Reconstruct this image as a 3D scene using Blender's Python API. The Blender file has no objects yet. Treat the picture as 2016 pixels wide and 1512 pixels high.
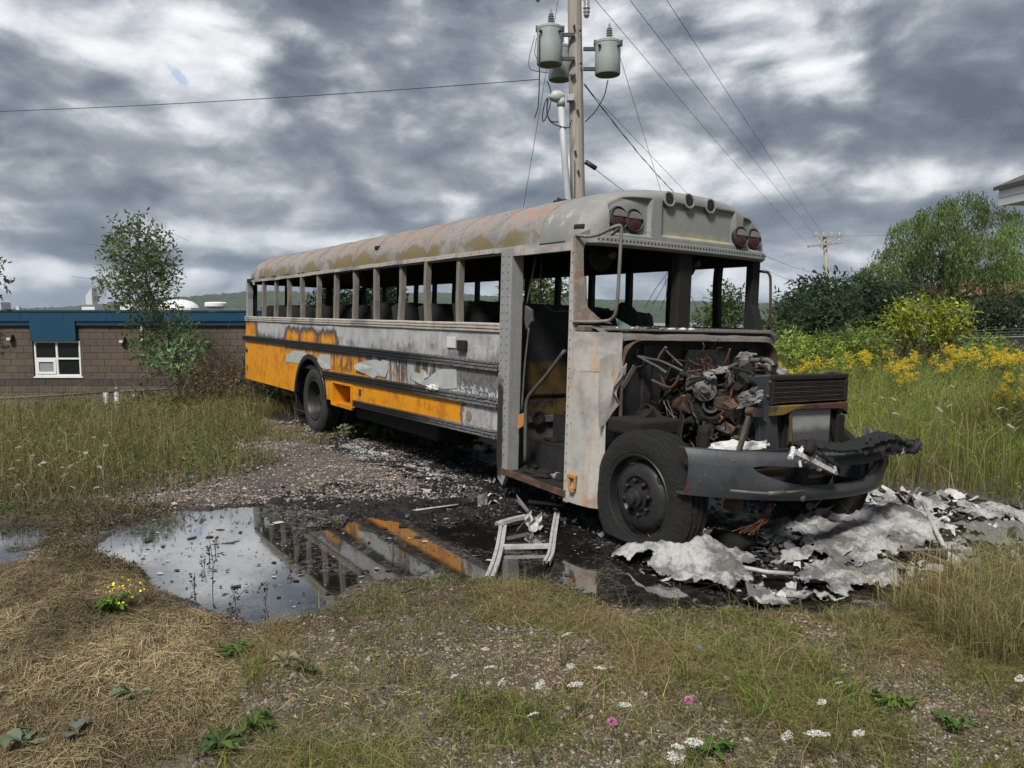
import bpy, math, random
import numpy as np
from mathutils import Matrix, Vector
R_ = math.radians
random.seed(7); RNG = np.random.default_rng(7)
scene = bpy.context.scene
COL = scene.collection

# ------------------------------------------------------------------ camera
CAM_H, CAM_PITCH, FPX = 1.85, R_(-5.394), 1514.0      # photograph is 2016 x 1512
cam_data = bpy.data.cameras.new('camera')
cam = bpy.data.objects.new('camera', cam_data); COL.objects.link(cam)
cam.location = (0, 0, CAM_H); cam.rotation_euler = (R_(90) + CAM_PITCH, 0, 0)
cam_data.sensor_width = 36; cam_data.lens = FPX / 2016 * 36
cam_data.clip_start = 0.05; cam_data.clip_end = 20000
scene.camera = cam
scene.view_settings.view_transform = 'Standard'; scene.view_settings.look = 'None'
scene.view_settings.exposure = 0.0; scene.view_settings.gamma = 1.0
scene.view_settings.use_curve_mapping = False
scene.cycles.use_denoising = True
scene.cycles.max_bounces = 6; scene.cycles.diffuse_bounces = 3; scene.cycles.glossy_bounces = 3
scene.cycles.transparent_max_bounces = 6; scene.cycles.volume_bounces = 0
scene.cycles.caustics_reflective = False; scene.cycles.caustics_refractive = False

FW = np.array([0, math.cos(CAM_PITCH), math.sin(CAM_PITCH)]); UP = np.array([0, -math.sin(CAM_PITCH), math.cos(CAM_PITCH)])
def ray(u, v): return (u - 1008) / FPX * np.array([1, 0, 0]) + FW - (v - 756) / FPX * UP
def G(u, v, z=0.0):                      # where a sight line meets the ground
    d = ray(u, v); return np.array([0, 0, CAM_H]) + d * (z - CAM_H) / d[2]
def at(u, v, Y):                         # a point on a sight line at distance Y
    d = ray(u, v); return np.array([0, 0, CAM_H]) + d * Y / d[1]

# ------------------------------------------------------------------ node helper
class T:
    def __init__(s, tree): s.t = tree; s.l = tree.links
    def node(s, typ, ins=None, **props):
        n = s.t.nodes.new(typ)
        for k, v in props.items(): setattr(n, k, v)
        for k, v in (ins or {}).items(): s.put(n.inputs[k], v)
        return n
    def put(s, sock, v):
        if isinstance(v, bpy.types.NodeSocket): s.l.new(v, sock)
        else:
            if sock.type == 'RGBA' and len(v) == 3: v = (*v, 1)
            sock.default_value = v
    def math(s, op, a, b=0.0, c=0.0, clamp=False):
        n = s.t.nodes.new('ShaderNodeMath'); n.operation = op; n.use_clamp = clamp
        for i, v in enumerate((a, b, c)): s.put(n.inputs[i], v)
        return n.outputs[0]
    def add(s, *a):
        r = a[0]
        for b in a[1:]: r = s.math('ADD', r, b)
        return r
    def sub(s, a, b): return s.math('SUBTRACT', a, b)
    def mul(s, *a):
        r = a[0]
        for b in a[1:]: r = s.math('MULTIPLY', r, b)
        return r
    def mad(s, a, b, c): return s.math('MULTIPLY_ADD', a, b, c)
    def mx(s, *a):
        r = a[0]
        for b in a[1:]: r = s.math('MAXIMUM', r, b)
        return r
    def mn(s, a, b): return s.math('MINIMUM', a, b)
    def ss(s, x, a, b, to0=0.0, to1=1.0):
        n = s.node('ShaderNodeMapRange', interpolation_type='SMOOTHSTEP')
        for k, v in (('Value', x), ('From Min', a), ('From Max', b), ('To Min', to0), ('To Max', to1)): s.put(n.inputs[k], v)
        return n.outputs[0]
    def lin(s, x, a, b, to0=0.0, to1=1.0):
        n = s.node('ShaderNodeMapRange', clamp=True)
        for k, v in (('Value', x), ('From Min', a), ('From Max', b), ('To Min', to0), ('To Max', to1)): s.put(n.inputs[k], v)
        return n.outputs[0]
    def inv(s, a): return s.math('SUBTRACT', 1.0, a)
    def mix(s, f, a, b, mode='MIX'):
        n = s.node('ShaderNodeMix', data_type='RGBA', blend_type=mode)
        s.put(n.inputs[0], f); s.put(n.inputs[6], a); s.put(n.inputs[7], b)
        return n.outputs[2]
    def obj(s): return s.node('ShaderNodeTexCoord').outputs['Object']
    def pos(s): return s.node('ShaderNodeNewGeometry').outputs['Position']
    def rnd(s): return s.node('ShaderNodeObjectInfo').outputs['Random']
    def sep(s, v):
        n = s.node('ShaderNodeSeparateXYZ'); s.put(n.inputs[0], v); return n.outputs[0], n.outputs[1], n.outputs[2]
    def comb(s, x, y, z):
        n = s.node('ShaderNodeCombineXYZ')
        for i, v in enumerate((x, y, z)): s.put(n.inputs[i], v)
        return n.outputs[0]
    def vmul(s, v, k):
        n = s.node('ShaderNodeVectorMath', operation='MULTIPLY'); s.put(n.inputs[0], v); s.put(n.inputs[1], k); return n.outputs[0]
    def vadd(s, v, k):
        n = s.node('ShaderNodeVectorMath', operation='ADD'); s.put(n.inputs[0], v); s.put(n.inputs[1], k); return n.outputs[0]
    def noise(s, v, scale, detail=4.0, rough=0.55, dist=0.0, out=0):
        n = s.node('ShaderNodeTexNoise', {'Vector': v, 'Scale': scale, 'Detail': detail, 'Roughness': rough, 'Distortion': dist})
        return n.outputs[out]
    def voro(s, v, scale, feature='F1', out='Distance', rand=1.0):
        n = s.node('ShaderNodeTexVoronoi', {'Vector': v, 'Scale': scale, 'Randomness': rand}, feature=feature)
        return n.outputs[out]
    def attr(s, name):
        n = s.node('ShaderNodeAttribute', attribute_name=name); return n.outputs['Color']
    def bump(s, h, strength=0.3, dist=0.02):
        return s.node('ShaderNodeBump', {'Height': h, 'Strength': strength, 'Distance': dist}).outputs[0]
    def ramp(s, f, stops):
        n = s.node('ShaderNodeValToRGB'); s.put(n.inputs[0], f); e = n.color_ramp.elements
        while len(e) < len(stops): e.new(0.5)
        for el, (p, c) in zip(e, stops): el.position = p; el.color = (*c, 1)
        return n.outputs[0]

MATS = {}
def mat(name, fn):
    m = bpy.data.materials.new(name); m.use_nodes = True; m.node_tree.nodes.clear()
    t = T(m.node_tree); r = fn(t)
    if not isinstance(r, dict): r = {'Base Color': r}
    b = t.node('ShaderNodeBsdfPrincipled')
    for k, v in r.items(): t.put(b.inputs[k], v)
    o = t.node('ShaderNodeOutputMaterial'); t.l.new(b.outputs[0], o.inputs[0])
    MATS[name] = m; return m

def plain(name, c, rough=0.6, metal=0.0, var=0.25, scale=12, bump=0.15, bscale=60):
    """one colour broken up by two sizes of noise, so nothing is flat"""
    def f(t):
        P = t.obj(); n = t.noise(P, scale, 5, .6); n2 = t.noise(P, bscale, 3, .6)
        k = t.add(t.mad(t.sub(n, .5), 2 * var, 1.0), t.mul(t.sub(n2, .5), var))
        col = t.mix(1.0, c, t.comb(k, k, k), 'MULTIPLY')
        return {'Base Color': col, 'Roughness': t.lin(n, .3, .7, rough * .85, min(1, rough * 1.15)), 'Metallic': metal, 'Normal': t.bump(n2, bump, .01)}
    return mat(name, f)

# ------------------------------------------------------------------ world
SUN_EL, SUN_AZ = R_(52), R_(200)            # azimuth clockwise from the view direction (+Y): behind the camera, to its left
world = bpy.data.worlds.new('World'); scene.world = world; world.use_nodes = True
world.node_tree.nodes.clear(); t = T(world.node_tree)
sky = t.node('ShaderNodeTexSky', sky_type='NISHITA', sun_disc=False, sun_elevation=SUN_EL, sun_rotation=SUN_AZ)
sky.air_density = 1.0; sky.dust_density = 1.5; sky.ozone_density = 1.5
D = t.node('ShaderNodeTexCoord').outputs['Generated']
dx, dy, dz = t.sep(D)
el = t.math('ARCSINE', t.math('MAXIMUM', dz, -1.0)); az = t.math('ARCTAN2', dx, dy)
dzc = t.math('MAXIMUM', dz, 0.0)
inv = t.math('DIVIDE', 1.0, t.add(dzc, 0.30))
pl = t.vmul(t.comb(t.mul(dx, inv), t.mul(dy, inv), t.mul(dz, 1.2)), (.8, .8, 1.0))          # the cloud deck seen in perspective
Q = t.vadd(t.vmul(D, (2.6, 2.6, 5.2)), (1.7, .4, 2.3))                                         # heaped cloud, a little flattened
warp = t.node('ShaderNodeTexNoise', {'Vector': Q, 'Scale': 1.5, 'Detail': 3.0}).outputs['Color']
wv = t.vadd(Q, t.vmul(t.vadd(warp, (-.5, -.5, -.5)), (.32, .32, .28)))
big = t.noise(pl, 1.0, 2, .5); mid = t.noise(wv, 1.35, 9, .56); fine = t.noise(wv, 4.6, 8, .64)
puff = t.add(t.mul(t.voro(wv, 3.0, 'SMOOTH_F1'), .6), t.mul(t.voro(t.vadd(wv, t.vmul(warp, (.3, .3, .3))), 7.5, 'SMOOTH_F1'), .4))
val = t.add(t.mul(t.sub(big, .5), .9), t.mul(t.sub(mid, .5), 1.5), t.mul(t.sub(.45, puff), .95), t.mul(t.sub(fine, .5), .62), 0.28)
def angles(u, v):
    d = ray(u, v); d = d / np.linalg.norm(d); return math.atan2(d[0], d[1]), math.asin(d[2])
# where the cloud deck is thin (bright) and thick (dark): pixel centre, half sizes, tilt, weight
BLOBS = [(170, 45, 190, 45, 25, .34), (385, 175, 150, 60, 48, .38), (480, 240, 70, 50, 0, .18), (30, 330, 90, 60, 0, .20), (260, 400, 300, 28, 0, -.12),
         (620, 480, 260, 20, 0, .30), (330, 545, 240, 16, 0, .26), (60, 520, 160, 12, 0, .20), (900, 410, 90, 45, -20, .26), (760, 210, 130, 60, 30, .10),
         (1290, 345, 180, 40, 10, .38), (1640, 125, 50, 38, 0, .30), (1690, 220, 150, 60, 30, .16), (1470, 50, 110, 50, 0, .14), (1720, 355, 260, 30, 5, .26),
         (860, 60, 250, 120, 20, -.22), (600, 320, 330, 60, 8, -.26), (200, 180, 140, 55, 30, -.20), (1930, 80, 190, 110, 0, -.26), (1500, 190, 130, 60, 20, -.12), (1620, 425, 240, 25, 0, -.22),
         (1880, 320, 160, 40, 10, -.20), (1560, 560, 220, 40, 0, .20), (1350, 560, 200, 40, 0, .18), (820, 345, 260, 60, 0, -.14)]
for (u, v, a, b, tilt, w) in BLOBS:
    a0, e0 = angles(u, v); c, s_ = math.cos(R_(-tilt)), math.sin(R_(-tilt))
    X = t.sub(az, a0); Y = t.sub(el, e0)
    p = t.mul(t.add(t.mul(X, c), t.mul(Y, s_)), FPX / a); q = t.mul(t.add(t.mul(X, -s_), t.mul(Y, c)), FPX / b)
    g = t.math('EXPONENT', t.mul(t.add(t.mul(p, p), t.mul(q, q)), -.7))
    val = t.add(val, t.mul(g, w * 1.45))
form = t.add(t.mul(t.sub(mid, .5), 1.0), t.mul(t.sub(.45, puff), .55), t.mul(t.sub(fine, .5), .50), t.mul(val, .40), .22)
deck = t.ramp(form, [(.02, (.42, .51, .64)), (.22, (.64, .76, .92)), (.40, (.97, 1.09, 1.25)), (.56, (1.42, 1.53, 1.68)), (.76, (2.1, 2.2, 2.32))])
lit = t.ramp(t.add(t.mul(fine, .5), t.mul(t.sub(1.0, puff), .5)), [(.36, (1.15, 1.28, 1.46)), (.47, (1.8, 1.92, 2.06)), (.56, (2.5, 2.58, 2.68)), (.66, (3.1, 3.14, 3.18))])
brk = t.ss(val, .20, .82)
cloud = t.mix(brk, deck, lit)
a0, e0 = angles(352, 150)
fin2 = t.noise(D, 34, 5, .6); hX, hY = t.sub(az, a0), t.sub(el, e0)
hx, hy = t.mul(t.add(t.mul(hX, .64), t.mul(hY, .77)), FPX / 10), t.mul(t.add(t.mul(hX, .77), t.mul(hY, -.64)), FPX / 28)
blue = t.math('EXPONENT', t.mul(t.add(t.mul(hx, hx), t.mul(hy, hy)), -.8))
hole = t.mul(t.ss(t.add(blue, t.mul(t.sub(fin2, .5), 1.8)), .50, .95), .45)
low = t.ss(el, 0.0, 0.16)                                    # towards the horizon the deck turns bluer
cloud = t.mix(t.mul(t.inv(low), .30), cloud, (1.05, 1.32, 1.74))
skyc = t.mix(1.0, sky.outputs[0], (.34, .40, .50), 'MULTIPLY')
colr = t.mix(hole, cloud, skyc)
bg = t.node('ShaderNodeBackground', {'Color': colr, 'Strength': 0.10})
world.cycles.sampling_method = 'MANUAL'; world.cycles.sample_map_resolution = 256
wo = t.node('ShaderNodeOutputWorld'); t.l.new(bg.outputs[0], wo.inputs[0])

# ------------------------------------------------------------------ sun behind thin cloud
sun_d = bpy.data.lights.new('sun', 'SUN'); sun_d.energy = 1.5; sun_d.angle = R_(12); sun_d.color = (1.0, .955, .88)
sun = bpy.data.objects.new('sun', sun_d); COL.objects.link(sun)
sd = Vector((math.cos(SUN_EL) * math.sin(SUN_AZ), math.cos(SUN_EL) * math.cos(SUN_AZ), math.sin(SUN_EL)))
sun.rotation_euler = sd.to_track_quat('Z', 'Y').to_euler()
scene.view_settings.exposure = 1.66

# ------------------------------------------------------------------ mesh helper
class MB:
    def __init__(s): s.v = []; s.f = []; s.sm = []; s.n = 0; s.split = False
    def raw(s, V, F, smooth=False):
        V = np.asarray(V, float).reshape(-1, 3); o = s.n
        s.v.append(V); s.n += len(V)
        for f in F: s.f.append(tuple(int(i) + o for i in f)); s.sm.append(smooth)
        return s
    def box(s, x0, x1, y0, y1, z0, z1, M=None):
        V = np.array([(x, y, z) for z in (z0, z1) for y in (y0, y1) for x in (x0, x1)], float)
        if M is not None: V = V @ np.array(M.to_3x3()).T + np.array(M.translation)
        return s.raw(V, [(0, 2, 3, 1), (4, 5, 7, 6), (0, 1, 5, 4), (2, 6, 7, 3), (0, 4, 6, 2), (1, 3, 7, 5)])
    def bar(s, a, b, w, h, up=(0, 0, 1)):
        a, b = np.array(a, float), np.array(b, float); d = b - a; L = np.linalg.norm(d); d = d / L
        sd_ = np.cross(d, up); sd_ = sd_ / (np.linalg.norm(sd_) + 1e-9); u = np.cross(sd_, d)
        V = [p + sd_ * i * w / 2 + u * j * h / 2 for p in (a, b) for j in (-1, 1) for i in (-1, 1)]
        return s.raw(V, [(0, 2, 3, 1), (4, 5, 7, 6), (0, 1, 5, 4), (2, 6, 7, 3), (0, 4, 6, 2), (1, 3, 7, 5)])
    def tube(s, pts, r, n=8, caps=True, flat=1.0):
        P = np.asarray(pts, float); k = len(P); r = np.broadcast_to(np.asarray(r, float), (k,))
        tg = np.gradient(P, axis=0) if k > 2 else np.repeat((P[1] - P[0])[None], 2, 0)
        tg = tg / (np.linalg.norm(tg, axis=1, keepdims=True) + 1e-9)
        ref = np.array([0, 0, 1.0]) if abs(tg[0][2]) < .9 else np.array([1.0, 0, 0])
        a = np.cross(tg[0], ref); a /= np.linalg.norm(a); V = []
        ang = np.linspace(0, 2 * math.pi, n, endpoint=False)
        for i in range(k):
            a = a - tg[i] * (a @ tg[i]); a /= np.linalg.norm(a) + 1e-9; b = np.cross(tg[i], a)
            V.append(P[i] + r[i] * (np.cos(ang)[:, None] * a + flat * np.sin(ang)[:, None] * b))
        F = [(i * n + j, i * n + (j + 1) % n, (i + 1) * n + (j + 1) % n, (i + 1) * n + j) for i in range(k - 1) for j in range(n)]
        s.raw(np.concatenate(V), F, True)
        if caps: s.f += [tuple(s.n - k * n + j for j in range(n))[::-1], tuple(s.n - n + j for j in range(n))]; s.sm += [False, False]
        return s
    def lathe(s, prof, M=None, n=24, smooth=True, closed=False):
        """prof: (radius, height) along local +Z"""
        prof = np.asarray(prof, float); k = len(prof); ang = np.linspace(0, 2 * math.pi, n, endpoint=False)
        V = np.stack([prof[:, 0:1] * np.cos(ang), prof[:, 0:1] * np.sin(ang), np.repeat(prof[:, 1:2], n, 1)], 2).reshape(-1, 3)
        if M is not None: V = V @ np.array(M.to_3x3()).T + np.array(M.translation)
        F = [(i * n + j, i * n + (j + 1) % n, ((i + 1) % k) * n + (j + 1) % n, ((i + 1) % k) * n + j) for i in range(k if closed else k - 1) for j in range(n)]
        s.split = True; return s.raw(V, F, smooth)
    def prism(s, poly, axis, a, b):
        """poly in the two other axes (in xyz order), extruded along axis from a to b"""
        poly = [tuple(p) for p in poly]; n = len(poly); V = []
        for c in (a, b):
            for p in poly:
                q = list(p); q.insert(axis, c); V.append(q)
        F = [tuple(range(n))[::-1], tuple(range(n, 2 * n))] + [(i, (i + 1) % n, n + (i + 1) % n, n + i) for i in range(n)]
        return s.raw(V, F)
    def grid(s, P, smooth=True, flip=False):
        P = np.asarray(P, float); a, b = P.shape[:2]
        F = [(i * b + j, i * b + j + 1, (i + 1) * b + j + 1, (i + 1) * b + j) for i in range(a - 1) for j in range(b - 1)]
        if flip: F = [f[::-1] for f in F]
        return s.raw(P.reshape(-1, 3), F, smooth)
    def blob(s, c, r, seed=0, rough=.25, sub=(10, 7)):
        rg = np.random.default_rng(seed); nu, nv = sub; V = []; ph = rg.uniform(0, 6.28, 6)
        for i in range(nv + 1):
            th = math.pi * i / nv
            for j in range(nu):
                p = 2 * math.pi * j / nu; d = np.array([math.sin(th) * math.cos(p), math.sin(th) * math.sin(p), math.cos(th)])
                k = 1 + rough * (math.sin(3 * d[0] + ph[0]) * math.sin(2.5 * d[1] + ph[1]) + .6 * math.sin(6 * d[2] + ph[2] + 3 * d[0])) + rg.normal() * rough * .15 * math.sin(th)
                V.append(np.array(c) + d * np.array(r) * k)
        F = [(i * nu + j, (i + 1) * nu + j, (i + 1) * nu + (j + 1) % nu, i * nu + (j + 1) % nu) for i in range(nv) for j in range(nu)]
        return s.raw(V, F, True)
    def build(s, name, m, parent=None, bevel=0, solid=0, data=None, seg=2, sub=0):
        if data is None:
            me = bpy.data.meshes.new(name); V = np.concatenate(s.v); me.from_pydata(V.tolist(), [], s.f)
            me.polygons.foreach_set('use_smooth', np.array(s.sm, bool))
            me.materials.append(MATS[m] if isinstance(m, str) else m); me.update()
        else: me = data
        o = bpy.data.objects.new(name, me); COL.objects.link(o)
        if parent is not None: o.parent = parent
        if solid: md = o.modifiers.new('thick', 'SOLIDIFY'); md.thickness = solid; md.offset = 0
        if solid or s.split: md = o.modifiers.new('crisp', 'EDGE_SPLIT'); md.split_angle = R_(38)
        if sub: md = o.modifiers.new('smooth', 'SUBSURF'); md.levels = md.render_levels = sub
        if bevel:
            md = o.modifiers.new('edge', 'BEVEL'); md.width = bevel; md.segments = seg; md.limit_method = 'ANGLE'; md.angle_limit = R_(40)
        return o

def tag(o, label=None, cat=None, group=None, kind=None):
    if label: o['label'] = label
    if cat: o['category'] = cat
    if group: o['group'] = group
    if kind: o['kind'] = kind
    return o
def empty(name, loc=(0, 0, 0), rz=0.0):
    o = bpy.data.objects.new(name, None); COL.objects.link(o); o.location = loc; o.rotation_euler = (0, 0, rz); o.empty_display_size = .2
    return o
def copy_tree(o, parent=None):
    c = o.copy(); COL.objects.link(c); c.parent = parent
    for ch in list(o.children): copy_tree(ch, c)
    return c
def fastmesh(name, V, F, m, parent=None, colors=None, smooth=False):
    """many equal faces at once: V (n,3), F (k,3|4)"""
    me = bpy.data.meshes.new(name); nv, (nf, k) = len(V), F.shape
    me.vertices.add(nv); me.vertices.foreach_set('co', np.asarray(V, np.float32).ravel())
    me.loops.add(nf * k); me.loops.foreach_set('vertex_index', F.astype(np.int32).ravel())
    me.polygons.add(nf); me.polygons.foreach_set('loop_start', (np.arange(nf) * k).astype(np.int32))
    me.polygons.foreach_set('loop_total', np.full(nf, k, np.int32))
    me.polygons.foreach_set('use_smooth', np.full(nf, smooth, bool))
    me.update(calc_edges=True)
    if colors is not None:
        ca = me.color_attributes.new('Col', 'FLOAT_COLOR', 'POINT')
        ca.data.foreach_set('color', np.concatenate([colors, np.ones((nv, 1))], 1).astype(np.float32).ravel())
    me.materials.append(MATS[m]); me.validate()
    o = bpy.data.objects.new(name, me); COL.objects.link(o)
    if parent is not None: o.parent = parent
    return o

# value noise for geometry
def _hash(ix, iy, seed):
    h = (ix.astype(np.int64) * 374761393 + iy.astype(np.int64) * 668265263 + seed * 974634777) & 0x7fffffff
    h = ((h ^ (h >> 13)) * 1274126177) & 0x7fffffff
    return ((h ^ (h >> 16)) & 0xffffff) / float(0xffffff)
def vnoise(x, y, seed=0):
    x, y = np.asarray(x, float), np.asarray(y, float); ix, iy = np.floor(x), np.floor(y); fx, fy = x - ix, y - iy
    fx, fy = fx * fx * (3 - 2 * fx), fy * fy * (3 - 2 * fy)
    a, b = _hash(ix, iy, seed), _hash(ix + 1, iy, seed); c, d = _hash(ix, iy + 1, seed), _hash(ix + 1, iy + 1, seed)
    return (a + (b - a) * fx) * (1 - fy) + (c + (d - c) * fx) * fy
def fbm(x, y, seed=0, oct=4):
    r, a, s_ = 0, .5, 0
    for i in range(oct): r = r + a * vnoise(x * 2 ** i, y * 2 ** i, seed + i * 17); s_ += a; a *= .5
    return r / s_
def sst(x, a, b):
    k = np.clip((np.asarray(x, float) - a) / (b - a), 0, 1); return k * k * (3 - 2 * k)
def inpoly(x, y, poly):
    x, y = np.asarray(x), np.asarray(y); r = np.zeros(x.shape, bool); n = len(poly)
    for i in range(n):
        (x1, y1), (x2, y2) = poly[i], poly[(i + 1) % n]
        c = ((y1 > y) != (y2 > y)) & (x < (x2 - x1) * (y - y1) / (y2 - y1 + 1e-12) + x1); r ^= c
    return r
def polydist(x, y, poly):
    """signed distance, negative inside"""
    x, y = np.asarray(x, float), np.asarray(y, float); d = np.full(x.shape, 1e9); n = len(poly)
    for i in range(n):
        (x1, y1), (x2, y2) = poly[i], poly[(i + 1) % n]; ex, ey = x2 - x1, y2 - y1
        k = np.clip(((x - x1) * ex + (y - y1) * ey) / (ex * ex + ey * ey + 1e-12), 0, 1)
        d = np.minimum(d, np.hypot(x - x1 - k * ex, y - y1 - k * ey))
    return np.where(inpoly(x, y, poly), -d, d)
def gpoly(px): return [tuple(G(u, v)[:2]) for u, v in px]
# ------------------------------------------------------------------ the lie of the land
BUS_R = np.array([[0.5553077, 0.8312298, 0.0262744], [-0.8316422, 0.5551096, 0.0149849], [-0.0021293, -0.0301721, 0.9995425]])
BUS_P = np.array([1.909, 6.439, -0.053])
def to_bus(x, y):
    dx_, dy_ = x - BUS_P[0], y - BUS_P[1]
    return dx_ * BUS_R[0, 0] + dy_ * BUS_R[1, 0], dx_ * BUS_R[0, 1] + dy_ * BUS_R[1, 1]
def from_bus(p): return BUS_R @ np.array(p, float) + BUS_P

PUDDLE = gpoly([(178, 1062), (225, 1028), (330, 1004), (420, 1000), (490, 992), (530, 1012), (600, 1042), (670, 1040), (730, 1018), (800, 1020), (890, 1034), (960, 1020), (1040, 1020), (1120, 1030), (1185, 1052),
                (1240, 1075), (1300, 1110), (1420, 1150), (1480, 1180), (1380, 1196), (1290, 1200), (1210, 1178), (1130, 1150), (1010, 1140), (930, 1128), (850, 1126), (760, 1140), (690, 1166), (600, 1200),
                (500, 1222), (430, 1216), (400, 1190), (345, 1150), (310, 1140), (255, 1118), (235, 1090)])
PUDDLE2 = gpoly([(-60, 1060), (-40, 1030), (60, 1032), (112, 1034), (118, 1050), (80, 1080), (66, 1092), (90, 1108), (20, 1112), (-60, 1120)])
PUDDLE3 = gpoly([(1500, 1128), (1640, 1120), (1730, 1135), (1800, 1172), (1720, 1196), (1600, 1200), (1480, 1186)])
GRAVEL = gpoly([(180, 960), (225, 905), (330, 880), (430, 835), (580, 832), (720, 860), (880, 905), (960, 945), (940, 985), (620, 985), (480, 992), (330, 1002), (240, 1002), (200, 985)])
HAY = gpoly([(-60, 1098), (80, 1095), (230, 1092), (320, 1150), (370, 1210), (440, 1230), (470, 1290), (480, 1370), (440, 1440), (330, 1512), (200, 1600), (-60, 1600)])
ASH = gpoly([(470, 985), (560, 962), (720, 950), (860, 960), (640, 885), (600, 850), (700, 850), (960, 900), (1100, 880), (1500, 930), (1730, 968), (1860, 985), (2120, 1010), (2160, 1130), (1960, 1136), (1850, 1150), (1700, 1205), (1500, 1215), (1260, 1200), (1080, 1140), (760, 1150), (560, 1040)])
WATER_Z = -0.020

def height(x, y, micro=True):
    x, y = np.asarray(x, float), np.asarray(y, float)
    left = 1 - sst(x, -3.5, 3.0)
    z = -1.9 * sst(y - (13.8 + .30 * (x + 7.5)), 0, 5.0) * left
    z = z - 23.5 * sst(y, 62, 330) - 1.2 * sst(y, 28, 60) * (1 - left)
    pass
    if micro:
        near = (1 - sst(y, 12, 17)) * (1 - sst(np.abs(x), 8, 12))
        m = (fbm(x * .9, y * .9, 3, 3) - .5) * .05 + (fbm(x * 5, y * 5, 5, 3) - .5) * .030 + (fbm(x * 22, y * 22, 9, 2) - .5) * .012 + .012
        d = np.minimum(np.minimum(polydist(x, y, PUDDLE), polydist(x, y, PUDDLE2)), polydist(x, y, PUDDLE3))
        d = d + (fbm(x * 2.2, y * 2.2, 21, 4) - .5) * .38 - .05
        inside = 1 - sst(d, -.16, .12)
        m = m * (1 - .62 * inside) - .060 * inside
        lm = (1 - sst(x, -2.6, -1.4)) * inside * sst(y, 4.8, 6.0)        # lumps of mud stand out of the shallow end
        m = m + lm * .045 * sst(fbm(x * 3.2, y * 3.2 * 1.6, 33, 3), .58, .74)
        hd = polydist(x, y, HAY); hm = 1 - sst(hd, -.35, .10)
        m = m + hm * (.004 + .030 * fbm(x * 2.0, y * 2.0, 41, 4) + .045 * np.abs(fbm(x * 5, y * 5, 43, 3) - .5) * 2 + .025 * fbm(x * 16, y * 16, 44, 2))
        bx0, by0 = to_bus(x, y)
        m = m + .085 * np.exp(-((bx0 - .02) / .55) ** 2 - ((np.abs(by0) - 1.08) / .34) ** 2) * (.7 + .6 * fbm(x * 6, y * 6, 47, 3))
        m = m + .03 * (1 - inside) * sst(fbm(x * 7, y * 7, 45, 4), .52, .75)
        z = z + near * m
    return z

def axis(a, b, step, lo, hi, grow):
    xs = list(np.arange(a, b + 1e-6, step)); s_ = step
    while xs[-1] < hi: s_ *= grow; xs.append(xs[-1] + s_)
    s_ = step
    while xs[0] > lo: s_ *= grow; xs.insert(0, xs[0] - s_)
    return np.array(xs)
gx = axis(-5.2, 5.6, .032, -3300, 3300, 1.09); gy = axis(2.6, 9.6, .032, -300, 3200, 1.075)
X, Y = np.meshgrid(gx, gy); Z = height(X, Y)
bxx, byy = to_bus(X, Y)
ashd = polydist(X, Y, ASH) + (fbm(X * 1.6, Y * 1.6, 51, 4) - .5) * .9
ash = 1 - sst(ashd, -.30, .28)
ub = np.maximum(np.maximum(-11.2 - bxx, bxx - 1.1), np.abs(byy) - 1.35) + (fbm(X * 2, Y * 2, 57, 3) - .5) * .6
ash = np.maximum(ash, .9 * (1 - sst(ub, -.2, .3)))
grv = 1 - sst(polydist(X, Y, GRAVEL) + (fbm(X * 1.3, Y * 1.3, 61, 4) - .5) * .8, -.25, .25)
hay = 1 - sst(polydist(X, Y, HAY) + (fbm(X * 1.8, Y * 1.8, 63, 4) - .5) * .35, -.15, .10)
wet = 1 - sst(Z - WATER_Z, .000, .035); wet = wet * (np.abs(X) < 6) * (Y < 10)
hole_ = sst(np.abs(X) + Y, 30, 60)
cols = np.stack([ash, grv, hay], 2).reshape(-1, 3)

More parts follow.
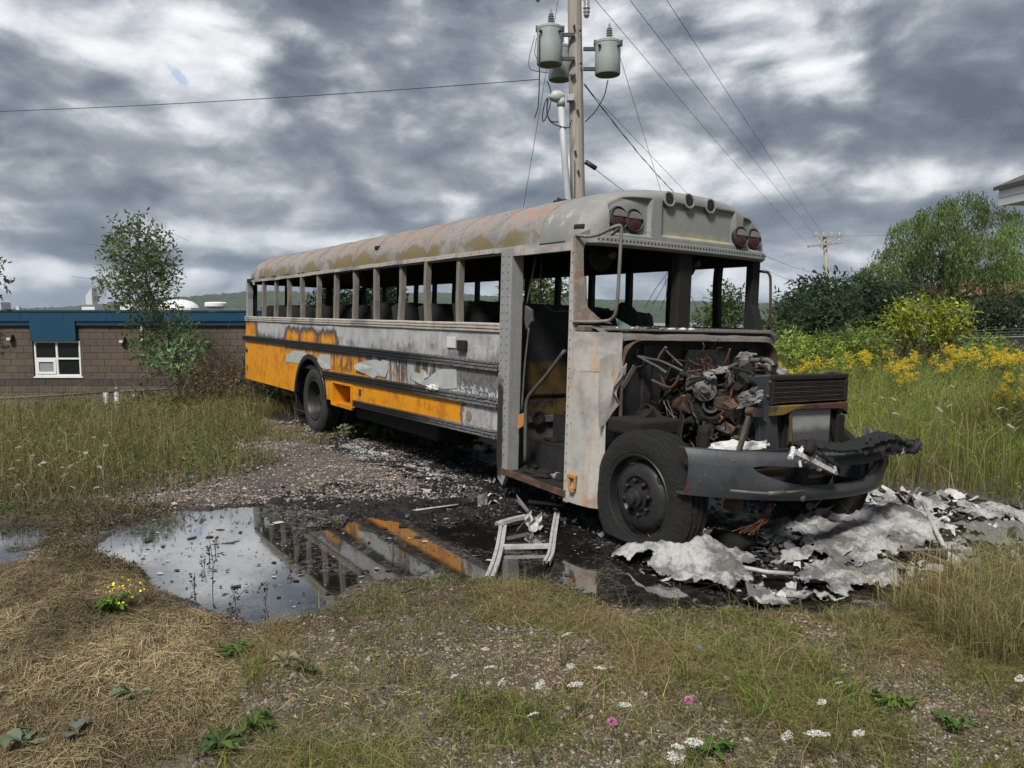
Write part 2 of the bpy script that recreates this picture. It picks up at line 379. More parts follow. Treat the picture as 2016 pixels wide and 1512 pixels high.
def ground_mat(t):
    P = t.pos(); r, g, b = t.sep(t.attr('Col')); x, y, z = t.sep(P)
    n1 = t.noise(P, 1.1, 5, .6); n2 = t.noise(P, 7, 5, .65); n3 = t.noise(P, 38, 4, .6)
    soil = t.ramp(t.add(t.mul(n1, .35), t.mul(n2, .35), t.mul(n3, .30)), [(.30, (.060, .048, .034)), (.48, (.120, .098, .068)), (.62, (.165, .135, .090)), (.75, (.115, .105, .050))])
    far = t.ss(y, 11, 22); soil = t.mix(t.mul(far, .85), soil, t.mix(n2, (.06, .085, .022), (.13, .14, .05)))
    vc = t.voro(P, 62, out='Color'); vd = t.voro(P, 62)
    k, _, _ = t.sep(vc)
    stone = t.ramp(k, [(0, (.095, .080, .070)), (.35, (.18, .155, .135)), (.6, (.25, .22, .19)), (.8, (.205, .15, .122)), (1, (.35, .32, .29))])
    stone = t.mix(t.ss(vd, .35, .75), stone, (.055, .045, .038))
    gm = t.math('ADD', g, t.mul(t.ss(n1, .36, .56), t.mul(t.inv(far), .85)), clamp=True)
    gm = t.mul(gm, t.ss(t.add(n2, t.mul(g, .35)), .40, .60))
    col = t.mix(gm, soil, stone)
    hayc = t.mix(n3, t.mix(n2, (.040, .028, .016), (.12, .085, .045)), (.17, .125, .065))
    col = t.mix(b, col, hayc)
    am = t.ss(t.add(r, t.mul(t.sub(n2, .5), .7), t.mul(t.sub(n3, .5), .4)), .30, .62)
    ashc = t.mix(t.ss(n3, .55, .75), t.mix(n2, (.0035, .0035, .004), (.014, .0135, .014)), (.036, .035, .034))
    speck = t.mul(t.ss(t.noise(P, 85, 2, .5), .67, .72), t.ss(n2, .45, .65))
    ashc = t.mix(t.mul(speck, .6), ashc, (.25, .25, .25))
    col = t.mix(am, col, ashc)
    wet_ = t.mul(t.inv(t.ss(t.add(z, t.mul(t.sub(n2, .5), .03)), WATER_Z - .002, WATER_Z + .062)), t.inv(t.ss(y, 10, 12)))
    col = t.mix(t.mul(wet_, .85), col, t.mix(1.0, col, (.22, .20, .18), 'MULTIPLY'))
    rough = t.add(.92, t.mul(wet_, -.55), t.mul(am, -.32))
    hgt = t.add(t.mul(t.mul(vd, gm), -1.1), t.mul(n3, .8), t.mul(t.noise(P, 120, 3, .6), .5))
    return {'Base Color': col, 'Roughness': rough, 'Normal': t.bump(hgt, .95, .022)}
mat('ground', ground_mat)
nx, ny = len(gx), len(gy); idx = np.arange(nx * ny).reshape(ny, nx)
quads = np.stack([idx[:-1, :-1], idx[:-1, 1:], idx[1:, 1:], idx[1:, :-1]], 2).reshape(-1, 4)
ground = fastmesh('ground', np.stack([X, Y, Z], 2).reshape(-1, 3), quads, 'ground', colors=cols, smooth=True)
tag(ground, 'rough ground of gravel, soil and ash under the burnt bus', 'ground', kind='structure')

# ------------------------------------------------------------------ puddle
def puddle_mat(t):
    P = t.pos(); n = t.noise(P, 3.0, 3, .5); n2 = t.noise(P, 26, 3, .55)
    scum = t.mul(t.ss(t.noise(P, 1.6, 5, .65), .42, .62), t.ss(t.noise(P, 30, 5, .65), .46, .60))
    col = t.mix(scum, (.014, .013, .012), (.07, .066, .06))
    return {'Base Color': col, 'Roughness': t.add(.05, t.mul(scum, .5)), 'IOR': 2.3, 'Coat Weight': 1.0, 'Coat IOR': 2.3, 'Coat Roughness': .03, 'Normal': t.bump(t.add(t.mul(n, 1.0), t.mul(n2, .10)), .045, .03)}
mat('puddle', puddle_mat)
wx, wy = np.meshgrid(np.linspace(-6.2, 3.4, 40), np.linspace(4.0, 8.2, 24))
MB().grid(np.stack([wx, wy, np.full_like(wx, WATER_Z)], 2)).build('puddle', 'puddle')
tag(bpy.data.objects['puddle'], 'dark oily puddle reflecting the bus and cloudy sky', 'puddle', kind='structure')

# ------------------------------------------------------------------ lake and far hills
def lake_mat(t):
    P = t.pos(); n = t.noise(t.vmul(P, (.02, .05, 1)), 1, 4, .6)
    return {'Base Color': (.16, .19, .22), 'Roughness': .22, 'Normal': t.bump(n, .25, 2.0)}
mat('lake', lake_mat)
MB().grid(np.array([[(-3400, 230, -22.6), (3400, 230, -22.6)], [(-3400, 3200, -22.6), (3400, 3200, -22.6)]])).build('lake', 'lake')
tag(bpy.data.objects['lake'], 'grey lake lying below the far wooded hills', 'lake', kind='structure')

def hill_mat(t):
    P = t.pos(); n = t.noise(P, .035, 5, .65); n2 = t.noise(P, .004, 4, .5); v = t.voro(P, .09)
    col = t.ramp(t.add(t.mul(n, .6), t.mul(n2, .4)), [(.3, (.012, .026, .014)), (.46, (.028, .052, .024)), (.6, (.055, .085, .032)), (.75, (.085, .115, .05))])
    return {'Base Color': t.mix(t.ss(v, .3, .9), col, t.mix(.5, col, (.010, .018, .012))), 'Roughness': .9, 'Normal': t.bump(t.add(n, t.mul(v, -.6)), .9, 8.0)}
mat('hill', hill_mat)
def ridge(azs, px):       # ridge line given as pixel height along pixel columns
    us = 1008 + FPX * np.tan(azs) * math.cos(CAM_PITCH); return np.interp(us, [p[0] for p in px], [p[1] for p in px])
def hill(name, px, d0, d1, base, rough, label, seed):
    azs = np.linspace(-.95, .95, 1500); k = np.linspace(0, 1, 26)
    v = ridge(azs, px); el_ = np.array([at(1008, q, 1.0)[2] - CAM_H for q in v])
    Az, K = np.meshgrid(azs, k); dist = d0 + (d1 - d0) * K
    top = CAM_H + el_ * d1
    x = np.tan(Az) * dist; y = dist
    z = base + (top[None] - base) * np.sin(K * math.pi / 2) ** .9
    tree = (fbm(x / 14, y / 14, seed, 3) - .35) * rough + (fbm(x / 160, y / 160, seed + 5, 3) - .5) * 16 * np.sin(K * math.pi) 
    z = z + tree * sst(K, 0, .06)
    o = MB().grid(np.stack([x, y, z], 2)).build(name, 'hill'); return tag(o, label, 'hill', kind='structure')
hill('hills', [(-900, 606), (0, 612), (120, 608), (250, 598), (330, 590), (400, 586), (470, 580), (520, 577), (600, 578), (760, 582), (860, 580), (960, 586), (1040, 590), (1150, 592), (1300, 594), (1400, 597), (1560, 601), (1700, 598), (2016, 590), (3000, 580)],
     1650, 2900, -22.6, 15, 'low wooded hills across the lake', 11)
# ------------------------------------------------------------------ materials for buildings and poles
def block_mat(t):
    P = t.pos(); r = t.rnd(); n = t.noise(P, 9, 5, .65); n2 = t.noise(P, 45, 4, .6)
    st_ = t.noise(t.vmul(P, (1.4, 1, .3)), 1, 5, .65); c = t.ramp(t.add(t.mul(r, .40), t.mul(n, .30), t.mul(st_, .30)), [(.2, (.088, .066, .053)), (.5, (.108, .082, .066)), (.8, (.132, .102, .083))])
    return {'Base Color': t.mix(t.mul(t.ss(n2, .4, .7), .35), c, (.062, .046, .037)), 'Roughness': .95, 'Normal': t.bump(t.add(n2, t.mul(n, .6)), .8, .02)}
mat('block', block_mat)
plain('block_dark', (.055, .045, .042), .9, var=.25, scale=6)
plain('mortar', (.165, .142, .124), .95, var=.12)
def fascia_mat(t):
    P = t.pos(); x, y, z = t.sep(P); n = t.noise(t.vmul(P, (1, 1, .25)), 2.6, 6, .65); w = t.math('SINE', t.mul(x, 30.0))
    return {'Base Color': t.mix(n, (.006, .042, .085), (.010, .060, .112)), 'Roughness': .38, 'Normal': t.bump(w, .15, .01)}
mat('blue_metal', fascia_mat)
plain('blue_trim', (.008, .035, .075), .4, var=.1)
plain('pale_metal', (.55, .57, .57), .45, var=.08)
plain('white_vinyl', (.72, .73, .73), .45, var=.06, bump=.04)
plain('dark_plastic', (.03, .03, .032), .5)
plain('lamp_lens', (.55, .50, .38), .3)
def glass_mat(t):
    P = t.pos(); n = t.noise(P, 2.5, 2, .5)
    return {'Base Color': (.012, .014, .016), 'Roughness': .05, 'Specular IOR Level': .25, 'Normal': t.bump(n, .01, .02)}
mat('window_glass', glass_mat)
def screen_mat(t):
    P = t.pos(); x, y, z = t.sep(P)
    return {'Base Color': t.mix(t.noise(P, 70, 2, .5), (.20, .215, .225), (.29, .305, .315)), 'Roughness': .6}
mat('insect_screen', screen_mat)
def galv_mat(t):
    P = t.pos(); n = t.noise(P, 22, 5, .6)
    return {'Base Color': t.mix(n, (.30, .32, .33), (.52, .54, .55)), 'Roughness': .5, 'Metallic': .6}
mat('galvanised', galv_mat)
plain('old_wire', (.11, .10, .092), .7, .2, var=.3)
def pole_mat(t):
    P = t.obj(); g = t.noise(t.vmul(P, (26, 26, .7)), 1, 6, .7); b = t.noise(P, 2.2, 4, .6); k = t.noise(t.vmul(P, (60, 60, 1.5)), 1, 3, .6)
    c = t.ramp(g, [(.25, (.085, .070, .055)), (.42, (.25, .225, .195)), (.6, (.36, .33, .29)), (.8, (.45, .42, .375))])
    c = t.mix(t.mul(t.ss(b, .52, .66), .4), c, (.20, .165, .125))
    c = t.mix(t.ss(k, .66, .72), c, (.045, .036, .028))
    return {'Base Color': c, 'Roughness': .9, 'Normal': t.bump(t.add(g, k), .6, .01)}
mat('pole_wood', pole_mat)
def can_mat(t):
    P = t.obj(); x, y, z = t.sep(P); n = t.noise(P, 3, 5, .6); st = t.noise(t.vmul(P, (14, 14, 1)), 1, 4, .6)
    c = t.mix(n, (.26, .305, .30), (.36, .41, .40)); c = t.mix(t.mul(t.ss(st, .56, .75), .35), c, (.17, .19, .175))
    return {'Base Color': c, 'Roughness': .45}
mat('transformer_paint', can_mat)
plain('porcelain', (.24, .25, .26), .25, var=.1)
plain('can_base', (.10, .10, .055), .7)
plain('bracket_steel', (.045, .048, .055), .6)
plain('conduit', (.40, .42, .43), .5, var=.06)
plain('cable', (.018, .018, .02), .6, bump=0)
plain('cable_bare', (.075, .080, .090), .5, bump=0)
plain('shingle', (.085, .08, .078), .95, var=.3, scale=30)
plain('red_roof', (.26, .085, .07), .7)
plain('pale_siding', (.46, .44, .40), .8)

# ------------------------------------------------------------------ school building beyond the left fence
FY = 23.0
sb = empty('school_building', (0, 0, 0)); tag(sb, 'long low brown block building with blue metal roof band beyond the fence', 'building')
zt, zf, zb_ = at(200, 610, FY)[2], at(200, 636, FY)[2], at(200, 641, FY)[2]
XL, XR = -26.0, -3.2
def fx(u): return at(u, 650, FY)[0]
def fz(v): return at(200, v, FY)[2]
wx0, wx1, wz1, wz0 = fx(66), fx(157), fz(671), fz(741)
core = MB().box(XL, wx0, FY + .10, FY + .3, -3, zb_).box(wx1, XR, FY + .10, FY + .3, -3, zb_).box(wx0, wx1, FY + .10, FY + .3, -3, wz0).box(wx0, wx1, FY + .101, FY + .3, wz1, zb_)
core.box(XR - .2, XR, FY + .3, FY + 16, -3, zb_).box(XL, XL + .2, FY + .3, FY + 16, -3, zb_)
core.build('wall', 'mortar', sb)
MB().box(XL, XR, FY + .305, FY + 16, zb_ - .4, zb_ - .3).build('roof_deck', 'dark_plastic', sb)
# blocks, each its own piece, over the stretch the photograph shows
bm = MB().box(-.195, .195, -.02, .099, -.095, .095).build('block', 'block', sb, bevel=.012, seg=1); bdata = bm.data; bpy.data.objects.remove(bm)
half = MB().box(-.0975, .0975, -.02, .099, -.095, .095).build('block', 'block', sb, bevel=.012, seg=1); hdata = half.data; bpy.data.objects.remove(half)
dk = bdata.copy(); dk.materials.clear(); dk.materials.append(MATS['block_dark'])
XV = (-16.0, -7.2); row = 0; z = zb_ - .10
while z > -.80:
    x = XV[0] + (.2 if row % 2 else 0)
    band = abs(z - (wz0 - .10)) < .11
    while x < XV[1]:
        w0, w1 = x, x + .39
        if not (w1 > wx0 - .02 and w0 < wx1 + .02 and z + .09 > wz0 - .02) and not (fx(63) - .1 < (w0 + w1) / 2 < fx(153) + .1 and z > wz0):
            o = bpy.data.objects.new('block', dk if band else bdata); COL.objects.link(o); o.parent = sb
            o.location = (x + .195, FY + RNG.uniform(-.004, .004), z)
        else:                                   # cut blocks beside the window
            e0, e1 = (wx0, wx1) if z + .09 > wz0 - .02 and z - .09 < wz1 else (fx(63), fx(153))
            e0, e1 = min(e0, fx(63)), max(e1, fx(153))
            for (c0, c1) in ((w0, min(w1, e0 - .01)), (max(w0, e1 + .01), w1)):
                if c1 - c0 > .05:
                    o = bpy.data.objects.new('block', dk if band else bdata); COL.objects.link(o); o.parent = sb; o.location = ((c0 + c1) / 2, FY + RNG.uniform(-.004, .004), z); o.scale = ((c1 - c0) / .39, 1, 1)
        x += .40
    z -= .20; row += 1
MB().box(XL, XV[0] - .01, FY - .015, FY + .099, -3, zb_).box(XV[1] + .22, XR, FY - .015, FY + .099, -3, zb_).box(XV[0], XV[1] + .2, FY - .012, FY + .099, -3, z + .09).build('wall_face', 'block', sb)
# blue band: upper fascia, trim lines, and the deep panel over the window
MB().box(XL, XR + .1, FY - .14, FY + .098, fz(632), fz(614)).build('fascia_band', 'blue_metal', sb)
MB().box(XL, XR + .12, FY - .17, FY + .4, fz(614) + .003, zt).build('roof_edge', 'blue_trim', sb, bevel=.01)
MB().box(XL, XR + .1, FY - .10, FY + .097, zb_ + .002, fz(632) - .003).build('soffit_trim', 'blue_trim', sb)
MB().box(fx(64), fx(153), FY - .145, FY + .05, wz1 + .002, fz(632) + .01).build('window_head_panel', 'blue_metal', sb)
win = MB()
for (a, b, c, d) in [(wx0, wx1, wz0, wz0 + .06), (wx0, wx1, wz1 - .055, wz1), (wx0, wx0 + .05, wz0 + .06, wz1 - .055), (wx1 - .05, wx1, wz0 + .06, wz1 - .055)]: win.box(a, b, FY - .03, FY + .06, c, d)
mxw, mzw = (wx0 + wx1) / 2 - .02, (wz0 + wz1) / 2 + .0
win.box(mxw - .03, mxw + .03, FY - .028, FY + .058, wz0 + .06, wz1 - .055).box(wx0 + .05, mxw - .03, FY - .028, FY + .058, mzw - .025, mzw + .025).box(mxw + .03, wx1 - .05, FY - .028, FY + .058, mzw - .025, mzw + .025)
wf = win.build('window', 'white_vinyl', sb, bevel=.006, seg=1)
for (a, b, c, d) in [(wx0 + .05, mxw - .03, mzw + .025, wz1 - .055), (mxw + .03, wx1 - .05, mzw + .025, wz1 - .055), (mxw + .03, wx1 - .05, wz0 + .06, mzw - .025)]:
    MB().box(a, b, FY + .02, FY + .03, c, d).build('pane', 'window_glass', wf)
v = MB(); a, b, c, d = wx0 + .055, mxw - .035, wz0 + .065, mzw - .03
for q in [(a, b, c, c + .07), (a, b, d - .07, d), (a, a + .07, c + .07, d - .07), (b - .07, b, c + .07, d - .07)]: v.box(q[0], q[1], FY - .045, FY + .0, q[2], q[3])
v.build('vent_sash', 'white_vinyl', wf, bevel=.006, seg=1)
MB().box(a + .07, b - .07, FY - .01, FY - .004, c + .07, d - .07).build('insect_screen', 'insect_screen', wf)
MB().box(wx0 - .05, wx1 + .05, FY - .05, FY + .08, wz0 - .04, wz0 - .002).build('sill', 'white_vinyl', wf)
for u, vv in ((244, 669.5), (24, 664.5)):
    p = at(u, vv, FY); lm = MB().prism([(-.02, .09), (-.15, .09), (-.18, -.05), (-.10, -.09), (-.02, -.09)], 0, -.075, .075)
    lm.v = [lm.v[0] + np.array([p[0], FY, p[2]])]; o = lm.build('wall_lamp', 'dark_plastic', sb, bevel=.008)
    MB().box(p[0] - .055, p[0] + .055, FY - .192, FY - .168, p[2] - .075, p[2] + .005).build('lens', 'lamp_lens', o)
for k_ in range(18): MB().box(XL + 1.27 * k_, XL + 1.27 * k_ + .012, FY - .146, FY - .141, fz(631), fz(615)).build('fascia_joint', 'blue_trim', sb)
p = at(281, 650, FY); MB().tube([(p[0], FY - .07, fz(633)), (p[0], FY - .06, fz(640)), (p[0], FY - .06, fz(672)), (p[0] - .02, FY - .10, fz(676))], .035, 8).build('downpipe', 'pale_metal', sb)
# things standing on its roof
RY = 30.0
def rz(v): return at(200, v, RY)[2]
p = at(181, 600, RY)
f = MB().prism([(-.13, rz(570) - .25), (.13, rz(566)), (.13, rz(600)), (-.13, rz(600))], 1, RY - .2, RY + .2); f.v = [f.v[0] + np.array([p[0], 0, 0])]
fl = f.build('flue', 'pale_metal', sb, bevel=.02)
MB().box(p[0] - .25, p[0] + .25, RY - .28, RY + .28, rz(612), rz(604)).build('flue_base', 'white_vinyl', fl)
p = at(352, 605, RY)
sk = MB().lathe([(.02, .33), (.25, .31), (.5, .24), (.68, .12), (.74, 0)], Matrix.Translation((p[0], RY, rz(606))), 24).build('skylight_dome', 'white_vinyl', sb)
MB().box(p[0] - .8, p[0] + .8, RY - .8, RY + .8, rz(616), rz(606)).build('skylight_kerb', 'pale_metal', sk)
p = at(425, 602, RY); vt = MB().lathe([(.0, .17), (.36, .16), (.41, .12), (.41, .0), (.34, -.03)], Matrix.Translation((p[0], RY, rz(603))), 20).build('roof_vent', 'white_vinyl', sb)
MB().lathe([(.30, 0), (.30, -.3)], Matrix.Translation((p[0], RY, rz(604))), 16).build('vent_stack', 'pale_metal', vt)
p = at(256, 603, RY); MB().box(p[0] - .24, p[0] + .24, RY - .3, RY + .3, rz(612), rz(600)).build('roof_unit', 'white_vinyl', sb, bevel=.02)
p = at(4, 600, RY); MB().box(p[0] - .3, p[0] + .16, RY - .3, RY + .3, rz(612), rz(594)).build('roof_unit', 'pale_metal', sb, bevel=.03)
p = at(36, 604, RY); MB().box(p[0] - .06, p[0] + .06, RY - .05, RY + .05, rz(612), rz(603)).build('roof_pipe', 'pale_metal', sb)

# ------------------------------------------------------------------ chain link fences
def chain_mesh(a, b, z0a, z1a, z0b, z1b, pitch=.07):
    a, b = np.array(a, float), np.array(b, float); L = np.linalg.norm(b - a); n = int(L / pitch); m = MB()
    hgt = z1a - z0a; k = hgt / L
    V = []; E = []
    def P(s_, h): f_ = s_ / L; z_ = (z0a + (z0b - z0a) * f_) * (1 - h) + (z1a + (z1b - z1a) * f_) * h; q = a + (b - a) * f_; return (q[0], q[1], z_)
    r = .0035; F = []; VV = []
    for sgn in (1, -1):
        for i in range(-int(hgt / pitch), n + int(hgt / pitch)):
            s0, s1 = i * pitch, i * pitch + hgt * sgn; h0, h1 = 0.0, 1.0
            if sgn < 0: s0, s1 = i * pitch, i * pitch - hgt
            lo, hi = 0.0, 1.0
            if s1 != s0:
                for bound in (0.0, L):
                    tt = (bound - s0) / (s1 - s0)
                    if (s1 > s0) == (bound == 0.0): lo = max(lo, tt)
                    else: hi = min(hi, tt)
            if hi - lo < .02: continue
            p, q = np.array(P(s0 + (s1 - s0) * lo, lo)), np.array(P(s0 + (s1 - s0) * hi, hi)); o_ = len(VV)
            nrm = np.array([b[1] - a[1], a[0] - b[0], 0]) / L * r; d = np.array([0, 0, r])
            VV += [p + d, p - d + nrm, p - d - nrm, q + d, q - d + nrm, q - d - nrm]
            F += [(o_, o_ + 1, o_ + 4, o_ + 3), (o_ + 1, o_ + 2, o_ + 5, o_ + 4), (o_ + 2, o_, o_ + 3, o_ + 5)]
    return np.array(VV), np.array(F)
def fence(name, pts, hgt, label, spacing, barbed=False):
    e = empty(name, (pts[0][0], pts[0][1], pts[0][2])); e.location = (0, 0, 0); tag(e, label, 'fence')
    for (p, q) in zip(pts[:-1], pts[1:]):
        p, q = np.array(p, float), np.array(q, float); L = np.linalg.norm((q - p)[:2]); n = max(1, int(L / spacing))
        for i in range(n + 1):
            c = p + (q - p) * i / n; po = MB().tube([c - (0, 0, .4), c + (0, 0, hgt + (.05 if not barbed else .32))], .032, 8); po.lathe([(.04, 0), (.04, .02), (.02, .05), (0, .055)], Matrix.Translation(Vector(c + (0, 0, hgt + (.05 if not barbed else .32)))), 8)
            po.build('post', 'galvanised', e)
        MB().tube([p + (0, 0, hgt), (p + q) / 2 + (0, 0, hgt - .015), q + (0, 0, hgt)], .023, 7).build('top_rail', 'old_wire' if not barbed else 'galvanised', e)
        V, F = chain_mesh(p[:2], q[:2], p[2] + .03, p[2] + hgt, q[2] + .03, q[2] + hgt)
        o = fastmesh('chain_link_mesh', V, F, 'old_wire', e); o['kind'] = 'stuff'
        if barbed:
            for k in range(3): MB().tube([p + (0, 0, hgt + .09 * (k + 1)), (p + q) / 2 + (0, 0, hgt + .09 * (k + 1) - .04), q + (0, 0, hgt + .09 * (k + 1))], .004, 4).build('barbed_wire', 'galvanised', e)
    return e
def fpt(u, v, Y, hgt): p = at(u, v, Y); return (p[0], p[1], p[2] - hgt)
fence('chain_link_fence', [fpt(-120, 790, 15.6, 1.15), fpt(229, 771, 17.0, 1.15), fpt(400, 760, 18.4, 1.15)], 1.15, 'sagging chain link fence in front of the brown block building', 2.6)
for u, v, Y in ((208, 773, 16.5), (229, 772, 16.3), (263, 771, 16.3)):
    p = at(u, v, Y); po = MB().tube([(p[0], p[1], p[2] - 1.1), (p[0], p[1], p[2])], .045, 10).build('marker_post', 'conduit')
    tag(po, {208: 'short grey post, leftmost of three before the chain link fence', 229: 'short grey post, middle one of three before the chain link fence', 263: 'short grey post, rightmost of three before the chain link fence'}[u], 'post', 'short posts by the left fence')
fence('barbed_fence', [fpt(1440, 690, 19.0, .95), fpt(1671, 672, 22.5, .95), fpt(2100, 660, 25.5, .95)], .95, 'fence with barbed wire strands crossing the overgrown goldenrod field', 7.0, True)

# ------------------------------------------------------------------ near utility pole
PY = 13.5
up_ = empty('utility_pole', (1.16, PY, 0)); tag(up_, 'tall weathered wooden utility pole standing behind the bus', 'utility pole')
def pol(u, v, Y=PY): p = at(u, v, Y); return np.array([p[0] - 1.16, p[1] - PY, p[2]])
zs = np.linspace(-.3, 10.6, 24); base = pol(1145, 700)[0]
px_of = lambda z: pol(1137.5, 395)[0] + (z - pol(1137, 395)[2]) * (pol(1131, 0)[0] - pol(1137.5, 395)[0]) / (pol(1131, 0)[2] - pol(1137, 395)[2])
MB().tube([(px_of(z), 0, z) for z in zs], np.linspace(.137, .108, 24), 14).build('pole_shaft', 'pole_wood', up_)
MB().box(-1.2, 1.3, -.20, -.09, 8.35, 8.47).build('crossarm', 'pole_wood', up_, bevel=.01)
for xx in (-1.1, .25, 1.2): MB().lathe([(.02, 0), (.05, .02), (.055, .05), (.03, .07), (.06, .09), (.04, .13), (.02, .16)], Matrix.Translation((xx, -.145, 8.47)), 10).build('insulator', 'porcelain', up_)
for (u, v) in ((1141, 66), (1142, 130), (1136, 222), (1131, 302), (1129, 58), (1137, 340)):
    p = pol(u, v); MB().lathe([(0, .05), (.022, .045), (.024, 0)], Matrix.Translation((p[0], -.135, p[2])) @ Matrix.Rotation(R_(90), 4, 'X'), 6, False).build('bolt', 'bracket_steel', up_)
p = pol(1126, 150); bk = MB().lathe([(.0, .09), (.04, .085), (.04, .02), (.06, 0)], Matrix.Translation((p[0], -.12, p[2])) @ Matrix.Rotation(R_(90), 4, 'X'), 12).build('clevis_insulator', 'porcelain', up_)
p = pol(1130, 318); MB().box(p[0] - .006, p[0] + .006, -.142, -.132, .0, p[2]).build('ground_lead', 'cable_bare', up_)
p = pol(1155, 14); MB().tube([p + (-.16, 0, .16), p + (-.02, 0, .12)], .02, 6).lathe([(.03, -.17), (.05, -.14), (.045, -.11), (.06, -.08), (.045, -.05), (.06, -.02), (.045, .02), (.05, .10), (.03, .14)], Matrix.Translation(Vector(p)), 12).build('fuse_cutout', 'porcelain', up_)
p = pol(1059, 0); MB().tube([p + (.3, 0, .4), p], .015, 6).lathe([(.02, -.03), (.04, 0), (.03, .06), (.045, .1), (.02, .2)], Matrix.Translation(Vector(p)), 10).build('fuse_cutout', 'porcelain', up_)
cp = [pol(1104, 204, 13.25), pol(1112, 320, 13.25), pol(1119, 400, 13.25), pol(1126, 520, 13.25), np.array([pol(1128, 600, 13.25)[0], -.25, -.2])]
cd = MB().tube(cp, .056, 12).build('conduit', 'conduit', up_)
q = pol(1096, 190, 13.25)
MB().blob(q, (.14, .10, .10), 3, .05, (16, 10)).build('weatherhead', 'conduit', up_)
MB().tube([q + (.07, 0, -.02), q + (.075, 0, -.16)], .068, 12).build('conduit_collar', 'conduit', up_)
MB().box(px_of(5.6) - .16, px_of(5.6) - .05, -.22, -.05, pol(0, 198)[2] - .05, pol(0, 198)[2] + .05).build('conduit_strap', 'galvanised', up_)
p = pol(1163, 325); d = np.array([.10, 0, -.062]); MB().tube([p - d * .95, p - d * .9, p + d * .9, p + d * .98], [.02, .042, .042, .02], 12).build('splice_case', 'cable', up_)
for i, path in enumerate([[(1062, 70), (1062, 160), (1060, 210), (1053, 232)], [(1077, 160), (1085, 175), (1086, 200), (1078, 225), (1068, 247), (1067, 225), (1073, 200), (1078, 192)], [(1078, 192), (1076, 225), (1085, 240), (1100, 240)],
                          [(1080, 195), (1075, 220), (1082, 242), (1105, 250), (1124, 253), (1122, 243), (1126, 236)], [(1197, 157), (1190, 190), (1172, 220), (1152, 240)], [(1053, 70), (1040, 120), (1043, 138), (1080, 144)], [(1056, 75), (1052, 105), (1060, 122)]]):
    P_ = np.array([pol(*q_, 13.2) for q_ in path]); tt = np.linspace(0, len(P_) - 1, 24); k = np.stack([np.interp(tt, range(len(P_)), P_[:, j]) for j in range(3)], 1)
    for _ in range(4): k[1:-1] = (k[:-2] + 2 * k[1:-1] + k[2:]) / 4
    MB().tube(k, .011 if i < 5 else .006, 6).build('drop_cable', 'cable', up_)

def transformer(u, vtop, vbot, Y, r, label, arm_to=None, bush=1):
    pb = at(u, vbot, Y); pt = at(u, vtop, Y); hgt = pt[2] - pb[2]; e = empty('transformer', (pb[0], Y, pb[2])); tag(e, label, 'transformer', 'transformers on the pole')
    MB().lathe([(0, .02), (r * .93, .02), (r * .95, 0), (r, .015), (r, hgt * .5), (r, hgt - .05), (r * 1.03, hgt - .045), (r * 1.03, hgt - .01), (r * .97, hgt), (r * .6, hgt + .035), (0, hgt + .05)], None, 28).build('tank', 'transformer_paint', e)
    MB().lathe([(0, .012), (r * .92, .012), (r * .92, .019)], None, 24).build('tank_bottom', 'can_base', e)
    for i in range(bush):
        MB().lathe([(.035, 0), (.05, .02), (.03, .04), (.06, .055), (.03, .075), (.06, .095), (.03, .115), (.055, .135), (.028, .155), (.045, .17), (.02, .19), (.015, .25), (0, .26)], Matrix.Translation((.02, -r * .15, hgt + .03)), 12).build('bushing', 'porcelain', e)
    for a in (-1, 1):
        MB().lathe([(.02, 0), (.03, .03), (.02, .05), (0, .06)], Matrix.Translation((a * r * .75, -r * .72, hgt - .12)) @ Matrix.Rotation(R_(90), 4, 'X'), 8).build('terminal', 'bracket_steel', e)
        MB().box(a * r - .03 if a > 0 else a * r - .02, a * r + .03, -.03, .03, hgt - .07, hgt + .02).build('lug', 'bracket_steel', e)
    MB().bar((-r * .55, -r * .86, hgt * .75), (-r * .55, -r * .86, hgt * .25), .02, .03).build('side_bracket', 'transformer_paint', e)
    if arm_to is not None:
        s_ = 1 if arm_to > pb[0] else -1
        a_ = MB()
        for z in (.10, hgt - .12): a_.bar((s_ * r * .95, 0, z), (arm_to - pb[0], 0, z), .05, .055)
        a_.bar((s_ * (r + .06), 0, .05), (s_ * (r + .06), 0, hgt - .06), .05, .05); a_.build('mounting_arm', 'bracket_steel', e)
    return e
transformer(1082, 54, 128, 13.35, .215, 'grey transformer can hung on the near side of the pole, leftmost and highest', 1.05)
transformer(1102, 92, 158, 14.05, .20, 'grey transformer can half hidden behind the utility pole', 1.02)
transformer(1196, 82, 148, 13.4, .215, 'grey transformer can on arms to the right of the pole', 1.2)

# ------------------------------------------------------------------ far pole
QY = 53.0; q0 = at(1632, 610, QY); q1 = at(1623, 463, QY)
fpole = empty('utility_pole', (q0[0], QY, -3)); tag(fpole, 'distant leaning utility pole with two crossarms above dark bushes', 'utility pole')
def loc(p): return np.array(p) - np.array([q0[0], QY, -3])
d = (q1 - q0) / (q1[2] - q0[2])
MB().tube([loc(q0 + d * (-3.5 - q0[2])), loc(q0), loc(q1)], [.19, .16, .12], 10).build('pole_shaft', 'pole_wood', fpole)
for (u0, v0, u1, v1) in ((1602, 464.5, 1657, 465.5), (1590, 485.5, 1657.5, 477.5)):
    a, b = at(u0, v0, QY - .15), at(u1, v1, QY - .15); MB().bar(loc(a), loc(b), .11, .14).build('crossarm', 'pole_wood', fpole, bevel=.01)
    for k in (.08, .35, .65, .92): MB().lathe([(.05, 0), (.06, .08), (.03, .13), (.06, .18), (.03, .26)], Matrix.Translation(Vector(loc(a + (b - a) * k))), 8).build('insulator', 'porcelain', fpole)
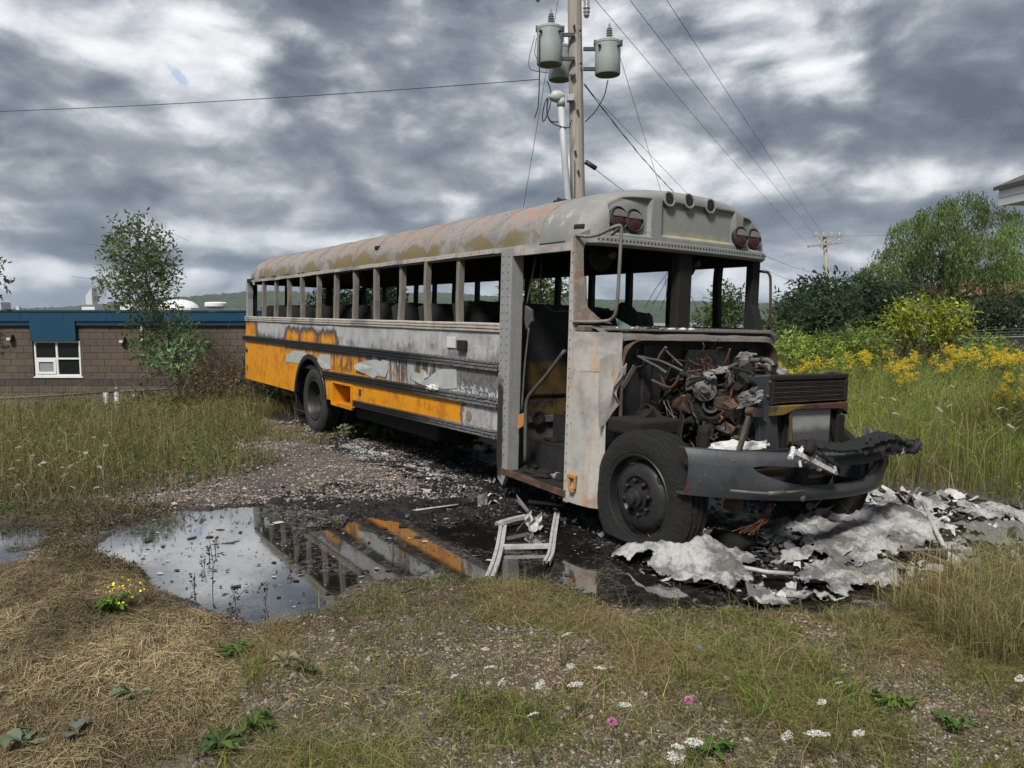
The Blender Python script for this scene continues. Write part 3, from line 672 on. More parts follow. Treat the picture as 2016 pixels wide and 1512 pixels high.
for (u0, v0, u1, v1) in ((1611, 483, 1624, 493), (1636, 481, 1626, 492), (1611, 466, 1621, 476), (1634, 466, 1625, 475)):
    MB().bar(loc(at(u0, v0, QY - .2)), loc(at(u1, v1, QY - .2)), .05, .05).build('brace', 'pole_wood', fpole)

# ------------------------------------------------------------------ wires
def wire(p, q, sag, r, label, m='cable_bare', twist=0):
    p, q = np.array(p, float), np.array(q, float); k = np.linspace(0, 1, 28 if not twist else 90)[:, None]; P = p + (q - p) * k; P[:, 2] -= 4 * sag * (k * (1 - k))[:, 0]
    r = r * (.62 if not twist else .42); b = MB().tube(P, r, 5)
    if twist:
        for ph in (0, 2.1): b.tube(P + np.stack([.009 * np.cos(k[:, 0] * twist + ph), 0 * k[:, 0], .009 * np.sin(k[:, 0] * twist + ph)], 1), r, 5)
    return tag(b.build('overhead_wire', m), label, 'wire', 'overhead wires')
wire(at(1062, 156, 13.3), at(-260, 226, 19), .10, .011, 'thin wire running left from the pole across the open sky', 'cable')
wire(at(1140, -38, 13.4), at(1593, 484, 52.8), .10, .009, 'wire from the near pole to the lower crossarm of the far pole')
wire(at(1182, -76, 13.4), at(1606, 464, 52.8), .10, .010, 'middle wire slanting from the near pole to the far pole')
wire(at(1236, -118, 13.4), at(1621, 462, 52.8), .10, .010, 'highest wire slanting from the near pole to the far pole top')
wire(at(1150, 165, 13.5), at(1400, 436, 30), .30, .012, 'twisted dark service cable dropping rightwards from the pole behind the bus roof', 'cable', 60)
wire(at(1150, 168, 13.6), at(1430, 462, 30), .0, .008, 'straight support wire beside the twisted service cable')
wire(at(1172, 333, 13.5), at(1330, 425, 26), .15, .009, 'short cable leaving the black splice case towards the bus roof', 'cable')
wire(at(1217, 100, 13.4), at(1345, 520, 20), .0, .007, 'thin wire hanging steeply from the right transformer behind the bus')
wire(at(1104, -30, 13.3), at(1000, 590, 16), .0, .008, 'guy wire slanting down to the left of the pole')
wire(at(1440, 470, 30), at(1627, 541, 52.8), .25, .016, 'service wire between the bus roof corner and the far pole')
wire(at(1430, 490, 30), at(1629, 570, 52.8), .3, .014, 'lowest sagging wire reaching the far pole from behind the bus')
wire(at(1625, 464, 52.9), at(2100, 428, 40), .3, .014, 'wire leading right from the far pole over the willow')
wire(at(1628, 533, 52.9), at(2100, 520, 45), .2, .014, 'thin level wire leading right behind the willow crown')

# ------------------------------------------------------------------ eave of the near house, upper right, and the red roofed house behind the willow
hs = empty('near_house', (6.6, 9.0, 0)); tag(hs, 'white house corner with boxed eave jutting in at the upper right', 'house')
ez = at(1972, 405, 9.0)[2]; ex = at(1970, 390, 9.0)[0] - 6.6; tz = at(1968, 371, 9.0)[2]; rise = .42
MB().box(ex - .028, ex - .002, -7.0, 0, ez - .01, tz - .02).build('gutter_board', 'white_vinyl', hs, bevel=.004)
MB().box(ex, ex + .82, -7.0, -.004, ez, ez + .02).build('soffit', 'white_vinyl', hs)
MB().prism([(ex, ez + .021), (ex + .82, ez + .021), (ex + .82, tz + .82 * rise - .03), (ex, tz - .03)], 1, -.05, -.004).build('eave_end', 'white_vinyl', hs)
for k in range(9): MB().box(ex - .034, ex - .0285, -7.0, 0.002, ez + .02 + k * .022, ez + .036 + k * .022).build('trim_line', 'white_vinyl', hs) if k in (3, 7) else None
MB().prism([(ex - .06, tz - .024), (ex + 3.6, tz + 3.66 * rise - .024), (ex + 3.6, tz + 3.66 * rise + .03), (ex - .06, tz + .02)], 1, -7.05, .05).build('roof', 'shingle', hs)
MB().box(ex + .82, ex + 6.5, -7.0, -.06, -.3, ez + .019).build('wall', 'pale_siding', hs)
rh = at(1968, 580, 62); hb = empty('red_roof_house', (rh[0], 62, -1.3)); tag(hb, 'small house with a red roof half hidden behind the willow', 'house')
MB().box(-2.5, 3, 0, 6, -1, rh[2] + 1.2).build('wall', 'pale_siding', hb)
MB().prism([(-.6, rh[2] + 1.2), (6.6, rh[2] + 1.2), (3, rh[2] + 2.6)], 0, -2.9, 3.4).build('roof', 'red_roof', hb)
# ------------------------------------------------------------------ materials of the burnt bus
YEL, YEL2 = (.66, .27, .007), (.46, .165, .012)
def boxm(t, x, z, x0, x1, z0, z1, sx=.12, sz=.05):
    return t.mul(t.ss(x, x0 - sx, x0 + sx), t.inv(t.ss(x, x1 - sx, x1 + sx)), t.ss(z, z0 - sz, z0 + sz), t.inv(t.ss(z, z1 - sz, z1 + sz)))
def side_mat(t):
    P = t.obj(); x, y, z = t.sep(P)
    n1 = t.noise(P, 1.6, 4, .55); n2 = t.noise(P, 7, 5, .6); n3 = t.noise(P, 30, 4, .6); st = t.noise(t.vmul(P, (13, 1, 1.1)), 1, 4, .6)
    xd = t.add(x, t.mul(t.sub(n1, .5), .5), t.mul(t.sub(n2, .5), .22)); zd = t.add(z, t.mul(t.sub(st, .5), .22), t.mul(t.sub(n2, .5), .09))
    grey = t.ramp(t.add(t.mul(n2, .50), t.mul(st, .22), t.mul(n1, .28)), [(.28, (.13, .132, .135)), (.42, (.30, .305, .312)), (.56, (.41, .414, .42)), (.72, (.26, .262, .265))])
    grey = t.mix(t.mul(t.ss(n3, .60, .72), .5), grey, (.16, .15, .145))
    low = t.mul(t.inv(t.ss(zd, 1.42, 1.50)), t.ss(z, 1.33, 1.37), t.ss(n1, .46, .60))                          # darker tide line above the rub rail
    grey = t.mix(t.mul(low, .75), grey, (.115, .112, .108))
    dkz = t.mul(boxm(t, xd, z, -2.75, -1.7, .95, 1.33, .15, .02), .9); grey = t.mix(dkz, grey, t.mix(t.ss(n3, .45, .6), (.065, .062, .06), (.15, .145, .14)))
    whi = t.mul(boxm(t, xd, zd, -2.9, -1.75, .98, 1.09, .1, .03), t.ss(n3, .42, .55)); grey = t.mix(whi, grey, (.46, .50, .55))
    f = t.mx(boxm(t, xd, zd, -12, -8.45, .3, 1.36, .28, .10), boxm(t, xd, zd, -12, -10.15, 1.3, 1.66, .25, .12),
             boxm(t, xd, z, -12, -2.58, .3, .955, .10, .02), boxm(t, xd, zd, -8.50, -7.76, 1.30, 1.56, .16, .12), boxm(t, xd, zd, -7.72, -7.00, 1.30, 1.56, .16, .12), boxm(t, xd, zd, -6.96, -6.16, 1.30, 1.54, .16, .12),
             t.mul(boxm(t, xd, zd, -6.6, -5.0, .85, 1.30, .2, .14), t.ss(st, .30, .52)))
    f = t.mx(f, t.mul(boxm(t, xd, zd, -5.6, -3.0, .85, 1.27, .3, .15), t.ss(st, .40, .60)))
    f = t.mx(f, t.mul(boxm(t, xd, zd, -8.8, -6.2, .85, 1.27, .2, .12), .95))
    edge = t.add(f, t.mul(t.sub(n3, .5), .20), t.mul(t.sub(n2, .5), .40))
    up = t.ss(z, .985, 1.06)
    yel = t.mix(t.ss(t.add(n2, t.mul(st, .3)), .62, .80), YEL, YEL2)
    rust = t.mix(n2, (.33, .125, .032), (.20, .085, .04))
    yel = t.mix(t.mul(t.mul(t.inv(t.ss(edge, .62, 1.0)), up), .95), yel, rust)
    tide = t.inv(t.ss(t.math('ABSOLUTE', t.sub(t.math('FRACT', t.mul(t.add(n1, t.mul(n2, .5), t.mul(st, .35)), 5.0)), .5)), .05, .16))     # ringed scorch marks
    drip = t.mul(t.mx(t.ss(st, .46, .60), tide), t.mul(up, t.ss(xd, -9.6, -6.4)), t.ss(t.add(n2, t.mul(x, .05)), .08, .30)); yel = t.mix(t.mul(drip, .88), yel, t.mix(n3, (.030, .020, .014), (.12, .055, .025)))
    dirt = t.mul(t.ss(n1, .52, .72), t.ss(n3, .42, .65), .45); yel = t.mix(dirt, yel, (.22, .11, .025))
    grey = t.mix(t.mul(tide, t.inv(t.ss(zd, 1.44, 1.60)), .45), grey, (.10, .095, .09))
    col = t.mix(t.ss(edge, .42, .56), grey, yel)
    soot = t.mul(t.ss(edge, .06, .34), t.inv(t.ss(edge, .46, .66)))
    col = t.mix(t.mul(soot, .95), col, t.mix(t.ss(n3, .4, .62), (.020, .019, .018), (.085, .078, .072)))
    col = t.mix(t.mul(t.ss(n3, .63, .70), t.ss(n2, .5, .6), .35), col, (.33, .325, .32))
    return {'Base Color': col, 'Roughness': t.lin(t.ss(edge, .45, .55), 0, 1, .62, .40), 'Metallic': 0.0, 'Normal': t.bump(t.add(t.mul(n2, .6), t.mul(n3, .5)), .22, .01)}
mat('burnt_side', side_mat)
def roof_mat(t):
    P = t.obj(); x, y, z = t.sep(P)
    n1 = t.noise(P, 1.3, 4, .55); n2 = t.noise(P, 4.5, 6, .62, .6); n3 = t.noise(P, 28, 4, .6)
    fr = t.math('FRACT', t.math('DIVIDE', t.add(x, 2.752 + 7.11), .711)); arch = t.math('SINE', t.mul(fr, math.pi))
    base = t.ramp(t.add(t.mul(n2, .7), t.mul(n3, .3)), [(.28, (.105, .10, .10)), (.42, (.185, .178, .174)), (.55, (.265, .25, .238)), (.70, (.205, .196, .19)), (.85, (.33, .31, .295))])
    rust = t.mul(t.ss(t.add(n2, t.mul(n1, .5)), .70, .86), t.ss(z, 2.52, 2.62), t.ss(x, -11.5, -1.2, .95, .6))
    base = t.mix(rust, base, t.mix(n3, (.285, .185, .135), (.22, .15, .115)))
    red = t.mul(boxm(t, x, z, -2.6, -1.35, 2.62, 2.86, .3, .06), t.ss(n2, .53, .60)); base = t.mix(t.mul(red, .55), base, (.36, .17, .125))
    zz = t.add(2.46, t.mul(t.math('POWER', t.mx(arch, 0.0), .45), t.add(.02, t.mul(n1, .24))), t.mul(t.sub(n2, .5), .26), t.mul(t.sub(n3, .5), .05))
    ol = t.mul(t.inv(t.ss(t.sub(z, zz), -.012, .012)), t.ss(n1, .36, .48), t.inv(t.ss(x, -1.75, -1.35)))
    edge = t.mul(t.inv(t.ss(t.math('ABSOLUTE', t.sub(z, zz)), .012, .035)), t.ss(n1, .36, .48)); base = t.mix(t.mul(edge, .7), base, (.17, .15, .14))
    base = t.mix(t.mul(ol, .92), base, t.mix(n3, (.125, .098, .044), (.185, .145, .062)))
    base = t.mix(t.mul(t.ss(n2, .60, .68), .5), base, (.13, .125, .13))
    dk = t.mul(t.ss(n3, .60, .70), t.ss(n2, .48, .62)); base = t.mix(t.mul(dk, .6), base, (.09, .085, .085))
    return {'Base Color': base, 'Roughness': .75, 'Normal': t.bump(t.add(n2, t.mul(n3, .5)), .3, .012)}
mat('burnt_roof', roof_mat)
def cap_mat(t):
    P = t.obj(); x, y, z = t.sep(P); n1 = t.noise(P, 2, 4, .55); n2 = t.noise(P, 8, 5, .6); n3 = t.noise(P, 40, 4, .6)
    c = t.mix(n2, (.16, .165, .16), (.26, .265, .256)); c = t.mix(t.mul(t.ss(n1, .55, .7), .5), c, (.29, .28, .255))
    pan = t.mul(boxm(t, y, z, -.36, .55, 2.55, 2.84, .02, .02), .6); c = t.mix(pan, c, t.mix(n2, (.195, .20, .19), (.27, .272, .255)))
    yl = t.mul(boxm(t, y, z, -.30, .52, 2.53, 2.60, .08, .02), t.ss(n2, .35, .6)); c = t.mix(t.mul(yl, .6), c, (.36, .32, .16))
    wh = t.mul(t.ss(y, -1.25, -1.0, 1, 0), t.ss(n2, .60, .64), t.ss(z, 2.5, 2.6)); c = t.mix(t.mul(wh, .8), c, (.46, .42, .34))
    c = t.mix(t.mul(t.ss(n3, .6, .72), t.ss(n2, .5, .6), .6), c, (.10, .10, .10))
    return {'Base Color': c, 'Roughness': .62, 'Normal': t.bump(t.add(t.mul(n2, .5), n3), .22, .006)}
mat('scorched_cap', cap_mat)
def scorch_mat(t):      # bare sheet metal turned pale, with orange heat stain and soot
    P = t.obj(); x, y, z = t.sep(P); n1 = t.noise(P, 2.2, 4, .55); n2 = t.noise(P, 9, 5, .6); n3 = t.noise(P, 42, 4, .6); st = t.noise(t.vmul(P, (16, 16, 1.4)), 1, 4, .6)
    c = t.mix(n2, (.29, .285, .275), (.50, .485, .45)); c = t.mix(t.mul(t.ss(st, .48, .66), .8), c, (.42, .28, .175))
    c = t.mix(t.mul(t.ss(n1, .50, .66), .75), c, (.17, .17, .172)); c = t.mix(t.mul(t.ss(t.noise(P, 5, 6, .65, .8), .54, .66), .6), c, (.26, .235, .21)); c = t.mix(t.mul(t.ss(n3, .58, .7), t.ss(n2, .5, .62), .8), c, (.08, .075, .07))
    c = t.mix(t.mul(t.inv(t.ss(t.add(z, t.mul(t.sub(n2, .5), .25)), .28, .38)), t.ss(n1, .4, .6)), c, (.26, .11, .05))
    return {'Base Color': c, 'Roughness': .68, 'Normal': t.bump(t.add(n2, n3), .25, .008)}
mat('scorched_metal', scorch_mat)
def post_mat(t):
    P = t.obj(); x, y, z = t.sep(P); n2 = t.noise(P, 9, 5, .6); n3 = t.noise(P, 50, 3, .6); st = t.noise(t.vmul(P, (30, 30, 4)), 1, 4, .6)
    c = t.mix(st, (.085, .075, .065), (.26, .242, .225)); c = t.mix(t.mul(t.ss(n2, .55, .65), .75), c, (.26, .17, .07)); c = t.mix(t.ss(n3, .62, .7), c, (.05, .045, .04))
    return {'Base Color': c, 'Roughness': .75, 'Normal': t.bump(n3, .3, .006)}
mat('burnt_post', post_mat)
def pillar_mat(t):
    P = t.obj(); x, y, z = t.sep(P); n2 = t.noise(P, 8, 5, .6); n3 = t.noise(P, 46, 3, .6); zz = t.add(z, t.mul(t.sub(n2, .5), .3)); xx = t.add(x, t.mul(t.sub(n2, .5), .08))
    c = t.mix(n2, (.195, .20, .202), (.31, .314, .314)); c = t.mix(t.mul(t.ss(n3, .58, .7), .6), c, (.13, .125, .12))
    bl = t.mul(t.inv(t.ss(zz, 1.15, 1.25)), t.inv(t.ss(xx, -1.80, -1.775)), t.ss(zz, .22, .34)); c = t.mix(bl, c, (.022, .021, .02))
    return {'Base Color': c, 'Roughness': .6, 'Normal': t.bump(n3, .25, .006)}
mat('grey_pillar', pillar_mat)
def rail_mat(t):
    P = t.obj(); x, y, z = t.sep(P); n2 = t.noise(P, 10, 5, .6); n3 = t.noise(P, 55, 3, .6)
    c = t.mix(n2, (.007, .0075, .009), (.020, .021, .024)); burnt = t.mul(t.ss(t.add(x, t.mul(n2, 1.2)), -3.4, -1.8), t.ss(n3, .40, .58)); c = t.mix(t.mul(burnt, .8), c, (.26, .255, .25))
    return {'Base Color': c, 'Roughness': t.add(.36, t.mul(burnt, .4)), 'Normal': t.bump(n3, .15, .005)}
mat('rub_rail', rail_mat)
def char_mat(t):
    P = t.obj(); n2 = t.noise(P, 9, 5, .6); n3 = t.noise(P, 48, 4, .65)
    c = t.mix(n2, (.0025, .0025, .003), (.010, .0097, .0097)); c = t.mix(t.mul(t.ss(n3, .60, .72), .6), c, (.034, .033, .032))
    return {'Base Color': c, 'Roughness': .85, 'Normal': t.bump(t.add(n2, n3), .5, .02)}
mat('charred', char_mat)
def sooty_mat(t):
    P = t.obj(); n1 = t.noise(P, 3, 4, .6); n2 = t.noise(P, 11, 5, .6); n3 = t.noise(P, 50, 4, .6)
    c = t.mix(n2, (.008, .0085, .0095), (.036, .038, .042)); c = t.mix(t.mul(t.ss(n1, .56, .70), .6), c, (.062, .034, .022)); c = t.mix(t.mul(t.ss(n3, .60, .7), .5), c, (.09, .09, .09))
    return {'Base Color': c, 'Roughness': .6, 'Metallic': .15, 'Normal': t.bump(t.add(n2, n3), .3, .01)}
mat('sooty_metal', sooty_mat)
def rusty_mat(t):
    P = t.obj(); n2 = t.noise(P, 10, 5, .6); n3 = t.noise(P, 50, 4, .6); c = t.ramp(n2, [(.3, (.024, .019, .017)), (.5, (.070, .040, .026)), (.65, (.13, .066, .036)), (.8, (.045, .036, .033))])
    return {'Base Color': t.mix(t.ss(n3, .58, .7), c, (.05, .045, .042)), 'Roughness': .85, 'Normal': t.bump(n3, .4, .01)}
mat('rusty', rusty_mat)
def bumper_mat(t):
    P = t.obj(); x, y, z = t.sep(P); n1 = t.noise(P, 2.4, 4, .6); n2 = t.noise(P, 10, 5, .6); n3 = t.noise(P, 60, 4, .6)
    c = t.mix(n2, (.024, .026, .030), (.068, .073, .081)); c = t.mix(t.mul(t.ss(n1, .54, .68), .6), c, (.070, .046, .032)); c = t.mix(t.ss(t.noise(P, 5.5, 4, .55), .66, .69), c, (.10, .022, .014)); c = t.mix(t.mul(t.ss(n3, .60, .72), t.ss(n2, .40, .58), .85), c, (.15, .148, .145))
    return {'Base Color': c, 'Roughness': .52, 'Metallic': .1, 'Normal': t.bump(t.add(n2, n3), .2, .006)}
mat('bumper_steel', bumper_mat)
def tyre_mat(t):
    P = t.obj(); n2 = t.noise(P, 9, 5, .6); n3 = t.noise(P, 60, 4, .65)
    return {'Base Color': t.mix(t.mul(t.ss(n3, .60, .72), .5), t.mix(n2, (.0028, .0028, .003), (.012, .012, .0125)), (.045, .0445, .044)), 'Roughness': .78, 'Normal': t.bump(t.add(n2, t.mul(n3, 1.2), t.noise(P, 24, 5, .7)), .95, .03)}
mat('burnt_tyre', tyre_mat)
def tyre2_mat(t):
    P = t.obj(); n2 = t.noise(P, 9, 5, .6); n3 = t.noise(P, 60, 4, .65)
    return {'Base Color': t.mix(n2, (.012, .0125, .0135), (.034, .034, .036)), 'Roughness': .75, 'Normal': t.bump(n3, .3, .008)}
mat('tyre_rubber', tyre2_mat)
def rim_mat(t):
    P = t.obj(); n2 = t.noise(P, 9, 5, .6); n3 = t.noise(P, 60, 4, .6)
    c = t.mix(n2, (.010, .010, .011), (.036, .036, .038)); c = t.mix(t.mul(t.ss(n3, .60, .70), .5), c, (.09, .088, .085)); c = t.mix(t.mul(t.ss(n2, .6, .7), .5), c, (.085, .05, .034))
    return {'Base Color': c, 'Roughness': .48, 'Metallic': .3, 'Normal': t.bump(n3, .2, .005)}
mat('wheel_steel', rim_mat)
plain('ash_white', (.52, .52, .51), .95, var=.35, scale=9, bump=.8, bscale=40)
plain('ash_grey', (.21, .205, .20), .95, var=.4, scale=12, bump=.8, bscale=50)
plain('mustard', (.085, .058, .014), .7, var=.45, scale=6)
def inner_mat(t):
    P = t.obj(); x, y, z = t.sep(P); n1 = t.noise(P, 4, 5, .6); n2 = t.noise(P, 16, 5, .6); zz = t.add(z, t.mul(t.sub(n1, .5), .18))
    c = t.mix(n2, (.005, .005, .006), (.020, .0205, .022)); mu = t.mul(t.ss(zz, .80, .86), t.inv(t.ss(zz, 1.32, 1.42)), t.ss(n1, .38, .52)); c = t.mix(t.mul(mu, .9), c, t.mix(n2, (.055, .034, .008), (.14, .085, .015)))
    gr = t.inv(t.ss(zz, .78, .84)); c = t.mix(gr, c, t.mix(n1, (.03, .03, .032), (.125, .125, .12)))
    return {'Base Color': c, 'Roughness': .75, 'Normal': t.bump(n2, .3, .01)}
mat('burnt_inner', inner_mat)
def bar_mat(t):
    P = t.obj(); x, y, z = t.sep(P); n = t.noise(P, 9, 5, .6); n3 = t.noise(P, 50, 4, .6); c = t.mix(t.ss(t.add(y, t.mul(t.sub(n, .5), .5)), -.25, .25), (.17, .115, .022), (.085, .032, .022)); c = t.mix(t.mul(t.ss(n, .48, .62), .8), c, (.02, .018, .016)); c = t.mix(t.ss(n3, .60, .72), c, (.03, .028, .026))
    return {'Base Color': c, 'Roughness': .75, 'Normal': t.bump(n3, .3, .008)}
mat('burnt_bar', bar_mat)
plain('primer_flake', (.36, .375, .365), .7, var=.28, scale=9, bump=.2)
plain('label_white', (.55, .55, .53), .6, var=.2)
plain('orange_tag', (.42, .20, .06), .7, var=.3)
plain('lens_burnt', (.050, .016, .017), .45, var=.6, scale=22)
plain('lens_ash', (.115, .11, .11), .7, var=.4, scale=20)
plain('copper_wire', (.13, .052, .03), .6, var=.3)
plain('bare_steel', (.095, .09, .086), .55, .3, var=.6, scale=16)
plain('pale_alloy', (.105, .098, .088), .65, .1, var=.65, scale=14)
plain('green_rag', (.20, .28, .26), .8)
def heat_mat(t):
    P = t.obj(); n1 = t.noise(P, 3, 5, .6); n2 = t.noise(P, 14, 5, .6); n3 = t.noise(P, 60, 3, .6)
    c = t.mix(t.ss(n1, .38, .6), (.30, .165, .085), (.24, .21, .18)); c = t.mix(t.mul(t.ss(n2, .52, .66), .7), c, (.36, .34, .31)); c = t.mix(t.mul(t.ss(n3, .58, .70), .7), c, (.05, .045, .04))
    return {'Base Color': c, 'Roughness': .7, 'Normal': t.bump(t.add(n2, n3), .35, .008)}
mat('heat_brown', heat_mat)
def cowl_mat(t):
    P = t.obj(); x, y, z = t.sep(P); n1 = t.noise(P, 3, 5, .6); n2 = t.noise(t.vmul(P, (30, 5, 30)), 1, 5, .6); n3 = t.noise(P, 60, 3, .6)
    c = t.mix(n2, (.06, .057, .054), (.20, .19, .178)); c = t.mix(t.mul(t.ss(n1, .5, .66), .7), c, (.15, .095, .06)); c = t.mix(t.mul(t.ss(n3, .56, .70), .8), c, (.045, .043, .04))
    return {'Base Color': c, 'Roughness': .75, 'Normal': t.bump(t.add(n2, n3), .4, .01)}
mat('burnt_cowl', cowl_mat)
plain('brass_brown', (.24, .15, .085), .6, var=.4, scale=10)
def fin_mat(t):
    P = t.obj(); x, y, z = t.sep(P); n = t.noise(P, 5, 4, .6); n3 = t.noise(P, 90, 2, .6)
    c = t.mix(n, (.22, .224, .23), (.42, .425, .43)); c = t.mix(t.inv(t.ss(t.add(z, t.mul(n, .1)), .98, 1.06)), c, (.10, .10, .105)); c = t.mix(t.ss(n3, .70, .74), c, (.6, .6, .62))
    return {'Base Color': c, 'Roughness': .6}
mat('radiator_fin', fin_mat)

# ------------------------------------------------------------------ bus
bus = empty('school_bus'); bus.matrix_world = Matrix([[*BUS_R[i], BUS_P[i]] for i in range(3)] + [[0, 0, 0, 1]])
tag(bus, 'burnt out yellow school bus with scorched roof, no glass and bare engine', 'bus')
CB = BUS_R.T @ (np.array([0, 0, CAM_H]) - BUS_P)
def BY(u, v, y=-1.22): d = BUS_R.T @ ray(u, v); return CB + d * (y - CB[1]) / d[1]
def BX(u, v, x): d = BUS_R.T @ ray(u, v); return CB + d * (x - CB[0]) / d[0]
def B(mb, name, m, par=None, **k): return mb.build(name, m, par or bus, **k)
W = 1.22; XR_, XD = -10.93, -1.88; ZS, ZG = 1.746, 2.449
POSTS = [-2.752 - .711 * i for i in range(11)]

# --- right side panels
def warped(x0, x1, z0, z1, y, amp, seed, nx=120, nz=8):
    x, z = np.meshgrid(np.linspace(x0, x1, nx), np.linspace(z0, z1, nz), indexing='ij')
    yy = y + (fbm(x * 2.2, z * 5, seed, 3) - .5) * amp * np.sin(np.pi * (z - z0) / (z1 - z0)) ** .5
    return np.stack([x, yy, z], 2)
B(MB().grid(warped(XR_, XD, 1.375, 1.668, -W, .022, 71)), 'upper_side_panel', 'burnt_side', solid=.006)
ac, az_, ar = -7.225, .50, .655
arch = [(ac + ar * math.cos(a), az_ + ar * math.sin(a)) for a in np.linspace(math.pi * .97, math.pi * .03, 22)]
poly = [(XR_ - .04, 1.32), (XR_ - .04, .55), (-7.90, .555)] + arch + [(-6.53, .575), (-6.30, .575), (-6.27, .845), (-5.58, .845), (-5.55, .60), (-1.90, .66), (-1.90, 1.32)]
B(MB().prism(poly, 1, -W, -W + .012), 'lower_side_panel', 'burnt_side')
# riveted sill moulding with three ribs
def extrude(prof, x0, x1, n=2, wave=0, seed=0, dz=lambda x: 0 * x):
    xs = np.linspace(x0, x1, n); P = np.array([[(x, -W - p, q + float(dz(np.array(x))) + wave * (fbm(np.array(x * 1.7), np.array(seed * 3.1), seed, 3) - .5)) for (p, q) in prof] for x in xs])
    m = MB().grid(P, smooth=False); k = len(prof); m.f += [tuple(range(k)), tuple(range((n - 1) * k, n * k))[::-1]]; m.sm += [False, False]; return m
sill = [(-.03, 1.660), (.016, 1.660), (.022, 1.668), (.022, 1.684), (.012, 1.690), (.028, 1.698), (.028, 1.714), (.014, 1.720), (.026, 1.728), (.026, 1.742), (.012, 1.752), (-.05, 1.752)]
B(extrude(sill, XR_, XD, 40, .008, 3), 'window_sill', 'scorched_metal')
def ribbed(z0, z1, d=.034, n=3):
    pr = [(-.002, z0)]; h_ = (z1 - z0) / n
    for i in range(n): a = z0 + i * h_; pr += [(d * .55, a + h_ * .06), (d, a + h_ * .22), (d, a + h_ * .78), (d * .55, a + h_ * .94)]
    return pr + [(-.002, z1)]
B(extrude(ribbed(1.285, 1.385), XR_ - .17, XD, 30, .006, 5), 'rub_rail', 'rub_rail')
B(extrude(ribbed(.885, .990), -6.66, XD, 30, .006, 6, lambda x: .045 * (x + 6.66) / 4.78), 'rub_rail', 'rub_rail')
B(extrude(ribbed(.575, .665), -5.47, XD, 30, .006, 7, lambda x: .055 * (x + 5.47) / 3.6), 'rub_rail', 'rub_rail')
# storage box with its door gone
bx_ = MB()
for (a, b, c, d) in [(-6.33, -6.27, .52, .87), (-5.59, -5.52, .55, .87), (-6.27, -5.59, .835, .87), (-6.29, -5.56, .515, .56)]: bx_.box(a, b, -W - .014, -W + .02, c, d)
sbx = B(bx_, 'storage_box', 'burnt_side')
MB().box(-6.27, -5.59, -W + .28, -W + .30, .56, .835).build('box_back', 'burnt_side', sbx); MB().box(-6.27, -5.59, -W + .02, -W + .28, .545, .556).build('box_floor', 'burnt_side', sbx)
MB().box(-6.285, -6.272, -W + .02, -W + .28, .556, .835).build('box_side', 'burnt_side', sbx); MB().box(-5.588, -5.575, -W + .02, -W + .28, .556, .835).build('box_side', 'burnt_side', sbx)
# wheel arch lip and well
def ring(r0, r1, y0, y1, a0=.03, a1=.97, n=28, cx=ac, cz=az_):
    m = MB(); an = np.linspace(math.pi * a1, math.pi * a0, n); P = np.array([[(cx + r * math.cos(a), y, cz + r * math.sin(a)) for (r, y) in ((r0, y0), (r1, y0), (r1, y1), (r0, y1), (r0, y0))] for a in an]); m.grid(P, smooth=False)
    m.f += [(0, 1, 2, 3), tuple(len(an) * 5 - 5 + i for i in (3, 2, 1, 0))]; m.sm += [False, False]; return m
B(ring(.625, .70, -W - .035, -W + .03), 'wheel_arch_lip', 'rub_rail', bevel=.008)
B(ring(.66, .675, -W + .031, -.42, 0, 1), 'wheel_well', 'charred')
B(MB().box(-7.93, -6.52, -.44, -.42, .5, 1.2), 'wheel_well_wall', 'charred')
B(MB().box(-8.04, -7.98, -W + .03, -.75, .18, .62), 'mud_flap', 'charred')
# rivets along the seams, too small and too many to pick apart
def rivets(pts, nrm, r=.008, par=None):
    V, F = [], []
    nrm = np.array(nrm, float); nrm /= np.linalg.norm(nrm); a = np.cross(nrm, (.3, .2, .9)); a /= np.linalg.norm(a); b = np.cross(nrm, a)
    for p in pts:
        o_ = len(V); p = np.array(p)
        V += [p + r * (math.cos(q) * a + math.sin(q) * b) for q in np.linspace(0, 2 * math.pi, 6, endpoint=False)] + [p + nrm * r * .6]; F += [(o_ + i, o_ + (i + 1) % 6, o_ + 6) for i in range(6)]
    o = fastmesh('rivets', np.array(V), np.array(F), 'sooty_metal', par or bus); o['kind'] = 'stuff'; return o
pts = [(x, -W - .002, 1.393) for x in np.arange(XR_, XD, .09)] + [(x, -W - .002, 1.652) for x in np.arange(XR_, XD, .11)] + [(-4.65, -W - .003, z) for z in np.arange(1.40, 1.66, .035)] + [(-4.59, -W - .003, z) for z in np.arange(1.40, 1.66, .035)]
pts += [(x, -W - .002, 1.278) for x in np.arange(XR_, XD, .09)] + [(x, -W - .002, .878 + .045 * (x + 6.66) / 4.78) for x in np.arange(-6.6, XD, .12)]
rivets(pts, (0, -1, .2), .007)
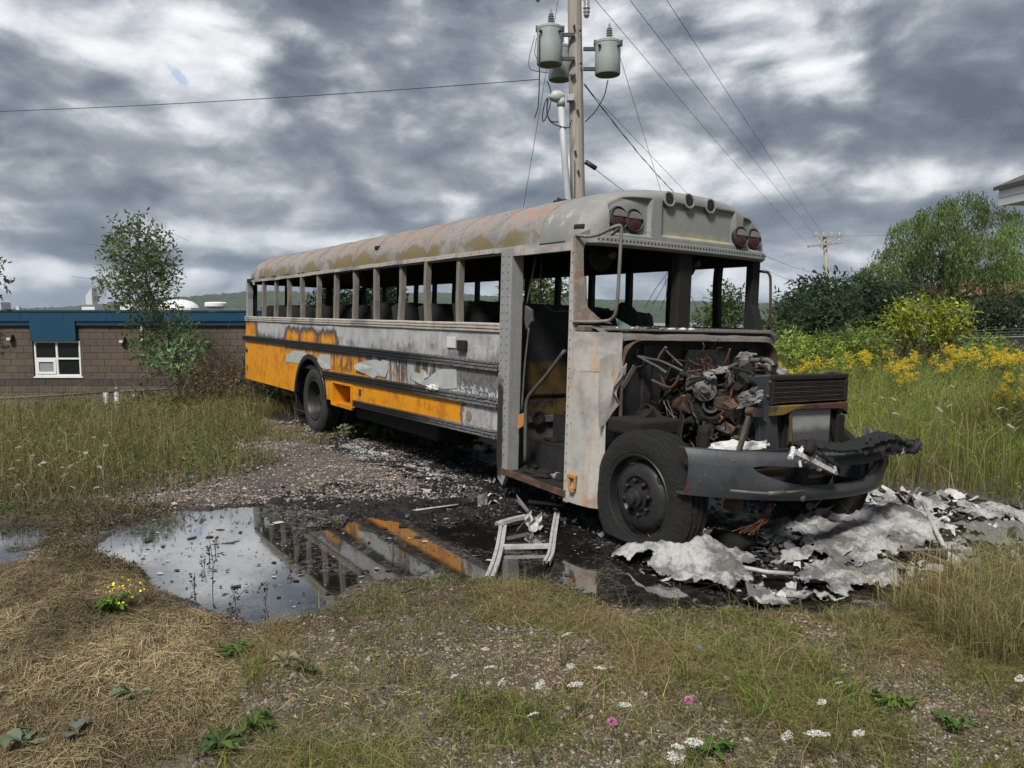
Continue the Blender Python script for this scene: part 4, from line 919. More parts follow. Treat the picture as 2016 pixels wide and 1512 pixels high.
# peeled paint
def flake(px, curl, seed):
    P = np.array([BY(u, v, -W) for u, v in px]); c = P.mean(0); rg = np.random.default_rng(seed); V = [c + (0, -.008, 0)]
    for i, p in enumerate(P): V.append(p + (0, -.005 - curl * .8 * max(0, rg.normal() - .6), 0))
    n = len(P); return B(MB().raw(V, [(0, i + 1, (i + 1) % n + 1) for i in range(n)]), 'paint_flake', 'primer_flake', solid=.003)
def zpx(U, V): return 460 + U * .26786, 620 + V * .26786
for i, (pl_, curl) in enumerate([([(390, 285), (405, 290), (440, 262), (520, 268), (545, 290), (600, 285), (610, 310), (545, 316), (505, 345), (490, 360), (440, 350), (385, 345)], .015),
        ([(622, 315), (640, 290), (715, 292), (716, 395), (690, 400), (650, 390), (625, 350)], .02), ([(900, 375), (930, 350), (985, 335), (1060, 330), (1085, 345), (1100, 325), (1145, 340), (1140, 400), (1118, 460), (1060, 445), (1030, 468), (985, 440), (915, 405)], .03),
        ([(1315, 425), (1340, 420), (1375, 440), (1385, 400), (1410, 410), (1408, 470), (1470, 440), (1520, 400), (1640, 395), (1645, 540), (1560, 545), (1410, 520), (1370, 505), (1312, 470)], .035)]): flake([zpx(*q) for q in pl_], curl, 80 + i)
def crumple(c, ex, ey, amp, seed, n=9, spread=1.0):
    rg = np.random.default_rng(seed); a, b = np.meshgrid(np.linspace(-1, 1, n), np.linspace(-1, 1, n), indexing='ij'); ex, ey = np.array(ex, float), np.array(ey, float); nr = np.cross(ex, ey); nr /= np.linalg.norm(nr) + 1e-9
    rr = 1 + (rg.random((n, n)) - .5) * .25; P = np.array(c) + a[..., None] * rr[..., None] * ex + b[..., None] * rr[..., None] * ey + nr * (rg.normal(size=(n, n, 1)) * amp); return P
B(MB().grid(crumple(BY(*zpx(1465, 530), -W - .04), (.10, 0, 0), (0, .02, .03), .02, 5, 7)), 'paint_flake', 'label_white', solid=.003)
a, b = BY(*zpx(1578, 160)), BY(*zpx(1640, 245)); B(MB().box(a[0], b[0], -W - .022, -W - .010, b[2], a[2]), 'label_plate', 'label_white', bevel=.004)
a = BY(*zpx(1695, 225)); B(MB().box(a[0] - .08, a[0] + .08, -W - .05, -W - .004, a[2] - .055, a[2] + .055), 'marker_lamp', 'charred', bevel=.012)
a = BY(*zpx(100, 255)); B(MB().lathe([(0, .03), (.04, .025), (.05, 0)], Matrix.Translation((a[0], -W - .002, a[2])) @ Matrix.Rotation(R_(90), 4, 'X'), 12), 'marker_lamp', 'lens_burnt')
a = BY(*zpx(1730, 740)); B(MB().lathe([(0, .004), (.055, .004), (.058, 0)], Matrix.Translation((a[0], -W - .002, a[2])) @ Matrix.Rotation(R_(90), 4, 'X'), 16), 'access_cap', 'brass_brown')
for (U, V) in ((930, 570), (100, 388)): a = BY(*zpx(U, V)); B(MB().box(a[0] - .03, a[0] + .03, -W - .008, -W - .003, a[2] - .045, a[2] + .045), 'reflector', 'lens_burnt')
B(MB().box(XR_ - .14, XR_ - .05, -W - .02, -W + .25, .60, .92), 'rear_bumper_end', 'charred', bevel=.02); B(MB().box(XR_ - .145, XR_ - .05, -W + .25, W, .60, .90), 'rear_bumper', 'charred', bevel=.02)

# --- window posts, both sides
def bent_post(x, y0, y1, w, seed, m, name='window_post', z0=ZS + .004, z1=ZG + .02):
    rg = np.random.default_rng(seed); P = []; k = np.linspace(0, 1, 7); bx1, by1 = rg.normal() * .012, rg.normal() * .008
    for q in k:
        ox, oy = bx1 * math.sin(q * 3.1) + rg.normal() * .003, by1 * math.sin(q * 2.4); z = z0 + (z1 - z0) * q
        P.append([(x - w / 2 + ox, y0 + oy, z), (x + w / 2 + ox, y0 + oy, z), (x + w / 2 + ox, y1 + oy, z), (x - w / 2 + ox, y1 + oy, z), (x - w / 2 + ox, y0 + oy, z)])
    return B(MB().grid(np.array(P), smooth=False, flip=True), name, m)
for i, x in enumerate(POSTS): bent_post(x, -W + .015, -W + .075, .066, 100 + i, 'burnt_post')
for i, x in enumerate(POSTS + [-2.04, -1.34]): bent_post(x, W - .075, W - .015, .075, 130 + i, 'charred')
bent_post(XR_ + .07, -W + .005, -W + .10, .12, 160, 'grey_pillar', 'corner_post', z1=ZG - .035); bent_post(XR_ + .07, W - .13, W - .04, .12, 161, 'charred', 'corner_post', z1=ZG - .035)

# --- roof panels
def prof(phi, k=1.0):
    c, s_ = np.cos(phi), np.sin(phi); return -1.205 * np.sign(c) * np.abs(c) ** .78, ZG + (.535 * k) * np.abs(s_) ** .80
RB = [-1.30, -2.02] + POSTS + [-10.52]
phis = np.linspace(0, math.pi, 41)
for i, (xa, xb) in enumerate(zip(RB[:-1], RB[1:])):
    nxp = 9; xs = np.linspace(xa, xb, nxp); P = np.zeros((nxp, len(phis), 3))
    for a, x in enumerate(xs):
        y, z = prof(phis); f_ = math.sin(math.pi * a / (nxp - 1)); rear = sst(-x, 2.5, 5)
        sag = (-.020 * f_ * rear + .012 * (fbm(np.array(x * 1.3), np.array(2.2), 201, 2) - .5)) * np.cos(phis) ** 2
        buck = f_ * .022 * rear * (fbm(np.full_like(phis, x * 2.2), phis * 3.2, 203 + i, 3) - .55) * np.sin(phis) ** .4
        yn = -np.cos(phis); P[a, :, 0] = x; P[a, :, 1] = y + yn * (buck + .012 * f_ * np.cos(phis) ** 2 * rear); P[a, :, 2] = z + sag + buck * np.sin(phis) - .03 * sst(-x, 3, 10)
    # a raised seam at the front edge of each panel
    P[0, :, 1] *= 1.003; P[0, :, 2] += .004
    B(MB().grid(P), 'roof_panel', 'burnt_roof', solid=.008)
    rivets([P[1][j] + np.array([.0, -math.cos(phis[j]) * .006, math.sin(phis[j]) * .006]) for j in range(2, 30, 1)] if i else [P[1][3]], (0, -.6, .8), .006)
    B(MB().bar(P[0][0] + (0, -.004, -.010), P[-1][0] + (0, -.004, -.010), .022, .045), 'drip_rail', 'scorched_metal')
    if i > 0: rivets([P[0][0] + (P[-1][0] - P[0][0]) * k + np.array((0, -.016, -.008)) for k in np.linspace(.03, .97, 9)], (0, -1, 0), .006)
inn = np.array([[(x, y_ * .965, z_ - .05) for y_, z_ in zip(*prof(phis))] for x in np.linspace(-1.0, XR_ + .15, 12)]); B(MB().grid(inn), 'ceiling_lining', 'charred')
for s_ in (-1, 1): B(MB().box(XR_ + .05, -.95, s_ * 1.185 - .03, s_ * 1.185 + .03, ZG - .055, ZG + .01), 'header_rail', 'charred')
def dome(x0, xd, name, m, face=True, nk=56, sgn=1):
    """roof end: the outline of the roof drawn in to a rounded face"""
    ks = np.concatenate([1 - np.linspace(0, 1, nk) ** 1.8 * .55, np.linspace(.45, 0.0, 40)[1:]]); ph = np.linspace(0, math.pi, 241); P = np.zeros((len(ks), len(ph), 3)); y0, z0 = prof(ph)
    cz_ = ZG + .02
    for i, k in enumerate(ks):
        y = y0 * k; z = cz_ + (z0 - cz_) * k; kr = .72 if sgn > 0 else .62; ex_ = 3.8 if sgn > 0 else 2.2; kk = np.clip((k - kr) / (1 - kr), 0, 1); bul = (1 - kk ** ex_) ** (1 / ex_)
        x = x0 + sgn * (xd * bul - .13 * sgn * 0 - .06 * (y / 1.2) ** 2 * bul)
        if face:
            def rr(yc, zc, hw, hh, e=.013): q = np.maximum(np.abs(y - yc) - hw + .03, np.abs(z - zc) - hh + .03); return 1 - sst(q, -e + .03, e + .03)
            x = x - sst(bul, .90, .99) * .032 * rr(.10, 2.695, .47, .145) - sst(bul, .90, .99) * .040 * np.maximum(rr(-.72, 2.69, .215, .155), rr(.90, 2.66, .185, .14))
            x = x + .006 * sst(z, ZG + .05, ZG + .02) * bul
        P[i, :, 0] = x; P[i, :, 1] = y; P[i, :, 2] = z - (.03 if sgn < 0 else 0)
    return MB().grid(P, flip=sgn > 0), P
cap, CP = dome(-1.30, .66, 'front_cap', 'scorched_cap'); fc = B(cap, 'front_cap', 'scorched_cap', solid=.008)
rear, _ = dome(-10.52, .40, 'rear_cap', 'burnt_roof', False, sgn=-1); B(rear, 'rear_cap', 'burnt_roof', solid=.008)
def cap_x(y, z):
    d = (CP[..., 1] - y) ** 2 + (CP[..., 2] - z) ** 2; i = np.unravel_index(np.argmin(d), d.shape); return CP[i][0]
def cap_hit(u, v):
    """the point of the cap on a sight line, and the surface normal there"""
    w_ = CP @ BUS_R.T + BUS_P - np.array([0, 0, CAM_H]); dp = w_ @ FW; pu, pv = 1008 + FPX * w_[..., 0] / dp, 756 - FPX * (w_ @ UP) / dp; d = np.hypot(pu - u, pv - v); ok = d < max(4.0, d.min() + 1.5); i, j = np.unravel_index(np.argmin(np.where(ok, dp, 1e9)), dp.shape)
    i, j = min(max(i, 2), CP.shape[0] - 3), min(max(j, 2), CP.shape[1] - 3); nr = np.cross(CP[i + 2, j] - CP[i - 2, j], CP[i, j + 2] - CP[i, j - 2]); nr /= np.linalg.norm(nr) + 1e-9
    return CP[i, j], nr if nr @ (CB - CP[i, j]) > 0 else -nr
brow = [(cap_x(y, ZG + .02) + .012, y, ZG + .012) for y in np.linspace(-1.14, 1.14, 30)]
m_ = MB().grid(np.array([[(x, y, z + .035), (x + .010, y, z + .03), (x + .012, y, z - .02), (x - .01, y, z - .035), (x - .05, y, z - .04)] for x, y, z in brow]), smooth=False); B(m_, 'brow_flange', 'scorched_cap', solid=.006)
rivets([(x + .014, y, z + .008) for x, y, z in brow[1:-1]] + [((a_[0] + b_[0]) / 2 + .014, (a_[1] + b_[1]) / 2, a_[2] + .008) for a_, b_ in zip(brow[1:-2], brow[2:-1])], (1, 0, 0), .011)
def front_disc(u, v, r, name, m, proud=.0, ring_=False):
    p = BX(u, v, -.72)
    for _ in range(6): x = cap_x(p[1], p[2]); p = BX(u, v, x + proud)
    return p, Matrix.Translation(Vector(p)) @ Matrix.Rotation(R_(90 - 8), 4, 'Y')
for (u, v) in ((1217, 430), (1247.5, 435), (1457, 467.5), (1483, 471)):
    p, Mx = front_disc(u, v, .09, '', '', .006)
    lamp = B(MB().lathe([(.100, -.02), (.104, .014), (.094, .022), (.086, .010)], Mx, 28), 'warning_lamp', 'sooty_metal')
    MB().lathe([(.088, .010), (.06, .022), (.03, .028), (0, .030)], Mx, 24).build('lens', 'lens_burnt', lamp)
    MB().raw([np.array(Mx @ Vector((-(.083 * math.sin(a)), .083 * math.cos(a) * 1, .018))) if 0 else np.array(Mx @ Vector((-.012 - .066 * math.sin(a), .082 * math.cos(a), .034 - .014 * math.sin(a) ** 2))) for a in np.linspace(0, math.pi, 12)], [tuple(range(12))]).build('melted_lens', 'lens_ash', lamp)
for (u, v) in ((1321.5, 391), (1360, 396), (1401.5, 404)):
    p, nr = cap_hit(u, v); Mx = Matrix.Translation(Vector(p)) @ Vector(nr).to_track_quat('Z', 'Y').to_matrix().to_4x4()
    h_ = B(MB().lathe([(.072, -.012), (.070, .003), (.058, .006), (.052, .002), (.044, -.02)], Mx, 20), 'marker_socket', 'scorched_cap'); MB().lathe([(.048, .0045), (.02, .0055), (0, .0055)], Mx, 14).build('socket_hole', 'charred', h_)
p = np.array(prof(np.array([math.pi * .36]))).ravel(); B(MB().box(-1.86, -1.70, p[0] - .05, p[0] + .05, p[1] - .004, p[1] + .018).box(-1.84, -1.81, p[0] - .02, p[0] + .02, p[1] + .018, p[1] + .045), 'roof_fitting', 'sooty_metal', bevel=.01)
p = np.array(prof(np.array([math.pi * .10]))).ravel(); B(MB().box(-4.95, -4.86, p[0] - .03, p[0] + .02, p[1] - .02, p[1] + .03), 'roof_marker', 'charred', bevel=.01)
p, nr = cap_hit(1139, 443); B(MB().box(-.05, .05, -.02, .02, -.01, .012, Matrix.Translation(Vector(p)) @ Vector(nr).to_track_quat('Z', 'Y').to_matrix().to_4x4()), 'side_marker', 'charred', bevel=.008)

# --- door opening, pillars, step well
B(MB().prism([(XD - .01, ZG), (XD + .175, ZG), (XD + .175, .34), (XD + .10, .20), (XD + .02, .26), (XD - .01, .45)], 1, -W - .012, -W + .03), 'door_pillar', 'grey_pillar', bevel=.004)
B(MB().box(XD + .150, XD + .176, -W + .0305, -W + .12, .32, ZG), 'door_pillar_return', 'grey_pillar')
rivets([(XD + q, -W - .014, z) for q in (.03, .12) for z in np.arange(.5, 2.42, .075)], (0, -1, 0), .008)
B(MB().box(-.825, -.765, -W - .012, -W + .05, .25, ZG + .01), 'front_post', 'scorched_metal', bevel=.004)
rivets([(-.795, -W - .014, z) for z in np.arange(.35, 2.4, .08)], (0, -1, 0), .007)
B(MB().box(XD + .17, -.82, -W - .004, -W + .05, ZG - .075, ZG - .005), 'door_header', 'scorched_metal')
B(MB().box(XD - .04, XD - .02, -W + .03, -.30, .34, 1.95), 'modesty_panel', 'burnt_inner', bevel=.005)
B(MB().box(XD - .02, XD + .0, -W + .03, -.30, 1.045, 1.06), 'panel_seam', 'charred'); B(MB().box(XD - .015, XD + .02, -W + .03, -.30, .78, .84), 'panel_rail', 'pale_alloy')
st_ = B(MB().box(XD + .02, -.80, -W + .0, -.86, .30, .36), 'step_tread', 'charred'); 
for (z0, z1, y) in ((.36, .60, -.86), (.60, .84, -.58), (.84, 1.02, -.32)):
    B(MB().box(XD + .02, -.80, y, y + .02, z0, z1 - .001), 'step_riser', 'sooty_metal'); B(MB().box(XD + .02, -.80, y + .0, y + .30, z1 - .03 + .031, z1 + .02), 'step_tread', 'charred')
for i in range(34):
    k = i % 3; y = [-1.05, -.72, -.45][k] + RNG.uniform(-.11, .11); z = [.375, .635, .875][k]; x = RNG.uniform(XD + .12, -.86)
    B(MB().blob((x, y, z), (RNG.uniform(.03, .09), RNG.uniform(.03, .07), RNG.uniform(.02, .045)), 300 + i, .35, (7, 5)), 'charred_lump', 'charred' if i % 5 else 'ash_grey')
B(MB().box(XD + .05, -.80, -W - .02, -W + .01, .27, .325, Matrix.Rotation(R_(1.5), 4, 'Y')), 'step_edge', 'rusty')
p = BX(1058, 822, XD + .01); B(MB().lathe([(.075, 0), (.08, .02), (.06, .025), (.03, .01), (0, .012)], Matrix.Translation(Vector(p)) @ Matrix.Rotation(R_(90), 4, 'Y'), 16), 'step_lamp', 'charred')
def tubeuv(pts, r, name, m, plane=('x', 0), n=8, smooth=3, par=None):
    P = []
    for q in pts: P.append(BX(q[0], q[1], q[2]) if plane[0] == 'x' else BY(q[0], q[1], q[2]))
    P = np.array(P); tt = np.linspace(0, len(P) - 1, max(6, len(P) * 5)); k = np.stack([np.interp(tt, range(len(P)), P[:, j]) for j in range(3)], 1)
    for _ in range(smooth): k[1:-1] = (k[:-2] + 2 * k[1:-1] + k[2:]) / 4
    return B(MB().tube(k, r, n), name, m, par)
tubeuv([(1112, 690, -1.1), (1075, 740, -1.12), (1040, 780, -1.14), (1035, 800, -1.14), (1034, 910, -1.14)], .018, 'grab_rail', 'bare_steel', ('y',))
tubeuv([(1055, 505, -1.0), (1037, 600, -1.05)], .008, 'door_rod', 'bare_steel', ('y',)); tubeuv([(1042, 640, -1.08), (1033, 720, -1.1), (1027, 810, -1.12)], .010, 'door_rod', 'bare_steel', ('y',))
p = BY(1041, 622, -1.08); B(MB().prism([(p[0] - .05, p[2] + .10), (p[0] + .05, p[2] + .06), (p[0] + .07, p[2] - .05), (p[0] - .01, p[2] - .14), (p[0] - .05, p[2] - .04)], 1, -1.10, -1.06), 'door_lever', 'bare_steel', bevel=.01)
p = BY(1026, 830, -1.13); B(MB().prism([(p[0] - .05, p[2] - .08), (p[0] + .06, p[2] - .03), (p[0] + .05, p[2] + .09), (p[0] - .04, p[2] + .06)], 1, -1.14, -1.13), 'hanging_tag', 'orange_tag')
tubeuv([(1067, 510, -.8), (1063, 560, -.8), (1070, 600, -.8), (1090, 614, -.8), (1118, 612, -.8)], .006, 'hanging_wire', 'cable_bare', ('y',))
p = BY(1128, 938, -W - .02); hk = MB().box(p[0] - .05, p[0] + .05, -W - .045, -W - .013, p[2] - .01, p[2] + .02)
for k in (-.045, .045): hk.bar((p[0] + k, -W - .03, p[2] + .02), (p[0] + k * .8, -W - .03, p[2] - .10), .018, .02, (0, 1, 0))
hk.box(p[0] - .03, p[0] + .03, -W - .045, -W - .013, p[2] - .13, p[2] - .09); B(hk, 'door_latch', 'orange_tag', bevel=.004)

# --- left wall, rear wall, floor, frame rails
B(MB().box(XR_, -.78, W - .02, W, .58, ZS - .004), 'left_side_panel', 'burnt_inner'); B(MB().box(XR_, -.78, W - .06, W + .01, ZS - .003, ZS + .02), 'left_window_sill', 'charred')
rw = MB().box(XR_ + .05, XR_ + .08, -W + .03, W - .03, .58, 1.60).box(XR_ + .05, XR_ + .08, -1.08, 1.08, 2.36, 2.46)
for y in (-1.09, -.42, .42, 1.09): rw.box(XR_ + .05, XR_ + .08, y - .07, y + .07, 1.60, 2.36)
B(rw, 'rear_wall', 'charred', bevel=.02)
B(MB().box(XR_ + .03, -1.95, -W + .03, W - .03, .96, 1.02).box(-1.95, -.80, -.30, W - .03, .96, 1.02), 'floor', 'charred')
for y in (-.42, .42): B(MB().box(-10.8, .45, y - .04, y + .04, .52, .78), 'frame_rail', 'charred')
B(MB().box(-6.0, -3.5, -1.0, -.5, .35, .74), 'fuel_tank', 'charred', bevel=.05); B(MB().tube([(-7.16, -1.05, .5), (-7.16, 1.05, .5)], .09, 10), 'rear_axle', 'charred'); B(MB().tube([(0, -1.0, .44), (0, 1.0, .44)], .06, 10), 'front_axle', 'rusty')

# --- seats
def seat_mesh(seed):
    rg = np.random.default_rng(seed); m = MB(); n, k = 13, 9; hw = .47
    for side in (0, 1):
        P = []
        for i in range(n):
            row_ = []
            for j in range(k):
                a, b = i / (n - 1) * 2 - 1, j / (k - 1); ex = (1 - abs(a) ** 8 * .05); zz = 1.44 + .53 * b * (1 - .10 * abs(a) ** 6) + rg.normal() * .006
                row_.append((-.14 * b + (-.045 if side else .045) * (1 - abs(a) ** 6) * (1 - b ** 8 * .8) + rg.normal() * .004, a * hw * ex, zz))
            P.append(row_)
        m.grid(np.array(P), flip=bool(side))
    return m
def cushion(): return MB().box(.02, .42, -.46, .46, 1.36, 1.45)
sm = [seat_mesh(400 + i).build('seat_back', 'charred', bus) for i in range(3)]; sdat = [o.data for o in sm]; [bpy.data.objects.remove(o) for o in sm]
cu = cushion().build('seat_cushion', 'charred', bus); cdat = cu.data; bpy.data.objects.remove(cu)
lg = MB().box(.05, .08, -.40, -.36, 1.02, 1.36).box(.36, .39, -.40, -.36, 1.02, 1.36).box(.05, .08, .36, .40, 1.02, 1.36).build('seat_frame', 'sooty_metal', bus); ldat = lg.data; bpy.data.objects.remove(lg)
k = 0
for i in range(11):
    for s_ in (-1, 1):
        x = -2.72 - .715 * i; o = bpy.data.objects.new('seat', sdat[k % 3]); COL.objects.link(o); o.parent = bus; o.location = (x - .15, s_ * .70, RNG.normal() * .012); o.rotation_euler = (0, RNG.normal() * .02, RNG.normal() * .02)
        c = bpy.data.objects.new('seat_cushion', cdat); COL.objects.link(c); c.parent = o
        l_ = bpy.data.objects.new('seat_frame', ldat); COL.objects.link(l_); l_.parent = o; k += 1
o = bpy.data.objects.new('seat_barrier', sdat[1]); COL.objects.link(o); o.parent = bus; o.location = (-2.15, .70, -.05)
# driver's seat
ds = B(MB().blob((-1.95, .42, 1.62), (.10, .25, .36), 5, .08, (16, 12)), 'driver_seat', 'charred'); MB().box(-1.95, -1.5, .18, .66, 1.30, 1.42).build('driver_cushion', 'charred', ds, bevel=.03)
MB().tube([(-1.85, .72, 1.45), (-1.85, .76, 1.72), (-1.85, .98, 1.78), (-1.85, 1.02, 1.45)], .02, 7).build('seat_frame_tube', 'sooty_metal', ds); MB().tube([(-1.45, .70, 1.5), (-1.45, .30, 1.56), (-1.45, .28, 1.3)], .015, 7).build('seat_frame_tube', 'sooty_metal', ds)

# --- windscreen frame
B(MB().box(-.80, -.70, -.09, .09, ZS - .02, ZG + .03), 'windscreen_post', 'charred', bevel=.02)
B(MB().prism([(-.83, ZS), (-.66, ZS - .02), (-.70, ZS + .12), (-.745, ZS + .25), (-.745, ZG + .02), (-.83, ZG + .02)], 1, W - .24, W - .13), 'corner_pillar', 'charred', bevel=.008)
# right corner pillar with a curved foot, heat stained
fr_ = MB(); pr_ = []
for (u, v) in ((1133, 462), (1133, 630), (1205, 637), (1182, 628), (1158, 606), (1150, 575), (1149, 492), (1153, 478), (1170, 466), (1225, 452), (1200, 448), (1160, 452)): pr_.append(BX(u, v, -.735))
c_ = [(p[1], p[2]) for p in pr_]; B(MB().prism(c_, 0, -.765, -.735), 'windscreen_surround', 'heat_brown')
cowl_z = lambda y: 1.742
B(MB().box(-.80, -.66, -1.20, 1.20, 1.70, 1.752), 'windscreen_sill', 'burnt_cowl', bevel=.01)
yy = np.linspace(-1.12, 1.12, 50); rows = []
for y in yy:
    w_ = (fbm(np.array(y * 4), np.array(1.0), 77, 3) - .5); e_ = sst(abs(y), .80, 1.12)
    rows.append([(-.662, y, 1.738), (-.60, y, 1.725), (-.54 + .0 * w_, y, 1.700 + .02 * w_), (-.47 + .03 * w_ - .08 * e_, y, 1.672 + .03 * w_ - .02 * e_), (-.455 + .04 * w_ - .10 * e_, y, 1.640 + .02 * w_ - .03 * e_)])
B(MB().grid(np.array(rows), smooth=False), 'cowl_top', 'burnt_cowl', solid=.006)
rivets([(-.662, y, 1.757) for y in np.arange(-1.1, 1.1, .07)], (0, 0, 1), .009)
B(MB().box(-.60, -.50, -1.05, 1.05, 1.715, 1.735), 'cowl_seam', 'burnt_cowl', bevel=.004)
for i in range(16): p = (-.58 + RNG.normal() * .05, RNG.uniform(-.9, .1), 1.735); B(MB().blob(p, (RNG.uniform(.015, .05), RNG.uniform(.02, .06), RNG.uniform(.008, .02)), 500 + i, .4, (6, 4)), 'melted_lump', ['charred', 'ash_white', 'ash_grey'][i % 3])
# firewall with rounded shoulders and a rolled lip
def shoulder(hw, zt_, zb, r):
    q = [(-hw, zb)] + [(-hw + r - r * math.cos(a), zt_ - r + r * math.sin(a)) for a in np.linspace(0, math.pi / 2, 8)] + [(hw - r + r * math.sin(a), zt_ - r + r * math.cos(a)) for a in np.linspace(0, math.pi / 2, 8)] + [(hw, zb)]; return q
q = shoulder(.945, 1.640, .80, .20); B(MB().prism(q, 0, -.53, -.50), 'firewall', 'sooty_metal')
lip = np.array([[(-.50 + dx_, y * sc, 1.64 - (1.64 - z) * (sc if z > 1.3 else 1)) for (dx_, sc) in ((0, 1.0), (.04, 1.004), (.085, 1.018), (.10, 1.04), (.08, 1.05))] for (y, z) in q]); B(MB().grid(lip), 'firewall_lip', 'rusty', solid=.008)
for (ya, yb, za, zb, d, m, nm) in [(-.70, -.60, 1.05, 1.60, .03, 'sooty_metal', 'firewall_bracket'), (-.20, .12, 1.25, 1.56, .09, 'charred', 'control_box'), (.15, .36, 1.36, 1.55, .05, 'sooty_metal', 'control_box'), (.62, .72, .95, 1.58, .03, 'sooty_metal', 'firewall_channel'), (.44, .56, 1.25, 1.5, .03, 'rusty', 'firewall_plate'), (-.90, -.72, .9, 1.5, .008, 'sooty_metal', 'firewall_plate')]:
    B(MB().box(-.499, -.499 + d, ya, yb, za, zb), nm, m, bevel=.006)
B(MB().box(-.499, -.47, .77, .90, 1.36, 1.50), 'vent_frame', 'rusty', bevel=.004); B(MB().box(-.475, -.462, .795, .875, 1.39, 1.47), 'vent_hole', 'charred')
for i in range(14): B(MB().lathe([(0, .012), (.014, .01), (.016, 0)], Matrix.Translation((-.499, RNG.uniform(-.6, .85), RNG.uniform(1.4, 1.6))) @ Matrix.Rotation(R_(90), 4, 'Y'), 8), 'bolt', 'charred')
# body corner in front of the door: upper cowl side, lower column, torn fender
def column(pl_, z0, z1, n=10, wob=0, seed=0, cut=None):
    P = []
    for z in np.linspace(z0, z1, n):
        row_ = []
        for i, (x, y) in enumerate(pl_): row_.append((x + (fbm(np.array(z * 4 + i), np.array(1.5), seed, 2) - .5) * wob, y + (fbm(np.array(z * 5), np.array(i * .7), seed + 3, 2) - .5) * wob, z))
        P.append(row_)
    return np.array(P)
cv = [(-.80, -W), (-.72, -W - .001), (-.64, -1.205), (-.57, -1.165), (-.51, -1.09), (-.47, -1.00), (-.455, -.955)]
B(MB().grid(column(cv, 1.375, 1.700, 6, .004, 3), flip=True), 'cowl_side', 'scorched_metal', solid=.006)
cl = [(-.79, -W - .004), (-.72, -W - .006), (-.64, -W - .004), (-.57, -W + .004), (-.51, -W + .02), (-.45, -W + .05), (-.415, -W + .085)]
B(MB().grid(column(cl, .26, 1.374, 16, .008, 5), flip=True), 'cowl_column', 'scorched_metal', solid=.006)
fpts = [(1183, 703), (1205, 701), (1228, 703), (1226, 722), (1236, 718), (1234, 735), (1214, 762), (1208, 780), (1222, 795), (1205, 812), (1196, 832), (1178, 838), (1176, 800), (1180, 750)]
fp = [BX(u, v, -.40) for u, v in fpts]; c0 = np.mean(fp, 0); rg = np.random.default_rng(9)
V = [c0 + (.03, -.02, 0)] + [c0 + (p - c0) * .5 + rg.normal(size=3) * .016 for p in fp] + [p + rg.normal(size=3) * .012 for p in fp]; n = len(fp)
B(MB().raw(V, [(0, 1 + i, 1 + (i + 1) % n) for i in range(n)] + [(1 + i, 1 + n + i, 1 + n + (i + 1) % n, 1 + (i + 1) % n) for i in range(n)], True), 'torn_fender', 'scorched_metal', solid=.006)
B(MB().bar(BX(1250, 720, -.36), BX(1226, 762, -.36), .035, .012, (1, 0, 0)), 'fender_bracket', 'bare_steel')
B(MB().box(-.42, -.05, -1.12, -.62, .90, 1.02), 'inner_fender', 'charred', bevel=.02)
p = BX(1222, 650, -.55); B(MB().raw([p + (0, -.06, .10), p + (.02, .10, .03), p + (.02, .02, -.12), p + (.01, -.03, 0)], [(0, 1, 2, 3)]), 'melted_rag', 'green_rag', solid=.004)

# --- mirror brackets and fans
tubeuv([(1133, 463, -.74), (1160, 466, -.66), (1180, 462, -.55), (1205, 448, -.44), (1221, 443, -.40), (1224, 452, -.40), (1220, 520, -.42), (1216, 590, -.46), (1212, 620, -.50), (1200, 632, -.58), (1160, 634, -.68), (1127, 633, -.76)], .0145, 'mirror_bracket', 'burnt_post', n=9, smooth=2)
tubeuv([(1205, 462, -.58), (1221, 448, -.42)], .013, 'mirror_brace', 'burnt_post', n=7)
tubeuv([(1496, 534, -.74), (1512, 536, -.70), (1517, 545, -.68), (1517, 600, -.68), (1514, 648, -.72)], .014, 'mirror_bracket', 'rusty', n=8, smooth=2)
for (u, v) in ((1190, 503), (1357, 520)):
    p = BX(u, v, -1.0); f_ = B(MB().lathe([(.0, .05), (.05, .045), (.055, 0), (.05, -.02), (.13, -.03), (.14, -.06), (0, -.08)], Matrix.Translation(Vector(p)) @ Matrix.Rotation(R_(90), 4, 'Y'), 16), 'cab_fan', 'charred'); MB().lathe([(0, .09), (.03, .088), (.036, .05)], Matrix.Translation(Vector(p + (.02, .02, 0))) @ Matrix.Rotation(R_(90), 4, 'Y'), 12).build('fan_hub', 'bare_steel', f_)
for (a, b) in (((1317, 533), (1270, 605)), ((1322, 535), (1285, 600)), ((1325, 545), (1300, 610)), ((1326, 540), (1318, 632)), ((1345, 550), (1388, 645)), ((1478, 528), (1476, 590)), ((1310, 545), (1315, 620))): tubeuv([(a[0], a[1], -.9), ((a[0] + b[0]) / 2 + RNG.normal() * 2, (a[1] + b[1]) / 2, -.9), (b[0], b[1], -.9)], .003, 'hanging_wire', 'charred', n=4)

